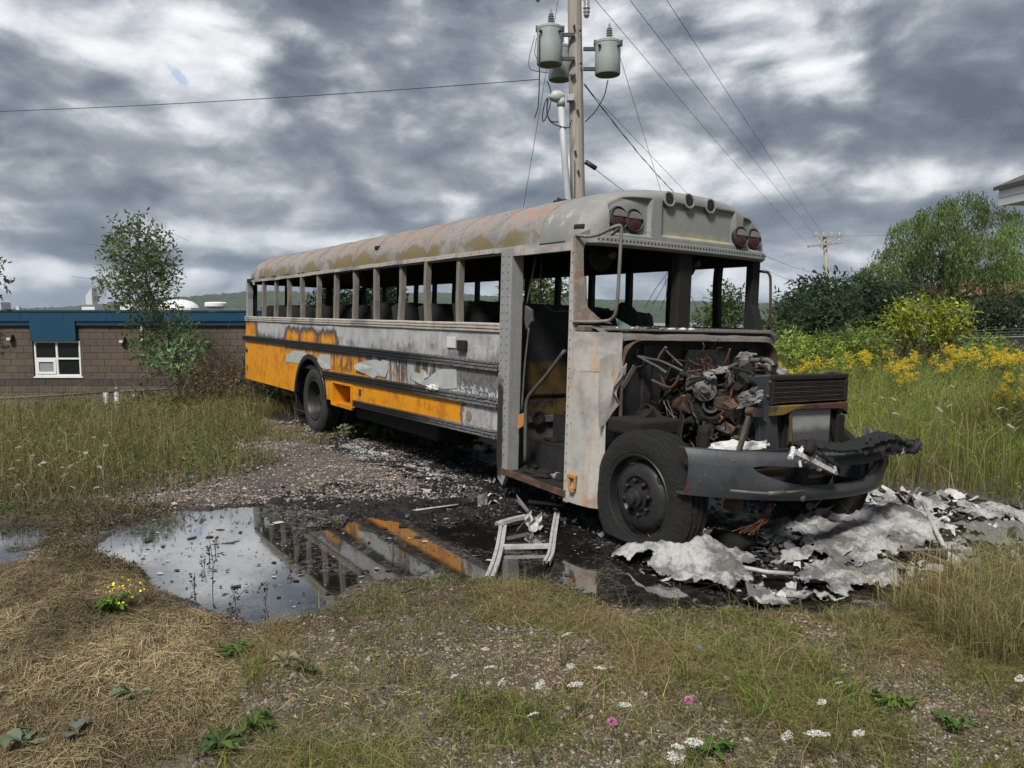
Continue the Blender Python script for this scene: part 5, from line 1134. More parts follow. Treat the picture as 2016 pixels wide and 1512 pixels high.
# --- wheels
def wheel(x, y, z, front, flat, squash):
    side = -1 if y < 0 else 1; w = empty('wheel', (x, y, z)); w.parent = bus; Rr = .515
    Mx = Matrix.Rotation(R_(90) * (1 if side < 0 else -1), 4, 'X')
    hw = .13
    pf = [(.325, -hw + .01), (.36, -hw - .012), (.42, -hw - .018), (.47, -hw - .004), (.500, -hw + .02)]
    tread = []
    for a, b in ((-.10, -.058), (-.046, -.006), (.006, .046), (.058, .10)): tread += [(.502, a), (Rr, a + .006), (Rr, b - .006), (.502, b)]
    pf = [(r, q) for r, q in pf] + tread + [(r, -q) for r, q in pf[::-1]]
    tm = MB().lathe(pf, Mx, 56); V = tm.v[0]; ground_local = -(z + BUS_P[2] + BUS_R[2, 1] * y) + flat
    low_ = V[:, 2] < ground_local + .14
    k = np.clip((ground_local + .14 - V[:, 2]) / .3, 0, 1); V[:, 1] *= 1 + squash * k; V[:, 2] = np.where(V[:, 2] < ground_local, ground_local + (V[:, 2] - ground_local) * .05, V[:, 2])
    nz = (fbm(np.arctan2(V[:, 2], V[:, 0]) * 5, V[:, 1] * 14 + np.hypot(V[:, 0], V[:, 2]) * 9, 91 + front, 4) - .5) * (.05 if front else .006); V[:, 0] *= 1 + nz; V[:, 2] *= 1 + nz * (V[:, 2] > ground_local + .02); V[:, 1] *= 1 + nz * 1.6
    tm.v = [V]; ty = tm.build('tyre', 'burnt_tyre' if front else 'tyre_rubber', w)
    if front: rp = [(.335, -.10), (.342, .120), (.330, .134), (.318, .128), (.308, .06), (.285, .055), (.255, .095), (.215, .122), (.165, .126), (.150, .108), (.10, .10)]
    else: rp = [(.315, -.10), (.318, .118), (.300, .128), (.290, .112), (.275, .02), (.255, -.06), (.22, -.085), (.16, -.08), (.13, -.06), (.10, -.02), (.095, .03), (.0, .035)]
    rim = MB().lathe([(r, q) for r, q in rp], Mx, 44).build('rim', 'wheel_steel', w)
    hub = MB().lathe([(.105, .095), (.10, .125), (.078, .130), (.074, .165), (.055, .175), (.050, .205), (.030, .215), (0, .216)], Mx, 24)
    if front:
        hub.build('hub', 'wheel_steel', rim)
        for i in range(8):
            a = 2 * math.pi * i / 8 + .2; MB().lathe([(.019, .10), (.019, .140), (.013, .150), (0, .151)], Mx @ Matrix.Translation((.132 * math.cos(a), .132 * math.sin(a), 0)), 6, False).build('lug_nut', 'wheel_steel', rim)
        for i in range(5):
            a = 2 * math.pi * i / 5 + 1.95; Mh = Mx @ Matrix.Translation((.262 * math.cos(a), .262 * math.sin(a), .085)) @ Matrix.Rotation(a, 4, 'Z') @ Matrix.Rotation(R_(52), 4, 'Y') @ Matrix.Scale(.62, 4, (1, 0, 0)); MB().lathe([(.040, .004), (.036, .010), (0, .009)], Mh, 14).build('hand_hole', 'charred', rim)
    return w
wheel(0, -1.03, .445, True, .085, .45); wheel(0, 1.03, .44, True, .06, .4); wheel(-7.16, -1.06, .50, False, .0, .12); wheel(-7.16, 1.06, .50, False, .0, .12); wheel(-7.16, -.74, .50, False, .0, .1)

# --- engine
def box_at(c, s_, rot=(0, 0, 0)): return Matrix.Translation(Vector(c)) @ Matrix.Rotation(rot[2], 4, 'Z') @ Matrix.Rotation(rot[1], 4, 'Y') @ Matrix.Rotation(rot[0], 4, 'X')
def zE(U, V): return 1220 + U * .17197, 640 + V * .17197
def EY(U, V, y): return BY(*zE(U, V), y)
B(MB().box(-.40, .42, -.30, .30, .62, 1.02), 'engine_block', 'rusty', bevel=.03); B(MB().box(-.38, .36, -.22, .22, 1.02, 1.30), 'cylinder_head', 'sooty_metal', bevel=.03); B(MB().box(-.34, .30, -.16, .14, 1.30, 1.38), 'valve_cover', 'charred', bevel=.04)
B(MB().box(-.42, -.30, -.34, .34, .60, 1.10), 'bell_housing', 'charred', bevel=.03)
def eng_tube(uv, r, name, m, y, n=8, sm=3):
    tubeuv([(*zE(U, V), yy) for (U, V, yy) in [(q[0], q[1], q[2] if len(q) > 2 else y) for q in uv]], r, name, m, ('y',), n, sm)
eng_tube([(165, 335), (300, 380), (470, 410), (600, 470), (725, 530)], .011, 'link_rod', 'bare_steel', -.75)
eng_tube([(150, 325), (330, 425), (440, 480), (540, 550)], .012, 'link_rod', 'bare_steel', -.78); eng_tube([(150, 330), (185, 310), (205, 285)], .010, 'link_rod', 'pale_alloy', -.78)
eng_tube([(370, 630), (480, 685), (590, 725), (650, 660), (695, 545)], .013, 'link_rod', 'rusty', -.72); eng_tube([(200, 485), (260, 475), (320, 430)], .012, 'link_rod', 'sooty_metal', -.76)
eng_tube([(440, 390), (470, 330), (510, 280), (530, 250)], .012, 'link_rod', 'pale_alloy', -.62); eng_tube([(530, 290), (650, 410), (720, 470)], .008, 'link_rod', 'rusty', -.62); eng_tube([(460, 480), (480, 600), (520, 700), (545, 740)], .010, 'link_rod', 'rusty', -.66); eng_tube([(440, 480), (450, 600)], .009, 'link_rod', 'sooty_metal', -.68)
B(MB().bar(EY(705, 620, -.6), EY(470, 880, -.62), .06, .012, (1, .2, 0)), 'steering_shaft', 'rusty'); B(MB().bar(EY(690, 400, -.5), EY(560, 690, -.52), .14, .02, (1, 0, 0)), 'intake_duct', 'sooty_metal')
eng_tube([(470, 510), (510, 540), (545, 560)], .016, 'link_end', 'pale_alloy', -.66)
eng_tube([(360, 950), (450, 1060), (580, 1135), (700, 1140), (830, 1080)], .030, 'coolant_hose', 'charred', -.62, 10)
p = EY(300, 1010, -.8); B(MB().lathe([(.07, -.04), (.075, .03), (.06, .035), (.05, 0), (0, -.01)], Matrix.Translation(Vector(p)) @ Matrix.Rotation(R_(50), 4, 'X'), 16), 'air_pipe_end', 'charred')
# turbocharger, pulley and brackets on the right side of the block
Mt = Matrix.Translation(Vector(EY(1050, 930, -.50))) @ Matrix.Rotation(R_(70), 4, 'X') @ Matrix.Rotation(R_(35), 4, 'Y')
tb = B(MB().lathe([(.05, .05), (.065, .055), (.07, .02), (.11, .03), (.145, 0), (.15, -.04), (.11, -.08), (.07, -.09), (.05, -.14), (.0, -.15)], Mt, 28), 'turbocharger', 'charred'); MB().lathe([(.05, .048), (.042, 0), (0, -.01)], Mt, 20).build('turbo_bore', 'charred', tb); MB().lathe([(.048, .052), (.066, .060), (.067, .045)], Mt, 24).build('turbo_rim', 'sooty_metal', tb)
B(MB().tube([EY(830, 900, -.52), EY(700, 910, -.50), EY(650, 950, -.46)], [.085, .08, .07], 16), 'exhaust_elbow', 'rusty'); B(MB().tube([EY(860, 850, -.5), EY(840, 1000, -.5)], .03, 10), 'turbo_clamp', 'sooty_metal')
Mp = Matrix.Translation(Vector(EY(975, 740, -.58))) @ Matrix.Rotation(R_(74), 4, 'X') @ Matrix.Rotation(R_(40), 4, 'Y')
B(MB().lathe([(0, -.04), (.085, -.035), (.09, -.028), (.09, -.018), (.07, -.012), (.07, -.004), (.05, .0), (.048, .03), (.036, .032), (.034, .06), (.012, .062), (0, .06)], Mp, 26), 'pulley', 'pale_alloy')
q = [EY(*c, -.56) for c in ((760, 610), (820, 590), (960, 590), (960, 620), (870, 640), (845, 660), (830, 740), (800, 752), (748, 750))]; V = q + [p + (0, .03, 0) for p in q]; n = len(q)
B(MB().raw(V, [tuple(range(n)), tuple(range(n, 2 * n))[::-1]] + [(i, i + n, (i + 1) % n + n, (i + 1) % n) for i in range(n)]), 'engine_bracket', 'pale_alloy', bevel=.006)
eng_tube([(870, 740), (830, 800), (820, 900), (840, 1010), (880, 1070), (900, 1130)], .012, 'oil_line', 'sooty_metal', -.60); eng_tube([(900, 700), (860, 750), (845, 850)], .008, 'oil_line', 'rusty', -.60)
eng_tube([(1245, 500), (1320, 460), (1400, 420), (1450, 405), (1560, 402), (1690, 400), (1740, 430), (1760, 470)], .020, 'water_pipe', 'pale_alloy', -.20, 10); B(MB().lathe([(.0, -.08), (.055, -.075), (.06, .03), (.045, .05), (.045, .08), (0, .09)], Matrix.Translation(Vector(EY(1445, 440, -.2))), 16), 'thermostat_housing', 'pale_alloy')
for (U, V) in ((1500, 400), (1640, 400)): B(MB().tube([EY(U - 12, V, -.2), EY(U + 12, V, -.2)], .029, 12), 'pipe_clamp', 'sooty_metal')
eng_tube([(1235, 520), (1262, 600), (1262, 690), (1225, 745), (1140, 758)], .018, 'water_pipe', 'bare_steel', -.42, 10)
eng_tube([(1310, 560), (1300, 680), (1270, 830), (1190, 970), (1150, 1060), (1170, 1110)], .009, 'burnt_cable', 'copper_wire', -.45); eng_tube([(1265, 270), (1240, 350), (1215, 420), (1175, 460)], .008, 'burnt_cable', 'copper_wire', .1); eng_tube([(1330, 560), (1310, 650), (1290, 760)], .006, 'burnt_cable', 'copper_wire', -.43)
eng_tube([(1480, 500), (1580, 490), (1700, 470)], .008, 'burnt_cable', 'copper_wire', -.1); eng_tube([(1570, 480), (1560, 440), (1600, 410)], .012, 'burnt_cable', 'copper_wire', 0); eng_tube([(1200, 970), (1150, 1040), (1180, 1060), (1140, 1120)], .012, 'burnt_cable', 'copper_wire', -.5)
rg = np.random.default_rng(31)
for i in range(46):
    U, V = rg.uniform(820, 1120), rg.uniform(300, 560); a = rg.normal(size=2) * 60; eng_tube([(U, V), (U + a[0], V + a[1]), (U + a[0] * 1.6 + rg.normal() * 30, V + a[1] * 1.2 + rg.normal() * 40)], .003, 'burnt_wire', 'copper_wire' if i % 3 == 0 else 'charred', rg.uniform(-.3, .1), 5)
for i in range(120):
    U, V = rg.uniform(250, 1480), rg.uniform(420, 1380); a = rg.normal(size=2) * 70; eng_tube([(U, V), (U + a[0], V + abs(a[1])), (U + a[0] * 1.4 + rg.normal() * 50, V + abs(a[1]) * 1.8)], rg.choice([.004, .006, .011]), 'burnt_wire', ['charred', 'sooty_metal', 'rusty', 'charred'][i % 4], rg.uniform(-.7, -.25), 6)
for i in range(84):
    U, V = rg.uniform(480, 1500), rg.uniform(480, 1340); c = EY(U, V, rg.uniform(-.48, -.28)); s3 = rg.uniform(.015, .06, 3)
    if i % 3: B(MB().box(-s3[0], s3[0], -s3[1], s3[1], -s3[2], s3[2], box_at(c, 0, rg.uniform(-.6, .6, 3))), 'engine_fitting', ['sooty_metal', 'charred', 'rusty'][i % 3], bevel=.006)
    else: B(MB().lathe([(0, -s3[2]), (s3[0], -s3[2]), (s3[0] * 1.1, 0), (s3[0] * .7, .002), (s3[0] * .7, s3[2]), (0, s3[2])], box_at(c, 0, (1.2, rg.uniform(-.5, .8), 0)), 12), 'engine_fitting', ['sooty_metal', 'rusty', 'pale_alloy', 'charred'][(i // 3) % 4])
eng_tube([(500, 880), (545, 960), (640, 1090)], .004, 'burnt_wire', 'pale_alloy', -.66, 5); eng_tube([(540, 850), (590, 980), (635, 1080)], .004, 'burnt_wire', 'bare_steel', -.66, 5); eng_tube([(505, 860), (540, 980), (545, 1050)], .004, 'burnt_wire', 'bare_steel', -.66, 5)
B(MB().tube([EY(880, 1110, -.5), EY(1010, 1190, -.5)], [.05, .045], 12), 'exhaust_manifold', 'rusty'); B(MB().tube([EY(960, 1090, -.48), EY(1040, 1170, -.5)], [.035, .03], 10), 'exhaust_manifold', 'pale_alloy'); B(MB().tube([EY(1130, 1190, -.5), EY(1240, 1195, -.56)], .032, 14), 'fuel_filter', 'pale_alloy'); B(MB().tube([EY(1130, 1225, -.48), EY(1230, 1235, -.53)], .026, 12), 'fuel_filter', 'rusty')
B(MB().box(-.05, .05, -.2, .2, -.14, .14, box_at(EY(1010, 1330, -.55), 0, (0, 0, .5))), 'steering_gear', 'charred', bevel=.04); B(MB().box(-.004, .004, -.10, .10, -.12, .12, box_at(EY(690, 1190, -.85), 0, (0, .1, .9))), 'splash_plate', 'sooty_metal')
# ash draped over the pipes
def rag(c, ex, ey, amp, seed, name, m, n=12, th=.012): return B(MB().grid(crumple(c, ex, ey, amp, seed, n)), name, m, solid=th)
a, b = EY(980, 560, -.45), EY(1230, 500, -.35); mid = (a + b) / 2
rag(mid, (b - a) / 2, np.array([.03, -.04, -.02]), .008, 11, 'ash_blanket', 'ash_grey'); B(MB().tube([EY(975, 545, -.52), EY(1000, 600, -.55), EY(1060, 620, -.55), EY(1100, 590, -.53)], .022, 8), 'ash_curl', 'ash_grey')
rag(EY(1445, 345, -.2), (.06, .02, 0), (0, .03, .02), .010, 12, 'ash_lump', 'ash_grey'); rag(EY(1740, 490, -.1), (.10, .02, -.05), (.02, .04, .02), .010, 13, 'ash_lump', 'ash_grey')
rag(EY(1370, 1380, -.72), (.17, .10, .02), (-.02, .05, .02), .010, 14, 'ash_blanket', 'ash_white'); B(MB().tube([EY(1380, 850, -.38), EY(1450, 850, -.42), EY(1545, 835, -.46)], [.06, .075, .07], 16), 'filter_canister', 'pale_alloy'); rag(EY(1500, 850, -.52), (.08, .03, .03), (.01, .0, .05), .006, 15, 'ash_blanket', 'ash_grey')
B(MB().bar(EY(1500, 990, -.86), EY(1365, 1440, -.86), .03, .03), 'link_rod', 'pale_alloy'); B(MB().lathe([(0, -.03), (.03, -.03), (.032, .03), (0, .03)], Matrix.Translation(Vector(EY(1505, 990, -.86))) @ Matrix.Rotation(R_(90), 4, 'Y'), 12), 'rod_end', 'rusty')

# --- radiator stack
RX = .575
def RP(u, v, x=RX): return BX(u, v, x)
sp = [RP(u, v, RX - .02) for u, v in ((1483, 741), (1527, 738), (1529, 790), (1535, 895), (1497, 893), (1493, 800), (1484, 770), (1492, 760), (1484, 752))]
V = sp + [p + (-.05, 0, 0) for p in sp]; n = len(sp); B(MB().raw(V, [tuple(range(n))[::-1], tuple(range(n, 2 * n))] + [(i, (i + 1) % n, (i + 1) % n + n, i + n) for i in range(n)]), 'radiator_support', 'bumper_steel', bevel=.008)
a, b = RP(1520, 800, RX - .05), RP(1470, 812, RX - .05); B(MB().bar(RP(1472, 812, RX - .03), RP(1500, 812, RX - .0), .06, .06), 'support_bracket', 'sooty_metal')
for (u, v) in ((1505, 828), (1508, 868), (1511, 780), (1516, 752)): B(MB().lathe([(0, .012), (.012, .01), (.014, 0)], Matrix.Translation(Vector(RP(u, v, RX - .018))) @ Matrix.Rotation(R_(90), 4, 'Y'), 8), 'bolt', 'bare_steel')
yl, yr = RP(1520, 760)[1], RP(1668, 760)[1]; zt_, zm, zbm = RP(1590, 737)[2], RP(1590, 790)[2], RP(1590, 800)[2]
fr2 = MB().box(RX - .06, RX + .012, yl, yr, zt_ - .045, zt_).box(RX - .06, RX + .012, yr - .045, yr, zm - .02, zt_ - .045).box(RX - .06, RX + .012, yl, yl + .03, zm - .02, zt_ - .045); cool = B(fr2, 'cooler_frame', 'charred', bevel=.012)
B(MB().box(RX - .08, RX - .062, yl, yr, .70, zt_ - .01), 'cooler_back', 'charred')
ns = 13
for i in range(ns):
    z = zm + (zt_ - .05 - zm) * (i + .5) / ns; MB().box(-.016, .016, yl + .03, yr - .05, -.0045, .0045, Matrix.Translation((RX - .012, 0, z)) @ Matrix.Rotation(R_(25), 4, 'Y')).build('cooler_slat', 'sooty_metal' if i % 3 else 'rusty', cool)
B(MB().prism([(yl, zm - .022), (yr, zm - .022), (yr, zm - .13), (yr - .03, zm - .10), (yr - .10, zm - .075), (yl + .28, zm - .06), (yl + .14, zm - .095), (yl, zm - .10)], 0, RX - .03, RX + .02), 'core_crossbar', 'burnt_bar', bevel=.008)
B(MB().box(RX - .03, RX + .0, yr - .10, yr, .74, zm - .131), 'core_side_post', 'charred', bevel=.01)
cy0, cy1, cz0, cz1 = RP(1562, 800)[1], RP(1638, 800)[1], RP(1600, 872)[2], zm - .06
core = B(MB().box(RX - .055, RX - .035, cy0 - .05, cy1 + .05, cz0 - .05, cz1), 'radiator_core', 'charred')
for i in range(30):
    z = cz0 + (cz1 - cz0) * (i + .5) / 30; MB().box(RX - .036, RX - .012, cy0, cy1, z - .0038, z + .0038).build('core_fin', 'radiator_fin', core)
tubeuv([(1554, 800, RX + .0), (1557, 840, RX), (1556, 872, RX)], .014, 'core_strap', 'mustard', n=6)
for i in range(11): p = RP(1650, 806 + i * 6, RX - .02); B(MB().box(p[0] - .01, p[0] + .012, p[1] - .03, p[1] + .03, p[2] - .011, p[2] + .011), 'hose_rib', 'sooty_metal', bevel=.003)
for i in range(7): p = RP(1628 + i * 4 + RNG.normal(), 736, RX - .03); B(MB().blob(p + (0, 0, .01), (.02, .018, .014), 540 + i, .3, (6, 4)), 'burnt_clip', 'rusty')
B(MB().bar(RP(1520, 735, .45), RP(1527, 716, .45), .02, .05), 'hood_hinge', 'sooty_metal')
B(MB().box(.30, .50, -.45, .45, .72, 1.32), 'fan_shroud', 'charred', bevel=.04)
B(MB().prism([(.55, .80), (.80, .80), (.42, 1.10)], 0, RX - .05, RX - .03), 'splash_shield', 'sooty_metal')

# --- bumper
ys = np.linspace(-1.20, 1.20, 81)
def bx_of(y): return 1.0 - .46 * np.abs(y / 1.2) ** 2.3
def b_drop(y): return -.045 * (y + 1.2) / 2.4 * 1.6
def edges(y):
    e = sst(np.abs(y), .95, 1.20); top = .905 + b_drop(y) - .02 * np.cos(y * 1.3); bot = .56 + b_drop(y) + .02 * (np.abs(y) / 1.2) ** 2 + .05 * e * (y > 0)
    w_ = np.clip(1 - (np.abs(y + .10) / .74) ** 3.0, 0, 1) ** .6; mid_ = .755 + b_drop(y) + .045 * sst(np.abs(y + .1), .3, .8); return top, mid_ + .058 * w_, mid_ - .095 * w_, bot, w_
upper, lower = [], []
for y in ys:
    T_, a_, b_, L_, w_ = edges(y); x = bx_of(y); up_r, lo_r = [], []
    for k in np.linspace(0, 1, 7): z = T_ + (a_ - T_) * k; up_r.append((x - .03 * (1 - k) ** 3 + .012 * k, y, z))
    for k in np.linspace(0, 1, 7): z = b_ + (L_ - b_) * k; lo_r.append((x + .012 - .045 * k ** 3 + .02 * w_ * math.sin(k * 3.1), y, z))
    up_r.insert(0, (x - .09, y, T_ + .004)); lo_r.append((x - .09, y, L_ + .004)); upper.append(up_r + [(x + .012 - .05 * min(1, w_ * 4), y, a_ - .0005)]); lower.append([(x + .012 - .05 * min(1, w_ * 4), y, b_ + .0005)] + lo_r)
bm_ = MB().grid(np.array(upper)); bm_.grid(np.array(lower)); bump = B(bm_, 'front_bumper', 'bumper_steel', solid=.012)
MB().box(.55, .60, -.95, .95, .58, .84).build('bumper_back', 'charred', bump)
for y in (-.35, .32): MB().box(.60, .93 if abs(y) < .34 else .90, y - .03, y + .03, .62, .80).build('bumper_stay', 'sooty_metal', bump)
MB().tube([(.62, -.75, .70), (.80, -.45, .72), (.86, .1, .70)], .03, 8).build('tow_bar', 'rusty', bump)
q = [BX(u, v, x_) for u, v, x_ in ((1437, 966, .86), (1480, 970, .95), (1510, 972, .99), (1545, 970, 1.03), (1583, 967, 1.05))]; MB().tube(q, .011, 8).build('melted_trim', 'pale_alloy', bump); MB().tube([q[2], q[3]], .017, 8).build('melted_trim', 'bare_steel', bump)
p = BX(1577, 980, 1.02); MB().lathe([(0, .03), (.016, .028), (.026, .02), (.026, 0)], Matrix.Translation(Vector(p)) @ Matrix.Rotation(R_(90), 4, 'Y'), 10).build('tow_pin', 'bare_steel', bump)
p = BX(1443, 993, .55); MB().lathe([(0, -.06), (.05, -.05), (.062, 0), (.05, .06), (0, .07)], Matrix.Translation(Vector(p)) @ Matrix.Rotation(R_(90), 4, 'Y'), 14).build('tie_rod_end', 'rusty', bump)
p = BX(1445, 907, .83); MB().lathe([(0, .012), (.012, .01), (.014, 0)], Matrix.Translation(Vector(p)) @ Matrix.Rotation(R_(70), 4, 'Y'), 8).build('bolt', 'pale_alloy', bump)
# what is left of the hood front: a curled black strip and melted headlamp end
def strip(uvx, wz, name, m, th=.014, amp=.006, seed=1):
    P = np.array([BX(*q) for q in uvx]); tt = np.linspace(0, len(P) - 1, len(P) * 6); k = np.stack([np.interp(tt, range(len(P)), P[:, j]) for j in range(3)], 1)
    for _ in range(5): k[1:-1] = (k[:-2] + 2 * k[1:-1] + k[2:]) / 4
    rg_ = np.random.default_rng(seed); rows_ = [[p + np.array(wz) * a + rg_.normal(size=3) * amp for a in (-1, -.4, .3, 1)] for p in k]; return B(MB().grid(np.array(rows_)), name, m, solid=th)
strip([(1572, 880, .92), (1600, 872, 1.0), (1625, 878, 1.06), (1660, 882, 1.08), (1700, 872, 1.05), (1730, 858, 1.0), (1760, 860, .96), (1785, 872, .92)], (-.055, .01, .022), 'hood_lip', 'charred', .02)
strip([(1700, 880, 1.08), (1735, 872, 1.04), (1765, 874, 1.0), (1790, 880, .95), (1812, 876, .90)], (-.02, .01, .05), 'melted_headlamp', 'sooty_metal', .012, .012, 3)
strip([(1735, 885, 1.0), (1765, 888, .98), (1798, 884, .93)], (.0, .01, .03), 'melted_headlamp', 'ash_grey', .008, .012, 4)
strip([(1700, 850, .75), (1718, 857, .75), (1735, 862, .75)], (-.03, .02, .05), 'hood_scrap', 'bare_steel', .008, .006, 6)
tubeuv([(1742, 890, .80), (1742, 910, .80), (1733, 930, .80), (1724, 938, .80)], .03, 'fender_end', 'pale_alloy'); B(MB().box(.42, .60, 1.02, 1.16, .48, .74), 'bumper_end_bracket', 'rusty', bevel=.03)
rg = np.random.default_rng(21)
for i in range(26):
    u = 1560 + i * 3.2 + rg.normal() * 2; v = 884 + max(0, (u - 1580)) * .42 + rg.normal() * 5; tubeuv([(u, v, 1.06), (u + rg.normal() * 4, v + rg.uniform(8, 26), 1.08)], rg.uniform(.008, .02), 'melted_fibre', ['ash_white', 'ash_white', 'ash_grey'][i % 3], n=5, smooth=1)
B(MB().bar(BX(1612, 892, 1.10), BX(1645, 915, 1.10), .05, .02), 'hood_latch', 'sooty_metal'); B(MB().bar(BX(1560, 888, 1.07), BX(1640, 928, 1.09), .04, .03), 'fibre_core', 'ash_white')
B(MB().blob(BX(1592, 882, 1.08), (.06, .07, .05), 77, .3), 'melted_lump', 'charred')
for i in range(9): tubeuv([(1520 + rg.normal() * 6, 992, .6), (1508 + rg.normal() * 8, 1025, .75), (1470 + rg.normal() * 14, 1050 + rg.normal() * 4, .95)], .003, 'hanging_wire', 'copper_wire', n=4)
# ------------------------------------------------------------------ debris
def sheet_mat(t):
    P = t.pos(); n1 = t.noise(P, 3, 5, .6); n2 = t.noise(P, 14, 6, .65, .5); n3 = t.noise(P, 70, 4, .7)
    c = t.mix(n2, (.36, .362, .362), (.66, .66, .65)); c = t.mix(t.mul(t.ss(t.add(n1, t.mul(n2, .5), t.mul(t.noise(P, 30, 4, .7), .2)), .72, .95), .85), c, (.075, .073, .07)); c = t.mix(t.mul(t.ss(n3, .56, .72), .42), c, (.14, .136, .13))
    c = t.mix(t.mul(t.ss(n1, .60, .72), .3), c, (.36, .30, .22))
    return {'Base Color': c, 'Roughness': .95, 'Normal': t.bump(t.add(n2, t.mul(n3, .8)), .9, .03)}
mat('burnt_fibreglass', sheet_mat)
def dark_sheet_mat(t):
    P = t.pos(); n1 = t.noise(P, 4, 5, .6); n3 = t.noise(P, 60, 4, .7); c = t.mix(n1, (.05, .055, .055), (.20, .215, .21)); c = t.mix(t.ss(n3, .58, .7), c, (.34, .34, .335))
    return {'Base Color': c, 'Roughness': .8, 'Normal': t.bump(n3, .5, .02)}
mat('scorched_sheet', dark_sheet_mat)
plain('white_alloy', (.40, .40, .39), .55, .1, var=.6, scale=18)
plain('charcoal', (.007, .007, .0075), .85, var=.5, scale=20, bump=.6)
plain('field_stone', (.16, .17, .18), .85, var=.3, scale=14, bump=.6)

def shell(name, px, peaks, base, rough, label, m, seed, cat='debris', step=.013, ragged=.14, th=.005, parent=None):
    poly = gpoly(px); xs = [p[0] for p in poly]; ys_ = [p[1] for p in poly]
    x, y = np.meshgrid(np.arange(min(xs) - .1, max(xs) + .1, step), np.arange(min(ys_) - .1, max(ys_) + .1, step))
    d = polydist(x, y, poly) + (fbm(x * 7, y * 7, seed, 4) - .5) * ragged * 2
    z = height(x, y) * .4 + base + rough * ((fbm(x * 4, y * 4, seed + 1, 4) - .4) * 1.6 + np.abs(fbm(x * 9, y * 9, seed + 2, 3) - .5) * 1.2)
    for (u, v, hh, r, rx) in peaks:
        c = G(u, v, hh); q = np.hypot((x - c[0]) / (r * rx), (y - c[1]) / r); z = z + .55 * hh * np.exp(-q ** 2 * 1.3)
    z = z + (fbm(x * 20, y * 20, seed + 5, 3) - .5) * .035 + np.abs(fbm(x * 6.5, y * 6.5, seed + 6, 4) - .5) * .17 - np.abs(fbm(x * 3.3, y * 3.3, seed + 8, 3) - .5) * .16 + .012; z = np.maximum(z, WATER_Z + .004)
    z = np.where(d > -.05, z * .85 + .0, z)
    keep = d < 0; idx = -np.ones(x.shape, int); idx[keep] = np.arange(keep.sum()); V = np.stack([x, y, z], 2)[keep]; q = np.stack([idx[:-1, :-1], idx[:-1, 1:], idx[1:, 1:], idx[1:, :-1]], 2).reshape(-1, 4); q = q[(q >= 0).all(1)]
    o = fastmesh(name, V, q, m, parent, smooth=True); md = o.modifiers.new('thick', 'SOLIDIFY'); md.thickness = th; md.offset = -1
    return tag(o, label, cat) if label else o
shell('fibreglass_sheet', [(1190, 1098), (1262, 1082), (1330, 1064), (1378, 1052), (1402, 1056), (1425, 1078), (1448, 1098), (1492, 1098), (1502, 1118), (1470, 1128), (1498, 1150), (1440, 1168), (1370, 1156), (1318, 1146), (1250, 1114)],
      [(1388, 1052, .20, .12, 1.3), (1345, 1075, .14, .22, 1.6), (1425, 1120, .12, .14, 1.2), (1460, 1105, .06, .2, 1), (1300, 1100, .07, .2, 1.5)], .02, .05, 'crumpled white fibreglass sheet nearest the burst front tyre', 'burnt_fibreglass', 601)
shell('fibreglass_sheet', [(1520, 1110), (1600, 1085), (1540, 1050), (1600, 1022), (1700, 1000), (1780, 1008), (1838, 1020), (1856, 1060), (1840, 1086), (1800, 1092), (1740, 1104), (1660, 1112), (1560, 1118)],
      [(1700, 1030, .12, .5, 1.6), (1780, 1012, .10, .25, 1.6), (1620, 1070, .05, .3, 1.5), (1740, 1075, .08, .2, 1.4)], .015, .045, 'broad pale fibreglass sheet lying before the bumper', 'burnt_fibreglass', 611)
shell('fibreglass_sheet', [(1560, 1150), (1580, 1125), (1640, 1112), (1690, 1120), (1740, 1100), (1790, 1118), (1786, 1150), (1750, 1168), (1700, 1158), (1660, 1180), (1620, 1162), (1580, 1170)],
      [(1590, 1135, .12, .12, 1.2), (1650, 1130, .10, .12, 1.2), (1700, 1125, .09, .12, 1.2), (1765, 1125, .08, .12, 1)], .02, .05, 'ragged white insulation strip at the grass edge', 'burnt_fibreglass', 621, ragged=.14)
shell('fibreglass_scrap', [(1450, 1170), (1500, 1162), (1535, 1172), (1542, 1192), (1500, 1200), (1462, 1188)], [], .02, .03, 'small pale scrap lying at the dark water edge', 'burnt_fibreglass', 631)
shell('fibreglass_scrap', [(1530, 1160), (1590, 1166), (1660, 1176), (1664, 1188), (1620, 1192), (1560, 1178)], [], .02, .03, 'long pale scrap lying along the grass edge', 'burnt_fibreglass', 632)
shell('fibreglass_scrap', [(1712, 990), (1750, 982), (1800, 984), (1860, 998), (1872, 1012), (1820, 1016), (1740, 1006)], [(1780, 992, .06, .15, 2)], .02, .04, 'grey fluffy insulation heap at the edge of the tall grass', 'burnt_fibreglass', 633, ragged=.16)
shell('scorched_panel', [(1885, 1042), (1920, 1030), (1990, 1032), (2040, 1050), (2040, 1082), (1960, 1080), (1900, 1066)], [(1930, 1050, .05, .15, 2)], .02, .02, 'flat scorched grey panel near the right edge', 'scorched_sheet', 634)
shell('scorched_panel', [(1882, 1010), (1910, 1004), (1955, 1012), (1960, 1026), (1920, 1028)], [(1910, 1010, .06, .08, 1.5)], .02, .03, 'bent white scrap beside the tall grass at right', 'burnt_fibreglass', 635)
shell('fibreglass_flap', [(1700, 1068), (1735, 1050), (1775, 1062), (1782, 1088), (1740, 1100), (1712, 1090)], [(1740, 1070, .14, .12, 1)], .05, .02, 'curled clear edged flap standing on the broad pale sheet', 'scorched_sheet', 636)
shell('fibreglass_scrap', [(1500, 1040), (1545, 1030), (1585, 1042), (1570, 1066), (1520, 1072), (1500, 1060)], [], .02, .03, 'sooty grey scrap under the front of the bumper', 'scorched_sheet', 637)

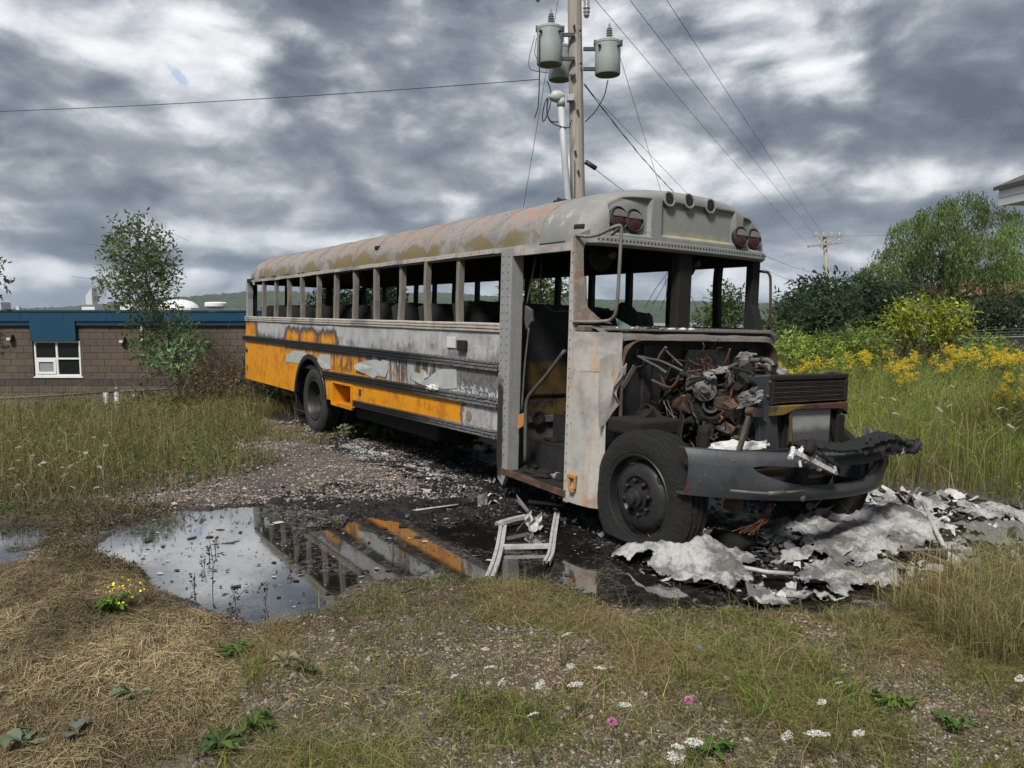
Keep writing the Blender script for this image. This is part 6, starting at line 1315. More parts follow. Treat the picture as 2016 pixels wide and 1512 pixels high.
shell('fibreglass_scrap', [(1868, 1000), (1900, 988), (1960, 1000), (2030, 1012), (2040, 1030), (1960, 1028), (1890, 1018)], [(1930, 1005, .05, .12, 2)], .02, .035, 'dirty white strip along the grass at the right edge', 'burnt_fibreglass', 638, ragged=.16)
shell('fibreglass_scrap', [(1850, 1080), (1885, 1062), (1920, 1072), (1915, 1098), (1870, 1104)], [(1885, 1080, .05, .08, 1)], .02, .035, 'pale scrap between the crossing rods', 'burnt_fibreglass', 639, ragged=.12)
def gp(u, v, z=.02): return G(u, v, z)
def rod(pts, r, label, m, flat=1.0):
    P = np.array([gp(*q) for q in pts]); k = P if len(P) > 2 else np.array([P[0], (P[0] + P[1]) / 2 + (0, 0, .004), P[1]])
    return tag(MB().tube(k, r, 8, flat=flat).build('metal_rod', m), label, 'rod', 'rods among the debris')
rod([(1817, 990, .16), (1835, 1030, .09), (1862, 1082, .03)], .018, 'white rod leaning up with ash on its tip', 'white_alloy')
rod([(1768, 1083, .07), (1890, 1085, .06)], .014, 'short rod with a rusty brown end lying level', 'pale_alloy')
rod([(1812, 1088, .07), (1900, 1122, .05), (1984, 1152, .02)], .016, 'long tan rod pointing to the lower right', 'brass_brown')
rod([(1882, 1090, .06), (1945, 1128, .05), (2000, 1156, .02)], .017, 'long white rod beside the tan rod', 'white_alloy')
rod([(1462, 1117, .07), (1510, 1126, .06), (1562, 1130, .04)], .016, 'white tube poking from the crumpled sheet', 'white_alloy')
rod([(800, 1007, .01), (850, 1000, .015), (902, 993, .02)], .016, 'white metal strip lying on black ash beside the puddle', 'white_alloy', .4)
rod([(700, 906, .03), (760, 912, .03), (842, 926, .02)], .012, 'thin grey strip lying beside the gravel', 'sooty_metal', .5)
rod([(725, 892, .02), (738, 880, .06)], .016, 'short bright sliver standing in the white ash', 'white_alloy', .4)
rod([(730, 916, .02), (800, 919, .02)], .012, 'dark bar lying on the gravel edge', 'charred')
# window frame lying in the puddle
wfm = empty('window_frame', tuple(gp(1030, 1080, 0))); tag(wfm, 'twisted white window frame lying in the puddle by the door', 'window frame')
o0 = np.array(wfm.location)
def fb(pts, w, hh, name, m='white_alloy'):
    P = np.array([gp(*q) for q in pts]) - o0; tt = np.linspace(0, len(P) - 1, len(P) * 4); k = np.stack([np.interp(tt, range(len(P)), P[:, j]) for j in range(3)], 1)
    for _ in range(2): k[1:-1] = (k[:-2] + 2 * k[1:-1] + k[2:]) / 4
    tg = np.gradient(k, axis=0); sd_ = np.stack([-tg[:, 1], tg[:, 0], 0 * tg[:, 0]], 1); sd_ /= np.linalg.norm(sd_, axis=1, keepdims=True)
    rows_ = [[p - s_ * w / 2, p - s_ * w / 2 + (0, 0, hh), p - s_ * w * .12 + (0, 0, hh), p - s_ * w * .1 + (0, 0, hh * .45), p + s_ * w * .1 + (0, 0, hh * .45), p + s_ * w * .12 + (0, 0, hh), p + s_ * w / 2 + (0, 0, hh), p + s_ * w / 2] for p, s_ in zip(k, sd_)]
    return MB().grid(np.array(rows_), smooth=False).build(name, m, wfm, solid=.003)
fb([(992, 1030, .0), (988, 1055, .0), (984, 1082, .0), (975, 1115, .01), (964, 1142, .02)], .062, .03, 'side_rail'); fb([(1097, 1014, .02), (1090, 1055, .0), (1085, 1095, .0), (1076, 1112, .01)], .050, .03, 'side_rail'); fb([(986, 1080, .004), (1086, 1078, .004)], .05, .026, 'cross_rail'); fb([(978, 1036, .03), (1008, 1026, .04), (1036, 1020, .04)], .045, .03, 'end_rail')
for i, (u, v) in enumerate(((1042, 1024), (1050, 1036), (1060, 1030))): MB().grid(crumple(gp(u, v, .05) - o0, (.03, .03, .02), (-.02, .02, .04), .018, 640 + i, 5)).build('torn_metal', 'white_alloy', wfm, solid=.003)
tag(MB().grid(crumple(gp(950, 985, .05), (.045, .01, .02), (.0, .02, .06), .008, 651, 5)).build('metal_scrap', 'pale_alloy', solid=.004), 'pale triangular metal scrap standing in the ash below the door', 'scrap')
uf = MB()
for a, b in (((884, 952), (918, 950)), ((918, 950), (934, 968)), ((934, 968), (906, 970))): uf.bar(gp(*a, .02), gp(*b, .02), .035, .03)
tag(uf.build('frame_scrap', 'sooty_metal', bevel=.004), 'bent dark frame piece lying on ash below the lower rail', 'scrap')
uf = MB()
for a, b in (((795, 938), (812, 924)), ((812, 924), (838, 934)), ((838, 938), (798, 941))): uf.bar(gp(*a, .02), gp(*b, .02), .02, .02)
tag(uf.build('frame_scrap', 'sooty_metal', bevel=.004), 'small broken frame lying on the gravel beside white ash', 'scrap')
tag(MB().grid(crumple(gp(830, 967, .02), (.09, .01, .0), (.0, .04, .01), .008, 655, 5)).build('metal_scrap', 'white_alloy', solid=.004), 'flat pale metal scrap lying alone on the gravel edge', 'scrap')
cb = MB(); P = np.array([gp(*q) for q in ((990, 990, .02), (1000, 965, .08), (1020, 950, .10), (1050, 945, .06), (1090, 960, .03), (1100, 975, .05), (1112, 955, .16))]); tt = np.linspace(0, 6, 40); k = np.stack([np.interp(tt, range(7), P[:, j]) for j in range(3)], 1)
for _ in range(6): k[1:-1] = (k[:-2] + 2 * k[1:-1] + k[2:]) / 4
tag(cb.tube(k, .012, 7).build('burnt_cable', 'charred'), 'burnt black cable looping over the ash below the door', 'cable')
tag(MB().tube([gp(1040, 988, .03), gp(1075, 991, .03), gp(1110, 997, .02)], .02, 7).build('metal_rod', 'brass_brown'), 'short brown bar lying below the step well', 'rod', 'rods among the debris')
tag(MB().blob(gp(1436, 1072, .08), (.17, .12, .12), 661, .3, (14, 10)).build('charcoal_lump', 'charcoal'), 'big black charcoal lump behind the crumpled white sheet', 'lump')
tag(MB().blob(gp(1790, 1006, .05), (.05, .05, .06), 662, .3, (12, 8)).build('charcoal_lump', 'charcoal'), 'small black lump on the insulation heap', 'lump')
tag(MB().blob(gp(1376, 1284, .045), (.034, .028, .055), 663, .2, (14, 10)).build('stone', 'field_stone'), 'grey upright stone in the dry grass', 'stone')
tag(MB().blob(gp(972, 1440, .01), (.045, .02, .015), 664, .2, (12, 8)).build('stone', 'ash_white'), 'flat white stone in the foreground grass', 'stone')
tag(MB().blob(gp(1432, 1342, .01), (.03, .022, .02), 665, .3, (12, 8)).build('stone', 'label_white'), 'pale broken stone beside the gravel patch at lower right', 'stone')

# thin torn bits of burnt fibreglass, far too many to count
def scraps(poly, n, seed, size, label, dens=None):
    rg = np.random.default_rng(seed); xy = scatter(poly, n, seed, dens); k = 4; V = []; F = []; C = []
    for i, (x, y) in enumerate(xy):
        s_ = size * math.exp(rg.normal() * .55); a = rg.uniform(0, 6.28); e1 = np.array([math.cos(a), math.sin(a), rg.normal() * .35]) * s_; e2 = np.array([-math.sin(a), math.cos(a), rg.normal() * .45]) * s_ * rg.uniform(.3, .8); z = float(height(np.array(x), np.array(y))) + s_ * .22 + .012
        g = np.stack(np.meshgrid(np.linspace(-1, 1, k), np.linspace(-1, 1, k), indexing='ij'), 2).reshape(-1, 2) * rg.uniform(.7, 1.15, (k * k, 1)); o_ = len(V) * k * k; curl = (g[:, :1] ** 2) * rg.normal() * .5
        V.append(np.array([x, y, z]) + g[:, :1] * e1 + g[:, 1:] * e2 + np.array([0, 0, 1]) * (curl * s_ + rg.normal(size=(k * k, 1)) * s_ * .12)); F += [(o_ + p * k + q, o_ + p * k + q + 1, o_ + (p + 1) * k + q + 1, o_ + (p + 1) * k + q) for p in range(k - 1) for q in range(k - 1)]; C.append(np.repeat(np.array([[.52, .52, .51], [.36, .36, .355], [.18, .178, .175], [.045, .044, .043]])[rg.choice(4, p=[.34, .3, .2, .16])][None], k * k, 0) * rg.uniform(.7, 1.1, (k * k, 1)))
    return tag(fastmesh('fibreglass_scraps', np.concatenate(V), np.array(F), 'ash_bits', colors=np.concatenate(C)), label, 'debris', kind='stuff')
def late_scraps():
    scraps(gpoly([(1480, 1060), (1600, 1010), (1730, 975), (1860, 985), (2060, 1020), (2060, 1110), (1900, 1130), (1800, 1150), (1690, 1190), (1480, 1190), (1420, 1120)]), 420, 671, .030, 'torn white scraps of burnt fibreglass strewn before the bumper')
    scraps(gpoly([(1200, 1100), (1380, 1040), (1500, 1040), (1500, 1160), (1330, 1150)]), 90, 672, .024, 'torn scraps of burnt fibreglass beside the burst tyre')
    scraps(gpoly([(1690, 1000), (1760, 975), (1880, 985), (1890, 1020), (1760, 1020)]), 160, 673, .030, 'fluffy grey scraps along the tall grass edge')
    scraps(gpoly([(900, 940), (1180, 985), (1190, 1050), (1080, 1030), (900, 1000)]), 60, 674, .020, 'small torn scraps on the ash below the door')
# loose rubble, ash flakes and gravel: nobody could count them
OCT = np.array([[1, 0, 0], [-1, 0, 0], [0, 1, 0], [0, -1, 0], [0, 0, 1], [0, 0, -1]], float); OF = np.array([[0, 2, 4], [2, 1, 4], [1, 3, 4], [3, 0, 4], [2, 0, 5], [1, 2, 5], [3, 1, 5], [0, 3, 5]])
def pebbles(name, xy, size, m, label, colors, flat=.6, lift=.3, seed=1):
    rg = np.random.default_rng(seed); n = len(xy); s_ = size * np.exp(rg.normal(size=n) * .4); sc = np.stack([s_ * rg.uniform(.7, 1.3, n), s_ * rg.uniform(.7, 1.3, n), s_ * flat * rg.uniform(.7, 1.3, n)], 1)
    V = OCT[None] * sc[:, None] * rg.uniform(.75, 1.2, (n, 6, 1)); a = rg.uniform(0, 6.28, n); ca, sa = np.cos(a), np.sin(a); V = np.stack([V[..., 0] * ca[:, None] - V[..., 1] * sa[:, None], V[..., 0] * sa[:, None] + V[..., 1] * ca[:, None], V[..., 2] + V[..., 0] * rg.normal(size=(n, 1)) * .3], 2)
    z = height(xy[:, 0], xy[:, 1]); V = V + np.stack([xy[:, 0], xy[:, 1], z + s_ * flat * lift], 1)[:, None]; F = (OF[None] + (np.arange(n) * 6)[:, None, None]).reshape(-1, 3); col = np.repeat(colors[rg.integers(0, len(colors), n)] * rg.uniform(.7, 1.25, (n, 1)), 6, 0)
    o = fastmesh(name, V.reshape(-1, 3), F, m, colors=col, smooth=False); return tag(o, label, 'gravel', kind='stuff')
def vc_mat(t):
    P = t.pos(); n = t.noise(P, 150, 3, .6); k = t.lin(n, .3, .7, .7, 1.25); return {'Base Color': t.mix(1.0, t.attr('Col'), t.comb(k, k, k), 'MULTIPLY'), 'Roughness': .9}
mat('loose_stone', vc_mat)
def vcw_mat(t): return {'Base Color': t.attr('Col'), 'Roughness': .6}
mat('ash_bits', vcw_mat)
def scatter(poly, n, seed, dens=None):
    rg = np.random.default_rng(seed); xs = [p[0] for p in poly]; ys_ = [p[1] for p in poly]; out = []
    while sum(map(len, out)) < n:
        x, y = rg.uniform(min(xs), max(xs), n), rg.uniform(min(ys_), max(ys_), n); k = inpoly(x, y, poly)
        if dens is not None: k &= rg.random(n) < dens(x, y)
        out.append(np.stack([x[k], y[k]], 1))
    return np.concatenate(out)[:n]
SC = np.array([(.16, .138, .12), (.23, .20, .175), (.29, .26, .235), (.21, .15, .12), (.11, .095, .085), (.36, .335, .31)])
dry = lambda x, y: (height(x, y) > WATER_Z + .004)
pebbles('gravel', scatter(GRAVEL, 22000, 3, lambda x, y: dry(x, y) * (.25 + .75 * (fbm(x * 1.5, y * 1.5, 71, 3) > .45))), .0095, 'loose_stone', 'grey brown gravel spread beside the bus', SC, seed=5)
FORE = gpoly([(-80, 1040), (60, 1024), (180, 1010), (330, 1000), (300, 1020), (180, 1050), (120, 1062), (230, 1095), (300, 1140), (360, 1200), (420, 1235), (640, 1190), (900, 1132), (1180, 1190), (1500, 1210), (2060, 1180), (2200, 1600), (400, 1600), (480, 1300)])
pebbles('loose_gravel', scatter(FORE, 26000, 4, lambda x, y: dry(x, y) * (.12 + .88 * sst(fbm(x * 1.4, y * 1.4, 73, 4), .38, .60))), .0062, 'loose_stone', 'small stones showing through the foreground grass', SC * np.array([1.0, .95, .92]), seed=6)
SHORE = gpoly([(150, 1050), (240, 1000), (480, 980), (560, 1000), (700, 1020), (760, 1130), (1000, 1125), (1180, 1160), (1120, 1190), (900, 1160), (720, 1190), (500, 1250), (380, 1230), (300, 1160), (190, 1100)])
pebbles('mud_clods', scatter(SHORE, 9000, 14, lambda x, y: (height(x, y) > WATER_Z + .014) * (height(x, y) < .05)), .007, 'loose_stone', 'wet clods and grit along the puddle shore', SC * .38, .7, seed=16)
AC = np.array([(.004, .004, .0045), (.007, .007, .0075), (.012, .011, .011), (.018, .017, .016), (.04, .04, .04), (.14, .14, .14)])
pebbles('ash_rubble', scatter(ASH, 12000, 5, lambda x, y: (height(x, y) > WATER_Z + .003) * (.15 + .85 * (fbm(x * 2, y * 2, 75, 3) > .5))), .014, 'ash_bits', 'black ash and charred bits strewn round the bus', AC, .5, seed=7)
WA = gpoly([(640, 872), (700, 880), (760, 895), (850, 930), (905, 938), (880, 952), (800, 935), (700, 905), (640, 885)])
pebbles('white_ash', scatter(WA, 1500, 6, lambda x, y: sst(fbm(x * 3, y * 3, 79, 3), .45, .6)), .014, 'ash_bits', 'flecks of white ash on the gravel beside the bus', np.array([(.30, .30, .30), (.40, .40, .39), (.18, .18, .18)]), .35, seed=8)
# floating flakes of soot on the puddle
fl_xy = scatter(PUDDLE, 520, 9, lambda x, y: (height(x, y) < WATER_Z) * (.15 + .85 * (fbm(x * 2.4, y * 2.4, 81, 3) > .5)))
rg = np.random.default_rng(10); n = len(fl_xy); a = rg.uniform(0, 6.28, n); L = .010 * np.exp(rg.normal(size=n) * .6); wd = L * rg.uniform(.3, .9, n)
d1 = np.stack([np.cos(a), np.sin(a)], 1) * L[:, None]; d2 = np.stack([-np.sin(a), np.cos(a)], 1) * wd[:, None]
V = np.stack([np.concatenate([fl_xy + s1 * d1 + s2 * d2, np.full((n, 1), WATER_Z + .004) + rg.uniform(0, .004, (n, 1))], 1) for s1, s2 in ((-1, -.6), (.8, -1), (1, .7), (-.7, 1))], 1).reshape(-1, 3)
col = np.repeat(np.array([(.01, .01, .01), (.03, .028, .025), (.2, .2, .2), (.42, .42, .42)])[rg.choice(4, n, p=[.45, .35, .12, .08])], 4, 0)
tag(fastmesh('floating_soot', V, np.arange(n * 4).reshape(-1, 4), 'ash_bits', colors=col), 'flecks of soot and ash floating on the puddle', 'soot', kind='stuff')
late_scraps()
# ------------------------------------------------------------------ plants
def leafy(name, trans=.35, rough=.7, gloss=.25):
    m = bpy.data.materials.new(name); m.use_nodes = True; m.node_tree.nodes.clear(); t = T(m.node_tree)
    c = t.attr('Col'); b = t.node('ShaderNodeBsdfPrincipled', {'Base Color': c, 'Roughness': rough, 'Specular IOR Level': gloss}); tr = t.node('ShaderNodeBsdfTranslucent', {'Color': c})
    mx = t.node('ShaderNodeMixShader', {0: trans}); t.l.new(b.outputs[0], mx.inputs[1]); t.l.new(tr.outputs[0], mx.inputs[2]); o = t.node('ShaderNodeOutputMaterial'); t.l.new(mx.outputs[0], o.inputs[0]); MATS[name] = m
leafy('leaf', .42); leafy('grass_blade', .42, .65, .2); leafy('straw', .15, .8, .15)
def petal_mat(t): return {'Base Color': t.attr('Col'), 'Roughness': .8}
mat('petal', petal_mat)
plain('bark', (.085, .068, .052), .95, var=.4, scale=18, bump=.8)
plain('green_stem', (.09, .11, .035), .8)

def leaves(P, D, L, Wd, col, rg, cvar=.35):
    """one pointed leaf of four vertices per point, lying along D"""
    n = len(P); D = D / (np.linalg.norm(D, axis=1, keepdims=True) + 1e-9); r = rg.normal(size=(n, 3)); S = np.cross(D, r); S /= np.linalg.norm(S, axis=1, keepdims=True) + 1e-9
    L = L * np.exp(rg.normal(size=n) * .25); w = Wd * np.exp(rg.normal(size=n) * .2); U = np.cross(S, D)
    V = np.stack([P, P + D * (L * .45)[:, None] + S * w[:, None] / 2, P + D * L[:, None] - U * (L * .12)[:, None], P + D * (L * .45)[:, None] - S * w[:, None] / 2], 1)
    k = np.exp(rg.normal(size=(n, 1)) * cvar * .6); C = np.repeat(np.clip(col * k, 0, 1), 4, 0); return V.reshape(-1, 3), np.arange(n * 4).reshape(-1, 4), C
class Crown:
    def __init__(s, seed): s.rg = np.random.default_rng(seed); s.P = []; s.D = []; s.C = []; s.tips = []
    def clump(s, c, r, twigs, per, col, tl=.25, droop=0.0, out=.7, shade=.3):
        rg = s.rg; n = twigs; d = rg.normal(size=(n, 3)); d /= np.linalg.norm(d, axis=1, keepdims=True); p = np.array(c) + d * np.array(r) * (rg.random((n, 1)) ** (1 / 2.4)); s.tips.append(np.array(c))
        dr = d * out + rg.normal(size=(n, 3)) * .6; dr[:, 2] -= droop; dr /= np.linalg.norm(dr, axis=1, keepdims=True); tl_ = tl * rg.uniform(.5, 1.4, (n, 1)); cc = np.array(col) * np.exp(rg.normal() * shade)
        for k in range(per):
            f = (k + rg.random((n, 1))) / per; q = p + dr * tl_ * f; q[:, 2] -= droop * .5 * (tl_[:, 0] * f[:, 0]) ** 1; s.P.append(q); ld = dr * .6 + rg.normal(size=(n, 3)) * .7; ld[:, 2] -= droop * .8; s.D.append(ld); s.C.append(np.repeat(cc[None] * np.exp(rg.normal() * .05), n, 0) * np.exp(rg.normal(size=(n, 1)) * .12))
    def strands(s, c, r, n, length, step, col, shade=.25):
        rg = s.rg; d = rg.normal(size=(n, 3)); d[:, 2] = np.abs(d[:, 2]) * .8; d /= np.linalg.norm(d, axis=1, keepdims=True); p = np.array(c) + d * np.array(r) * rg.uniform(.55, 1, (n, 1)); s.tips.append(np.array(c)); L = length * rg.uniform(.3, 1.2, n); cc = np.array(col) * np.exp(rg.normal() * shade)
        h = d.copy(); h[:, 2] = 0; k = int(length * 1.2 / step)
        for i in range(k):
            f = i * step; ok = f < L; q = p + h * .35 * (1 - np.exp(-f * 1.5)); q[:, 2] -= f - .25 * np.sin(np.minimum(f * 2, 1.57)); q = q + rg.normal(size=q.shape) * .05; ld = rg.normal(size=q.shape) * .45; ld[:, 2] -= 1; s.P.append(q[ok]); s.D.append(ld[ok]); s.C.append(np.repeat(cc[None], ok.sum(), 0) * np.exp(rg.normal(size=(ok.sum(), 1)) * .15))
    def build(s, L, Wd, parent, name='crown', m='leaf', cvar=.35):
        P, D_, C = np.concatenate(s.P), np.concatenate(s.D), np.concatenate(s.C); V, F, C = leaves(P, D_, L, Wd, C, s.rg, cvar); return fastmesh(name, V, F, m, parent, C)
def limb(a, b, r0, r1, rg, bend=.12, n=7):
    a, b = np.array(a, float), np.array(b, float); k = np.linspace(0, 1, n)[:, None]; L = np.linalg.norm(b - a); o = rg.normal(size=3) * bend * L; P = a + (b - a) * k + o * np.sin(k * math.pi) + np.array([0, 0, .08 * L]) * np.sin(k * math.pi); return P, np.linspace(r0, r1, n)
def woody(name, label, cat, trunk, rr, crown, L, Wd, seed, group=None, m='leaf', base=None, twigs=True, cvar=.35):
    """trunk: polyline in the world; limbs run from it to every leaf clump"""
    rg = np.random.default_rng(seed); trunk = np.array(trunk, float); e = empty(name, tuple(trunk[0])); tag(e, label, cat, group); o = trunk[0]
    tt = np.linspace(0, len(trunk) - 1, len(trunk) * 4); k = np.stack([np.interp(tt, range(len(trunk)), trunk[:, j]) for j in range(3)], 1)
    for _ in range(3): k[1:-1] = (k[:-2] + 2 * k[1:-1] + k[2:]) / 4
    mb = MB().tube(k - o, np.interp(tt, range(len(trunk)), np.linspace(rr[0], rr[1], len(trunk))), 9)
    for c in crown.tips:
        d = np.linalg.norm(k - c, axis=1) + np.maximum(0, k[:, 2] - c[2]) * 2; i = int(np.argmin(d)); i = max(1, min(len(k) - 1, i - 1)); r0 = max(.010, rr[1] * .7 + (rr[0] - rr[1]) * .25 * (1 - i / len(k))); P, r_ = limb(k[i], c, r0, .006, rg); mb.tube(P - o, r_, 5)
        if twigs:
            for _ in range(4): q = c + rg.normal(size=3) * .35; P2, r2 = limb(P[4], q, .008, .003, rg, .1, 4); mb.tube(P2 - o, r2, 4, caps=False)
    mb.build('trunk', 'bark', e); cr = crown.build(L, Wd, None, 'crown', m, cvar); cr.parent = e; cr.location = -Vector(o); return e
def gz(x, y): return float(height(np.array(x), np.array(y), False))

# sapling leaning in front of the block building
def wp(u, v, Y): return at(u, v, Y)
SY = 20.0; rg = np.random.default_rng(50); cr = Crown(51); SG = (.115, .155, .070)
for (u, v, r, n) in [(270, 450, .45, 60), (300, 475, .55, 80), (240, 480, .45, 55), (225, 500, .35, 30), (265, 510, .6, 90), (310, 515, .5, 70), (235, 540, .55, 60), (285, 545, .6, 90), (325, 530, .4, 40), (215, 555, .35, 26), (255, 570, .5, 60), (300, 575, .45, 55), (330, 560, .3, 22), (225, 580, .35, 24), (275, 600, .45, 45)]: cr.clump(wp(u, v, SY + rg.normal() * .4), (r, r, r * .8), int(n * 1.15), 4, SG, .26)
for (u, v, r, n) in [(300, 620, .4, 40), (332, 612, .35, 36), (285, 650, .5, 55), (345, 640, .45, 55), (320, 680, .6, 90), (372, 668, .5, 80), (285, 692, .45, 50), (350, 705, .6, 100), (388, 692, .4, 50), (315, 715, .45, 60), (360, 725, .45, 60)]: cr.clump(wp(u, v, SY + rg.normal() * .4), (r, r, r * .75), int(n * .75), 4, (.075, .125, .05), .25)
b = wp(356, 740, SY)
woody('leaning_sapling', 'slender leaning young tree in front of the brown block building', 'tree', [(b[0] + .05, SY, gz(b[0], SY) - .1), b, wp(345, 690, SY), wp(322, 640, SY), wp(300, 590, SY), wp(285, 540, SY), wp(268, 470, SY)], (.085, .02), cr, .125, .052, 52)
# tree cut by the left edge
cr = Crown(61)
for (u, v, r, n) in [(-30, 560, .5, 40), (-18, 545, .3, 20), (-50, 620, .6, 40), (-35, 690, .5, 30), (-70, 500, .8, 60)]: cr.clump(wp(u, v, 19), (r, r, r), n, 4, (.075, .11, .05), .26)
b = wp(-60, 760, 19); woody('edge_tree', 'thin leafy tree cut off by the left edge of the picture', 'tree', [(b[0], 19, gz(b[0], 19) - .1), wp(-55, 680, 19), wp(-40, 600, 19), wp(-35, 500, 19)], (.08, .02), cr, .15, .06, 62)
# willow on the right
cr = Crown(71); rg = np.random.default_rng(72); WG = (.135, .195, .062)
for (u, v, r, n, ln) in [(1900, 405, 1.1, 150, 1.6), (1850, 425, 1.0, 130, 1.7), (1960, 430, 1.1, 140, 1.8), (1800, 450, 1.0, 130, 1.7), (1870, 470, 1.3, 190, 2.0), (1940, 490, 1.4, 190, 2.0), (2010, 460, 1.3, 150, 2.0), (1775, 500, 1.2, 170, 1.7), (1830, 520, 1.3, 190, 1.9), (1900, 540, 1.4, 200, 1.7), (1980, 540, 1.4, 190, 1.9), (1735, 535, 1.0, 150, 1.4), (1705, 560, .8, 90, 1.2), (1780, 560, 1.1, 150, 1.3), (1690, 545, .6, 50, 1.0), (2040, 520, 1.5, 150, 2.2), (2060, 590, 1.5, 130, 1.6), (1985, 600, 1.1, 120, 1.2), (1925, 600, .9, 80, .9), (1745, 590, .8, 60, .8), (1850, 590, .7, 40, .6)]:
    cr.strands(wp(u, v, 35 + rg.normal() * 1.2), (r, r, r * .65), int(n * .95), ln * rg.uniform(.7, 1.25), .11, np.array(WG) * rg.uniform(.75, 1.25))
b = wp(1862, 640, 35); woody('willow_tree', 'large spreading willow with drooping strands behind the goldenrod field', 'tree', [(b[0], 35, gz(b[0], 35) - .2), wp(1862, 622, 35), wp(1868, 590, 35), wp(1885, 540, 35), wp(1895, 470, 35)], (.30, .07), cr, .19, .046, 73)
w2 = MB(); o_ = bpy.data.objects['willow_tree']; w0 = np.array(o_.location)
for (u1, v1, u2, v2, u3, v3) in ((1860, 622, 1840, 580, 1800, 540), (1862, 612, 1885, 590, 1925, 560), (1858, 628, 1835, 600, 1775, 560)): w2.tube(np.array([wp(u1, v1, 35), wp(u2, v2, 35), wp(u3, v3, 35)]) - w0, [.2, .14, .05], 8)
w2.build('limb', 'bark', o_)
# dark bushes under the far pole, and other shrubs and trees
def bush(name, label, cat, spots, Y, col, L, Wd, seed, group=None, droop=.1, per=4, out=.7, trunk_r=.05, tl=.3, m='leaf', shade=.3, cvar=.35):
    cr = Crown(seed); rg_ = np.random.default_rng(seed + 1)
    for (u, v, r, n) in spots: cr.clump(wp(u, v, Y + rg_.normal() * r * .8), (r, r, r * .8), n, per, col, tl, droop, out, shade)
    ub_ = np.mean([s_[0] for s_ in spots]); vb = max(s_[1] for s_ in spots); b_ = wp(ub_, vb, Y); t_ = wp(ub_, np.mean([s_[1] for s_ in spots]), Y)
    return woody(name, label, cat, [(b_[0], Y, min(gz(b_[0], Y), b_[2]) - .1), (b_[0], Y, b_[2]), (t_[0], Y, t_[2])], (trunk_r, trunk_r * .4), cr, L, Wd, seed + 2, group, m, cvar=cvar)
DK = (.038, .066, .032)
bush('dark_tree', 'dark pointed evergreen tree right under the distant pole', 'tree', [(1585, 570, .5, 60), (1600, 590, .9, 150), (1575, 600, .8, 130), (1630, 560, .5, 60), (1635, 590, .9, 150), (1560, 625, .9, 150), (1605, 625, 1.1, 200), (1640, 630, 1.1, 200), (1555, 650, .9, 130), (1590, 655, 1.1, 200), (1640, 660, 1.1, 200), (1535, 655, .6, 70)], 28, DK, .22, .07, 81, tl=.4)
bush('dark_tree', 'broad dark green tree between the distant pole and the willow', 'tree', [(1680, 580, .9, 140), (1720, 590, 1.0, 170), (1690, 610, 1.2, 220), (1740, 610, 1.1, 200), (1760, 590, .7, 90), (1690, 640, 1.2, 220), (1740, 640, 1.2, 200), (1700, 665, 1.1, 180)], 30, DK, .22, .08, 84, tl=.4)
bush('under_bush', 'dark shrubbery mass below the willow at the right edge', 'bush', [(1900, 640, 1.0, 180), (1940, 650, 1.1, 190), (1985, 640, 1.2, 200), (2030, 650, 1.2, 180), (1960, 610, .9, 110), (2020, 610, 1.0, 120), (1890, 670, .9, 130), (1960, 675, 1.0, 150), (2020, 680, 1.0, 150)], 30, (.042, .058, .030), .2, .07, 87, tl=.4)
YG = (.24, .275, .038)
bush('yellow_green_bush', 'rounded yellow green bush standing above the goldenrod', 'bush', [(1790, 620, .5, 90), (1830, 610, .5, 90), (1865, 625, .5, 90), (1760, 640, .5, 90), (1805, 645, .6, 130), (1850, 645, .6, 130), (1885, 650, .4, 60), (1765, 670, .5, 90), (1810, 675, .6, 120), (1860, 672, .5, 100), (1900, 620, .22, 14), (1915, 612, .18, 10), (1765, 612, .25, 20)], 22, YG, .12, .055, 91, tl=.25)
bush('brown_bush', 'dull brown green shrub at the foot of the yellow green bush', 'bush', [(1770, 690, .5, 70), (1815, 695, .5, 80), (1860, 690, .5, 70), (1900, 680, .5, 60), (1920, 690, .4, 50)], 21, (.075, .068, .034), .10, .045, 94, tl=.25)
LG = (.19, .26, .05)
for i, (u, v, n, lab) in enumerate([(1560, 695, 90, 'light green shrub directly behind the radiator grille'), (1625, 692, 90, 'light green shrub left of the fence post in the field'), (1700, 678, 100, 'feathery green shrub right of the fence post in the field'), (1945, 695, 80, 'light green shrub in the goldenrod near the right edge')]):
    bush('light_shrub', lab, 'shrub', [(u + d_[0], v + d_[1], .42, n) for d_ in ((-25, 5), (5, -12), (28, 4), (0, 15), (-15, -8), (18, 20))], 19.5, LG, .10, .04, 100 + 5 * i, 'light green shrubs in the field', tl=.22)
bush('young_tree', 'young green tree seen through the windscreen opening', 'tree', [(1430, 575, .35, 50), (1440, 595, .45, 70), (1415, 600, .4, 60), (1395, 620, .4, 60), (1430, 620, .5, 90), (1460, 615, .4, 60), (1380, 640, .4, 60), (1415, 645, .5, 80), (1455, 640, .45, 70)], 22, (.070, .115, .040), .12, .05, 121, tl=.25)
bush('green_bush', 'mid green bush beside the far left corner of the bus front', 'bush', [(1520, 650, .4, 60), (1545, 660, .5, 80), (1530, 675, .5, 80), (1560, 668, .4, 60)], 24, (.07, .105, .035), .12, .05, 124, tl=.25)
bush('roadside_tree', 'leafy tree behind the bus seen through the doorway windows', 'tree', [(1030, 560, .4, 50), (1060, 560, .4, 60), (1045, 580, .5, 70), (1090, 575, .35, 40), (1020, 590, .45, 60), (1075, 600, .5, 70), (1110, 580, .3, 26)], 18, (.085, .125, .04), .13, .055, 127, tl=.3)
bush('dark_conifer', 'dark conifer behind the bus seen through its middle windows', 'tree', [(650, 575, .4, 60), (655, 595, .7, 120), (640, 610, .7, 120), (670, 612, .7, 120)], 26, (.020, .036, .020), .2, .06, 130, tl=.35)
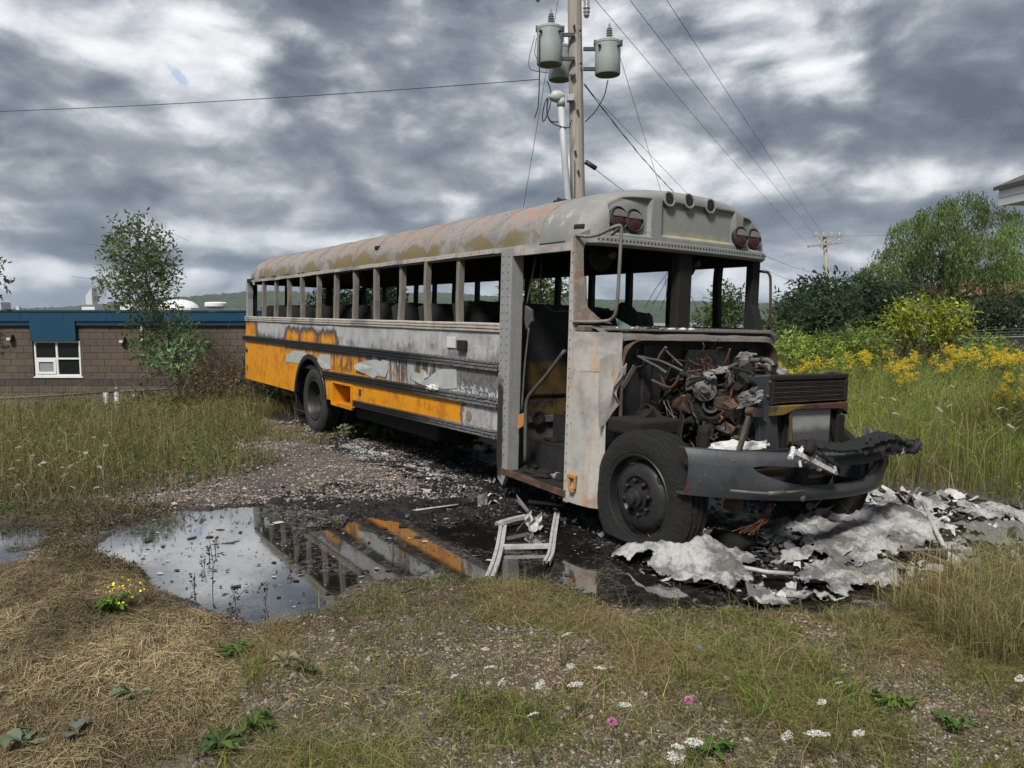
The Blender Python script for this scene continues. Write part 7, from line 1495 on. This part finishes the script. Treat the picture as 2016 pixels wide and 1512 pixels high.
bush('dark_conifer', 'second dark conifer behind the bus, nearer its middle', 'tree', [(745, 572, .4, 60), (750, 590, .7, 130), (735, 605, .7, 120), (765, 608, .7, 120), (775, 585, .4, 50)], 26, (.022, .038, .020), .2, .06, 133, tl=.35)
# half dead brush behind the rear of the bus
BR = (.135, .102, .062)
for i, (u, v, Y, lab) in enumerate([(440, 735, 15.6, 'brown half dead shrub left of the bus rear'), (520, 745, 16.4, 'tall brown shrub right behind the rear bumper'), (405, 770, 15.0, 'low brown shrub at the end of the left fence'), (540, 790, 15.0, 'green brown bush below the rear corner of the bus')]):
    bush('brown_shrub', lab, 'shrub', [(u + d_[0], v + d_[1], .42, 110) for d_ in ((-45, 15), (-15, -15), (20, -5), (50, 12), (0, 22), (-30, 38), (30, 40))], Y, BR if i < 3 else (.075, .085, .035), .07, .026, 140 + 5 * i, 'half dead brush behind the bus', tl=.3, out=.4, trunk_r=.03)
for i, (u, v, lab) in enumerate([(280, 790, 'small bright green weed by the short grey posts'), (345, 800, 'small weed bush left of the gravel end')]): bush('field_weed', lab, 'weed', [(u, v - 8, .16, 30), (u + 8, v + 4, .2, 30), (u - 8, v + 6, .2, 30)], 14.0, (.10, .13, .03), .08, .03, 170 + 5 * i, tl=.15, trunk_r=.012)

# ------------------------------------------------------------------ grass
def blades(name, xy, hgt, wid, lean, cols, m, label, seed, cat='grass', tipc=1.25, zoff=0, bend=.5, hvar=.4):
    rg = np.random.default_rng(seed); n = len(xy); h = hgt * np.exp(rg.normal(size=n) * hvar); w = wid * np.exp(rg.normal(size=n) * .25); a = rg.uniform(0, 6.28, n); ld = rg.uniform(0, 6.28, n); S = np.stack([np.cos(a), np.sin(a), 0 * a], 1)
    Ld = np.stack([np.cos(ld), np.sin(ld), 0 * a], 1) * (lean * np.abs(rg.normal(size=n)) * h)[:, None]; B0 = np.stack([xy[:, 0], xy[:, 1], height(xy[:, 0], xy[:, 1]) - .01 + zoff], 1); up_v = np.array([0, 0, 1.0])
    mid = B0 + Ld * .35 + up_v * (h * .6)[:, None]; tip = B0 + Ld * (1 + bend) + up_v * (h * (1 - .25 * lean))[:, None]
    V = np.stack([B0 - S * w[:, None] / 2, B0 + S * w[:, None] / 2, mid + S * w[:, None] * .4, mid - S * w[:, None] * .4, tip], 1).reshape(-1, 3)
    o5 = (np.arange(n) * 5)[:, None, None]; F = (np.array([[0, 1, 2], [0, 2, 3], [3, 2, 4]])[None] + o5).reshape(-1, 3)
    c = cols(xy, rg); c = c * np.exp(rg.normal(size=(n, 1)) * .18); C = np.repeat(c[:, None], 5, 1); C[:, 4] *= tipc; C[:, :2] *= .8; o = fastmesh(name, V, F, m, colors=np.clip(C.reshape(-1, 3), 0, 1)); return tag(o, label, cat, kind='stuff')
STR, BRN, GRN, DGR, LIM = np.array((.40, .325, .175)), np.array((.22, .155, .085)), np.array((.15, .195, .048)), np.array((.078, .112, .036)), np.array((.24, .31, .055))
def mixc(pal, w):
    def f(xy, rg): i = rg.choice(len(pal), len(xy), p=np.array(w) / sum(w)); return np.array(pal)[i]
    return f
def patchc(pal, wdry, wgreen, seed, sc=1.2, lo=.45, hi=.6, bias=None):
    def f(xy, rg):
        k = fbm(xy[:, 0] * sc, xy[:, 1] * sc, seed, 3)
        if bias is not None: k = k + bias(xy[:, 0], xy[:, 1])
        k = sst(k, lo, hi); i0 = rg.choice(len(pal), len(xy), p=np.array(wdry) / sum(wdry)); i1 = rg.choice(len(pal), len(xy), p=np.array(wgreen) / sum(wgreen)); return np.array(pal)[np.where(rg.random(len(xy)) < k, i1, i0)]
    return f
PAL = [STR, BRN, GRN, DGR, LIM]
FG = gpoly([(560, 1215), (700, 1175), (860, 1140), (980, 1146), (1150, 1170), (1230, 1205), (1500, 1215), (1680, 1208), (1810, 1192), (1920, 1162), (2100, 1140), (2300, 1600), (300, 1600), (420, 1460), (480, 1370), (480, 1280)])
bare = lambda x, y: (height(x, y) > WATER_Z + .006) * (.12 + .88 * sst(fbm(x * 1.5, y * 1.5, 191, 4), .41, .61)) * (polydist(x, y, HAY) > -.03)
near_b = lambda x, y: .22 * (1 - sst(y, 3.2, 4.4))
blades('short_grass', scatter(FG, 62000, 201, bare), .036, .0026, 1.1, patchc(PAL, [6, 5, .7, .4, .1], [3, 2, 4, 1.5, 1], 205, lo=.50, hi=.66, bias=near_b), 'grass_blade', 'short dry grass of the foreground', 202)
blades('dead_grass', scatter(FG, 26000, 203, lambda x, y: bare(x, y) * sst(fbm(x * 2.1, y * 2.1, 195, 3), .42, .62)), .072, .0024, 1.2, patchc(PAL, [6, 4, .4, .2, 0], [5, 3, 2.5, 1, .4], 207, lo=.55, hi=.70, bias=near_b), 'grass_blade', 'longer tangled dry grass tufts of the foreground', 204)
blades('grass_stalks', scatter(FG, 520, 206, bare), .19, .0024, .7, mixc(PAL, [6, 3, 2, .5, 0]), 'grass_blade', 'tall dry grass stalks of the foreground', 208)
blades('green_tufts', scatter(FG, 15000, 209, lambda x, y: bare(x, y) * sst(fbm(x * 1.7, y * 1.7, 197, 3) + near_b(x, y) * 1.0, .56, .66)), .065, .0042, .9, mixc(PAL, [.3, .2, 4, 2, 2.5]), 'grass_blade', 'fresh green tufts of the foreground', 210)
RF = gpoly([(1720, 1215), (1830, 1180), (1940, 1156), (2100, 1130), (2300, 1350), (1960, 1330), (1800, 1240)])
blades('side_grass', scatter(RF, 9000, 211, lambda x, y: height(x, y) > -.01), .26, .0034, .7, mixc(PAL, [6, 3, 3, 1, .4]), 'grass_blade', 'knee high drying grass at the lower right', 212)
# tall field on the right
FIELD = [(3.35, 8.3), (3.75, 7.75), (4.3, 7.45), (5.0, 7.0), (5.6, 6.6), (7.5, 8.5), (19, 21), (19, 26), (4, 26), (1.5, 15), (1.2, 12.0), (2.4, 9.6)]
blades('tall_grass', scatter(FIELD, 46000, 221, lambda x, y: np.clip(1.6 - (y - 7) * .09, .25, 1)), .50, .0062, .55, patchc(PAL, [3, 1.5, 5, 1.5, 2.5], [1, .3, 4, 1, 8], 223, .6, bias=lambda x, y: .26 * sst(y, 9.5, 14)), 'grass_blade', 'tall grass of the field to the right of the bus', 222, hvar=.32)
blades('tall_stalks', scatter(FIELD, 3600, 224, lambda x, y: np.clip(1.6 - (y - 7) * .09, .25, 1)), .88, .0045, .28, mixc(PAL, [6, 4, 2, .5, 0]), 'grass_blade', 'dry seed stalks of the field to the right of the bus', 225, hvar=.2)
# field on the left
LF = [(-3.1, 8.1), (-2.7, 9.2), (-3.8, 10.0), (-3.6, 11.6), (-4.2, 12.4), (-4.3, 15.5), (-8, 17.5), (-16, 17), (-13, 9), (-6.8, 7.0), (-4.6, 7.0), (-3.6, 7.3)]
blades('left_grass', scatter(LF, 42000, 231, lambda x, y: np.clip(1.3 - (y - 8) * .06, .3, 1) * (polydist(x, y, PUDDLE2) > .0)), .24, .0055, .7, patchc(PAL, [4, 4, 3, 3, .2], [2, 1.2, 5, 4, 1.2], 233, .7), 'grass_blade', 'weedy grass of the field to the left', 232)
blades('left_stalks', scatter(LF, 2600, 234), .52, .0045, .35, mixc(PAL, [4, 5, 2, 1, 0]), 'grass_blade', 'dry weed stalks of the field to the left', 235, hvar=.25)
ED = gpoly([(180, 985), (300, 1000), (420, 960), (330, 870), (430, 838), (560, 836), (700, 862), (640, 880), (520, 870), (430, 900), (380, 1000), (240, 1015)])
blades('gravel_edge_grass', scatter(ED, 3600, 236, lambda x, y: sst(fbm(x * 2, y * 2, 199, 3), .45, .6)), .10, .0045, .9, mixc(PAL, [4, 5, 1.5, 1, 0]), 'grass_blade', 'sparse dry grass at the gravel edges', 237)
# far verge below the building and around the bus rear
BK = [(-4.0, 13.5), (-3.0, 11.9), (-5.0, 14.9), (-6.0, 18.5), (-3.5, 20), (.5, 14), (-.6, 11)]
blades('rear_grass', scatter(BK, 9000, 238), .30, .006, .6, mixc(PAL, [3, 4, 3, 3, .3]), 'grass_blade', 'rough grass behind and beside the rear wheels', 239)
blades('slope_grass', scatter([(-16, 15), (-4, 17), (-2, 22.6), (-18, 22.6)], 9000, 240), .22, .010, .7, mixc(PAL, [2, 2, 5, 3, .6]), 'grass_blade', 'grass on the slope below the brown building', 241)
blades('shaggy_weeds', scatter([(-4.2, 7.6), (-4.0, 9.0), (-5.0, 11.0), (-9, 13), (-12, 10), (-6.5, 6.8)], 7000, 242), .36, .0058, .8, mixc(PAL, [4, 4, 3, 3, .3]), 'grass_blade', 'taller shaggy weeds at the left edge', 243)
# small leaves of low weeds
def weedleaves(name, poly, n, hmax, L, w, pal, label, seed, dens=None):
    rg = np.random.default_rng(seed); xy = scatter(poly, n, seed, dens); k = fbm(xy[:, 0] * 1.5, xy[:, 1] * 1.5, seed, 3); z = height(xy[:, 0], xy[:, 1]) + rg.random(n) ** 1.6 * hmax * (.35 + 1.1 * k); P = np.stack([xy[:, 0], xy[:, 1], z], 1); D_ = rg.normal(size=(n, 3)) * (1, 1, .6) + (0, 0, .25)
    pal = np.array(pal); ci = np.clip(((fbm(xy[:, 0] * .9, xy[:, 1] * .9, seed + 3, 3) - .25) * 2 * len(pal) + rg.normal(size=n) * .9).astype(int), 0, len(pal) - 1); V, F, C = leaves(P, D_, L, w, pal[ci], rg, .4); return tag(fastmesh(name, V, F, 'leaf', None, C), label, 'weeds', kind='stuff')
weedleaves('left_weeds', LF, 34000, .34, .055, .018, [(.20, .15, .08), (.13, .13, .045), (.085, .12, .035), (.13, .17, .04), (.07, .095, .035)], 'low leafy weeds of the field to the left', 501)
weedleaves('field_weeds', FIELD, 30000, .75, .065, .018, [(.26, .20, .10), (.17, .21, .05), (.15, .21, .045), (.22, .29, .055), (.18, .28, .05)], 'leafy weeds of the field to the right of the bus', 502)
weedleaves('foreground_weeds', FG, 15000, .045, .020, .009, [(.17, .085, .045), (.20, .13, .06), (.13, .13, .045), (.10, .15, .04), (.12, .18, .05)], 'small creeping weeds of the foreground', 503, bare)
weedleaves('shore_weeds', gpoly([(380, 1235), (560, 1205), (760, 1160), (1000, 1135), (1240, 1195), (1120, 1215), (900, 1200), (700, 1240), (500, 1290)]), 5000, .03, .016, .008, [(.17, .075, .04), (.20, .11, .05), (.12, .09, .05), (.12, .12, .05)], 'reddish creeping weeds along the puddle shore', 504, dry)
LSH = gpoly([(-80, 1010), (100, 1000), (330, 1000), (250, 1025), (180, 1055), (110, 1062), (230, 1090), (310, 1140), (350, 1180), (250, 1130), (100, 1105), (60, 1080), (110, 1050), (60, 1030), (-80, 1030)])
weedleaves('mud_weeds', LSH, 5000, .07, .03, .012, [(.13, .10, .06), (.10, .085, .045), (.10, .11, .045), (.09, .12, .04)], 'trampled weeds on the mud between puddle and hay', 505, dry)
blades('mud_grass', scatter(LSH, 2200, 506, dry), .06, .004, 1.0, mixc(PAL, [4, 5, 2, 1, 0]), 'grass_blade', 'flattened dry grass on the mud between puddle and hay', 507)
# mown hay lying on the mound at lower left
def straw(poly, n, seed, L, w, name, label, zs=.012, pal=None, dens=None):
    rg = np.random.default_rng(seed); xy = scatter(poly, n, seed, dens); a = rg.uniform(0, 6.28, n); ln = L * np.exp(rg.normal(size=n) * .55); d = np.stack([np.cos(a), np.sin(a)], 1) * ln[:, None] / 2; s_ = np.stack([-np.sin(a), np.cos(a)], 1) * w / 2
    e0, e1 = xy - d, xy + d; z0, z1 = height(e0[:, 0], e0[:, 1]) + rg.uniform(0, zs, n), height(e1[:, 0], e1[:, 1]) + rg.uniform(0, zs, n) ; mz = height(xy[:, 0], xy[:, 1]) + rg.uniform(.2, 1.2, n) * zs; bow = s_ * rg.normal(size=(n, 1)) * 5
    def q(p, z): return np.concatenate([p, z[:, None]], 1)
    V = np.stack([q(e0 - s_, z0), q(e0 + s_, z0 + .001), q(xy + bow + s_, mz + .001), q(xy + bow - s_, mz), q(e1 + s_, z1 + .001), q(e1 - s_, z1)], 1).reshape(-1, 3); F = (np.array([[0, 1, 2, 3], [3, 2, 4, 5]])[None] + (np.arange(n) * 6)[:, None, None]).reshape(-1, 4)
    k = fbm(xy[:, 0] * 1.6, xy[:, 1] * 1.6, 251, 3)[:, None]; pal = pal if pal is not None else np.array([(.29, .225, .135), (.20, .15, .088), (.105, .078, .05), (.22, .205, .10)]); c = pal[rg.integers(0, len(pal), n)] * (.55 + .9 * sst(k, .25, .75)) * np.exp(rg.normal(size=(n, 1)) * .2); o = fastmesh(name, V, F, 'straw', colors=np.clip(np.repeat(c, 6, 0), 0, 1)); return tag(o, label, 'hay', kind='stuff')
straw(HAY, 100000, 252, .034, .0020, 'hay', 'brown mown hay spread over the mound at lower left', dens=lambda x, y: .10 + .90 * sst(fbm(x * 3.5, y * 3.5, 255, 4), .36, .56))
straw(HAY, 7000, 253, .075, .0024, 'loose_hay', 'loose pale straws on top of the mound', .03)
straw(gpoly([(470, 1290), (600, 1220), (760, 1170), (960, 1160), (1240, 1230), (1900, 1220), (2200, 1560), (420, 1580)]), 16000, 254, .06, .003, 'dead_thatch', 'flattened dead thatch between the foreground tufts', .010, np.array([(.30, .235, .12), (.20, .14, .075), (.12, .085, .05)]), bare)

# ------------------------------------------------------------------ flowers and broad leaved plants
def stem_leafs(rg, h, n, L, w, col):
    z = rg.uniform(.1, .85, n) * h; P = np.stack([0 * z, 0 * z, z], 1); a = rg.uniform(0, 6.28, n); D_ = np.stack([np.cos(a), np.sin(a), rg.uniform(.0, .8, n)], 1); return leaves(P, D_, L, w, np.repeat(np.array(col)[None], n, 0), rg)
def merge(parts):
    V, F, C, o = [], [], [], 0
    for v, f, c in parts: V.append(v); F.append(f + o); C.append(c); o += len(v)
    return np.concatenate(V), np.concatenate(F), np.concatenate(C)
gold = []
for i in range(6):
    rg = np.random.default_rng(300 + i); h = rg.uniform(.95, 1.15); lf = stem_leafs(rg, h, 70, .085, .016, (.10, .145, .03)); n = 420
    arms = rg.integers(7, 11); a = rg.uniform(0, 6.28, arms)
    ia = rg.integers(0, arms, n); f = rg.random(n) ** .8; L = .16 * (1 - .4 * (ia / arms)); zb0 = h * .80 + .22 * (ia / arms)
    P = np.stack([np.cos(a[ia]) * L * f, np.sin(a[ia]) * L * f, zb0 + L * (f * .9 - .75 * f * f)], 1) + rg.normal(size=(n, 3)) * .010
    pl_ = leaves(P, rg.normal(size=(n, 3)) + (0, 0, .8), .017, .010, np.array([(.70, .47, .012), (.58, .39, .015), (.74, .53, .03), (.34, .32, .035)])[rg.integers(0, 4, n)], rg, .3)
    me0 = fastmesh('leaves', *lf[:2], 'leaf', None, lf[2]); me1 = fastmesh('flower_plume', *pl_[:2], 'petal', None, pl_[2]); stm = MB().tube([(0, 0, -.05), (.01, .005, h * .5), (0, .0, h)], [.006, .005, .003], 5).build('stem', 'green_stem')
    gold.append([o.data for o in (stm, me0, me1)]); [bpy.data.objects.remove(o) for o in (stm, me0, me1)]
def goldenrod(x, y, s_, i, lab_):
    e = empty('goldenrod', (x, y, float(height(np.array(x), np.array(y))) - .02), RNG.uniform(0, 6.28)); e.scale = (s_,) * 3; e.rotation_euler[0] = RNG.normal() * .06; e.rotation_euler[1] = RNG.normal() * .06; tag(e, lab_, 'flower', 'goldenrod in the field right of the bus')
    for nm, d in zip(('stem', 'leaves', 'flower_plume'), gold[i % 6]): o = bpy.data.objects.new(nm, d); COL.objects.link(o); o.parent = e; o['kind'] = 'stuff' if nm != 'stem' else 'thing'
GP = []
for (u, v, n, sp, Y) in [(1540, 720, 3, 12, 12.5), (1550, 728, 2, 8, 11.5), (1680, 700, 3, 10, 16), (1700, 705, 2, 8, 15), (1715, 700, 2, 8, 16), (1770, 715, 7, 18, 14.5), (1800, 700, 5, 20, 16), (1840, 710, 6, 20, 15), (1780, 728, 4, 12, 13.5), (1885, 688, 8, 14, 16.5), (1918, 688, 5, 10, 16.5), (1935, 710, 3, 10, 15), (1975, 690, 8, 20, 16), (2000, 700, 7, 16, 15), (1990, 735, 4, 14, 13.0), (1970, 768, 6, 18, 11.6), (2000, 780, 4, 16, 11.2), (1960, 780, 3, 12, 11.2), (1640, 712, 3, 20, 15), (1595, 715, 3, 20, 14)]:
    for _ in range(n): p = at(u + RNG.normal() * sp * .8, v, Y + RNG.normal() * .5); GP.append((p[0], p[1], p[2], 'yellow goldenrod in bloom ' + ('behind the radiator grille' if u < 1660 else 'just right of the radiator grille' if u < 1730 else 'in the clump below the yellow green bush' if u < 1860 else 'in the clump between bush and right edge' if u < 1950 else 'in the tall clump at the right edge' if Y > 14.5 else 'in the lower front clump at the right edge')))
for i, (x, y, z, lab_) in enumerate(GP): goldenrod(x, y, max(.55, (z - float(height(np.array(x), np.array(y))) + .1) / 1.12) * RNG.uniform(.85, 1.08), i, lab_)

def umbel(rg, r, col=(.55, .55, .51)):
    n = int(70); a = rg.uniform(0, 6.28, n); q = np.sqrt(rg.random(n)) * r; cl = np.stack([np.cos(a) * q, np.sin(a) * q, -(q / r) ** 2 * r * .22 + rg.normal(size=n) * .002], 1)
    m = 3; P = np.repeat(cl, m, 0) + rg.normal(size=(n * m, 3)) * np.array([.004, .004, .001]); D_ = rg.normal(size=(n * m, 3)) * np.array([1, 1, .25]); return leaves(P, D_, .010, .008, np.repeat(np.array(col)[None], n * m, 0), rg, .12)
umb = []
for i in range(4):
    u_ = umbel(np.random.default_rng(330 + i), .042); o = fastmesh('flower_head', *u_[:2], 'petal', None, u_[2]); umb.append(o.data); bpy.data.objects.remove(o)
def lace(u, v, s_, h, i, lab, grp):
    p = G(u, v, h); gzv = float(height(np.array(p[0]), np.array(p[1]))); e = empty('lace_flower', (p[0], p[1], gzv)); tag(e, lab, 'flower', grp); L = p[2] - gzv
    MB().tube([(RNG.normal() * .02, .02, -.01), (RNG.normal() * .015, .005, L * .5), (0, 0, L)], [.0022, .002, .0016], 5).build('stem', 'green_stem', e)
    o = bpy.data.objects.new('flower_head', umb[i % 4]); COL.objects.link(o); o.parent = e; o.location = (0, 0, L); o.scale = (s_,) * 3; o.rotation_euler = (.25 + RNG.normal() * .3, RNG.normal() * .3, RNG.uniform(0, 6))
    rg = np.random.default_rng(350 + i); lf = stem_leafs(rg, L * .7, 14, .03, .006, (.085, .12, .035)); l_ = fastmesh('leaves', *lf[:2], 'leaf', e, lf[2])
for i, (u, v, s_) in enumerate([(1365, 1458, .85), (1330, 1488, .7), (1335, 1468, .5), (1608, 1440, 1.0), (1132, 1345, .75), (1050, 1404, .5), (1182, 1314, .6), (1115, 1247, .6), (962, 1312, .4), (986, 1340, .5), (1063, 1346, .5), (1230, 1385, .6), (1122, 1310, .45), (893, 1330, .4), (955, 1277, .45), (2008, 1333, .6), (1618, 1381, .4), (1651, 1343, .4), (1690, 1442, .5), (1548, 1447, .5)]): lace(u, v, s_, .16 + .05 * (i % 3), i, 'white lace flower on a thin stem in the foreground grass', 'white lace flowers in the foreground')
for i in range(26):
    u, v = RNG.uniform(5, 230), RNG.uniform(830, 960); lace(u, v, RNG.uniform(.3, .6), .35, i, 'white lace flower on a weed stem in the left field', 'white lace flowers in the left field')
for i, (u, v) in enumerate([(1735, 782), (1760, 785), (1850, 805), (1868, 798), (1968, 803), (1975, 772), (1990, 838), (1764, 813), (1875, 760)]): lace(u, v, .75, .8, i, 'white lace flower among the tall grass of the right field', 'white lace flowers in the right field')
for (u, v, lab) in ((1356, 1379, 'pink clover flower beside the grey stone side of the foreground'), (1205, 1421, 'pink clover flower near the bottom centre of the picture')):
    p = G(u, v, .14); e = empty('clover_flower', (p[0], p[1], float(height(np.array(p[0]), np.array(p[1]))))); tag(e, lab, 'flower', 'pink clover flowers'); rg = np.random.default_rng(int(u)); d = rg.normal(size=(160, 3)); d /= np.linalg.norm(d, axis=1, keepdims=True); h = p[2] - e.location[2]
    hd_ = leaves(d * .010 + (0, 0, h), d + (0, 0, .4), .010, .005, np.repeat(np.array([(.55, .20, .40)]), 160, 0), rg, .3); fastmesh('flower_head', *hd_[:2], 'petal', e, hd_[2]); MB().tube([(0, .01, 0), (0, 0, h)], .0016, 5).build('stem', 'green_stem', e)
def big_leaf_mesh(rg, n, L, w, col, spread=1.0, hgt=.05):
    m_V, m_F, m_C = [], [], []; o_ = 0
    for _ in range(n):
        a = rg.uniform(0, 6.28); l = L * rg.uniform(.35, 1.3); ww = w * rg.uniform(.5, 1.2); d = np.array([math.cos(a), math.sin(a)]); s_ = np.array([-d[1], d[0]]); rise = rg.uniform(.2, 1.0) * hgt; cc = np.array(col) * math.exp(rg.normal() * .2); rows = []
        for k, wk in ((.12, .15), (.35, .85), (.6, 1.0), (.82, .65), (1.0, .05)):
            z = rise * math.sin(min(1, k * 1.3) * 2.2) + .01
            for j in (-1, 0, 1): q = d * l * k * spread + s_ * j * ww * wk / 2; rows.append((q[0], q[1], z + abs(j) * .18 * ww + rg.normal() * .006))
        for r in range(4):
            for j in range(2): m_F.append((o_ + r * 3 + j, o_ + r * 3 + j + 1, o_ + r * 3 + j + 4, o_ + r * 3 + j + 3))
        m_V += rows; m_C += [cc * (1.0 if i % 3 != 1 else 1.2) for i in range(15)]; o_ += 15
    return np.array(m_V), np.array(m_F), np.clip(np.array(m_C), 0, 1)
def leafplant(u, v, n, L, w, col, lab, seed, grp=None, hgt=.06, nm='broadleaf_weed'):
    p = G(u, v, .02); z = float(height(np.array(p[0]), np.array(p[1]))); rg = np.random.default_rng(seed); V, F, C = big_leaf_mesh(rg, n, L, w, col, 1, hgt); e = fastmesh(nm, V, F, 'leaf', None, C, True); e.location = (p[0], p[1], z); return tag(e, lab, 'weed', grp)
leafplant(225, 1215, 40, .11, .022, (.10, .17, .03), 'bright green weed with yellow flowers on the hay mound', 401, hgt=.10)
yf = bpy.data.objects['broadleaf_weed']; rg = np.random.default_rng(3); P = rg.normal(size=(60, 3)) * (.07, .07, .03) + (.03, .05, .14); hd_ = leaves(P, rg.normal(size=(60, 3)), .014, .012, np.repeat(np.array([(.72, .50, .02)]), 60, 0), rg); fastmesh('yellow_flowers', *hd_[:2], 'petal', yf, hd_[2])['kind'] = 'stuff'
for i, (u, v, n, L, w, col, lab) in enumerate([(470, 1290, 26, .10, .03, (.085, .15, .035), 'green weed clump right of the hay mound'), (430, 1492, 20, .10, .032, (.085, .14, .042), 'large leaved green weed at the bottom edge left of centre'), (500, 1440, 24, .09, .03, (.08, .13, .03), 'green weed just right of the hay'), (260, 1395, 7, .10, .02, (.12, .18, .10), 'pale green seedling on the hay mound'), (45, 1480, 5, .10, .07, (.15, .19, .125), 'pale broad leaf plant at the lower left corner'), (150, 1468, 3, .085, .065, (.19, .20, .165), 'greyish broad leaf lying on the hay'), (1400, 1490, 22, .09, .03, (.08, .16, .03), 'green weed at the bottom edge under the white lace'), (1760, 1400, 26, .09, .02, (.12, .19, .04), 'light green weed at lower right'), (1880, 1440, 16, .08, .03, (.07, .13, .035), 'round leaved weed near the lower right corner'), (600, 1330, 14, .07, .035, (.11, .12, .06), 'wilted weed leaves beside the hay edge'), (560, 1310, 10, .07, .04, (.28, .27, .20), 'pale wilted leaf cluster beside the hay')]): leafplant(u, v, n, L, w, col, lab, 410 + i)
for i, (u, v) in enumerate([(690, 865), (715, 862), (740, 868), (775, 868), (800, 875), (830, 880), (850, 888), (880, 890), (925, 893), (820, 862), (760, 852)]): leafplant(u, v, 18, .16, .10, (.085, .13, .045) if i % 3 else (.16, .19, .10), 'broad leaved plant growing under the side of the bus', 430 + i, 'leafy plants under the bus side', .22)
# drowned stems standing in the puddle
for i, (u, v, h) in enumerate([(418, 1170, .42), (412, 1100, .12), (425, 1085, .10), (465, 1190, .14), (520, 1190, .16), (455, 1225, .22), (400, 1120, .10), (380, 1160, .12), (1330, 1205, .18), (1175, 1160, .14), (660, 1040, .10), (570, 1120, .12)]):
    p = G(u, v, WATER_Z); rg = np.random.default_rng(460 + i); e = empty('drowned_weed', tuple(p)); tag(e, 'dark drowned weed stem standing in or beside the puddle', 'weed', 'weed stems in the puddle'); k = np.array([(0, 0, -.03), (rg.normal() * .02, rg.normal() * .02, h * .5), (rg.normal() * .04, rg.normal() * .03, h)])
    MB().tube(k, [.003, .0025, .0015], 5).build('stem', 'bark' if i < 8 else 'green_stem', e); lf = stem_leafs(rg, h, 22, .028, .010, (.03, .027, .018) if i < 8 else (.12, .13, .04)); fastmesh('leaves', *lf[:2], 'leaf', e, lf[2])
# ------------------------------------------------------------------ the damp air over the lake
hm_ = bpy.data.materials.new('haze'); hm_.use_nodes = True; hm_.node_tree.nodes.clear(); t = T(hm_.node_tree)
pv = t.node('ShaderNodeVolumePrincipled', {'Color': (.78, .86, .96), 'Density': .00006, 'Anisotropy': .0}); ho = t.node('ShaderNodeOutputMaterial'); t.l.new(pv.outputs[0], ho.inputs['Volume'])
hz = MB().box(-5200, 5200, -900, 5200, -27, 140).build('haze', hm_)
tag(hz, 'thin pale haze in the air over lake and hills', 'haze', kind='stuff')
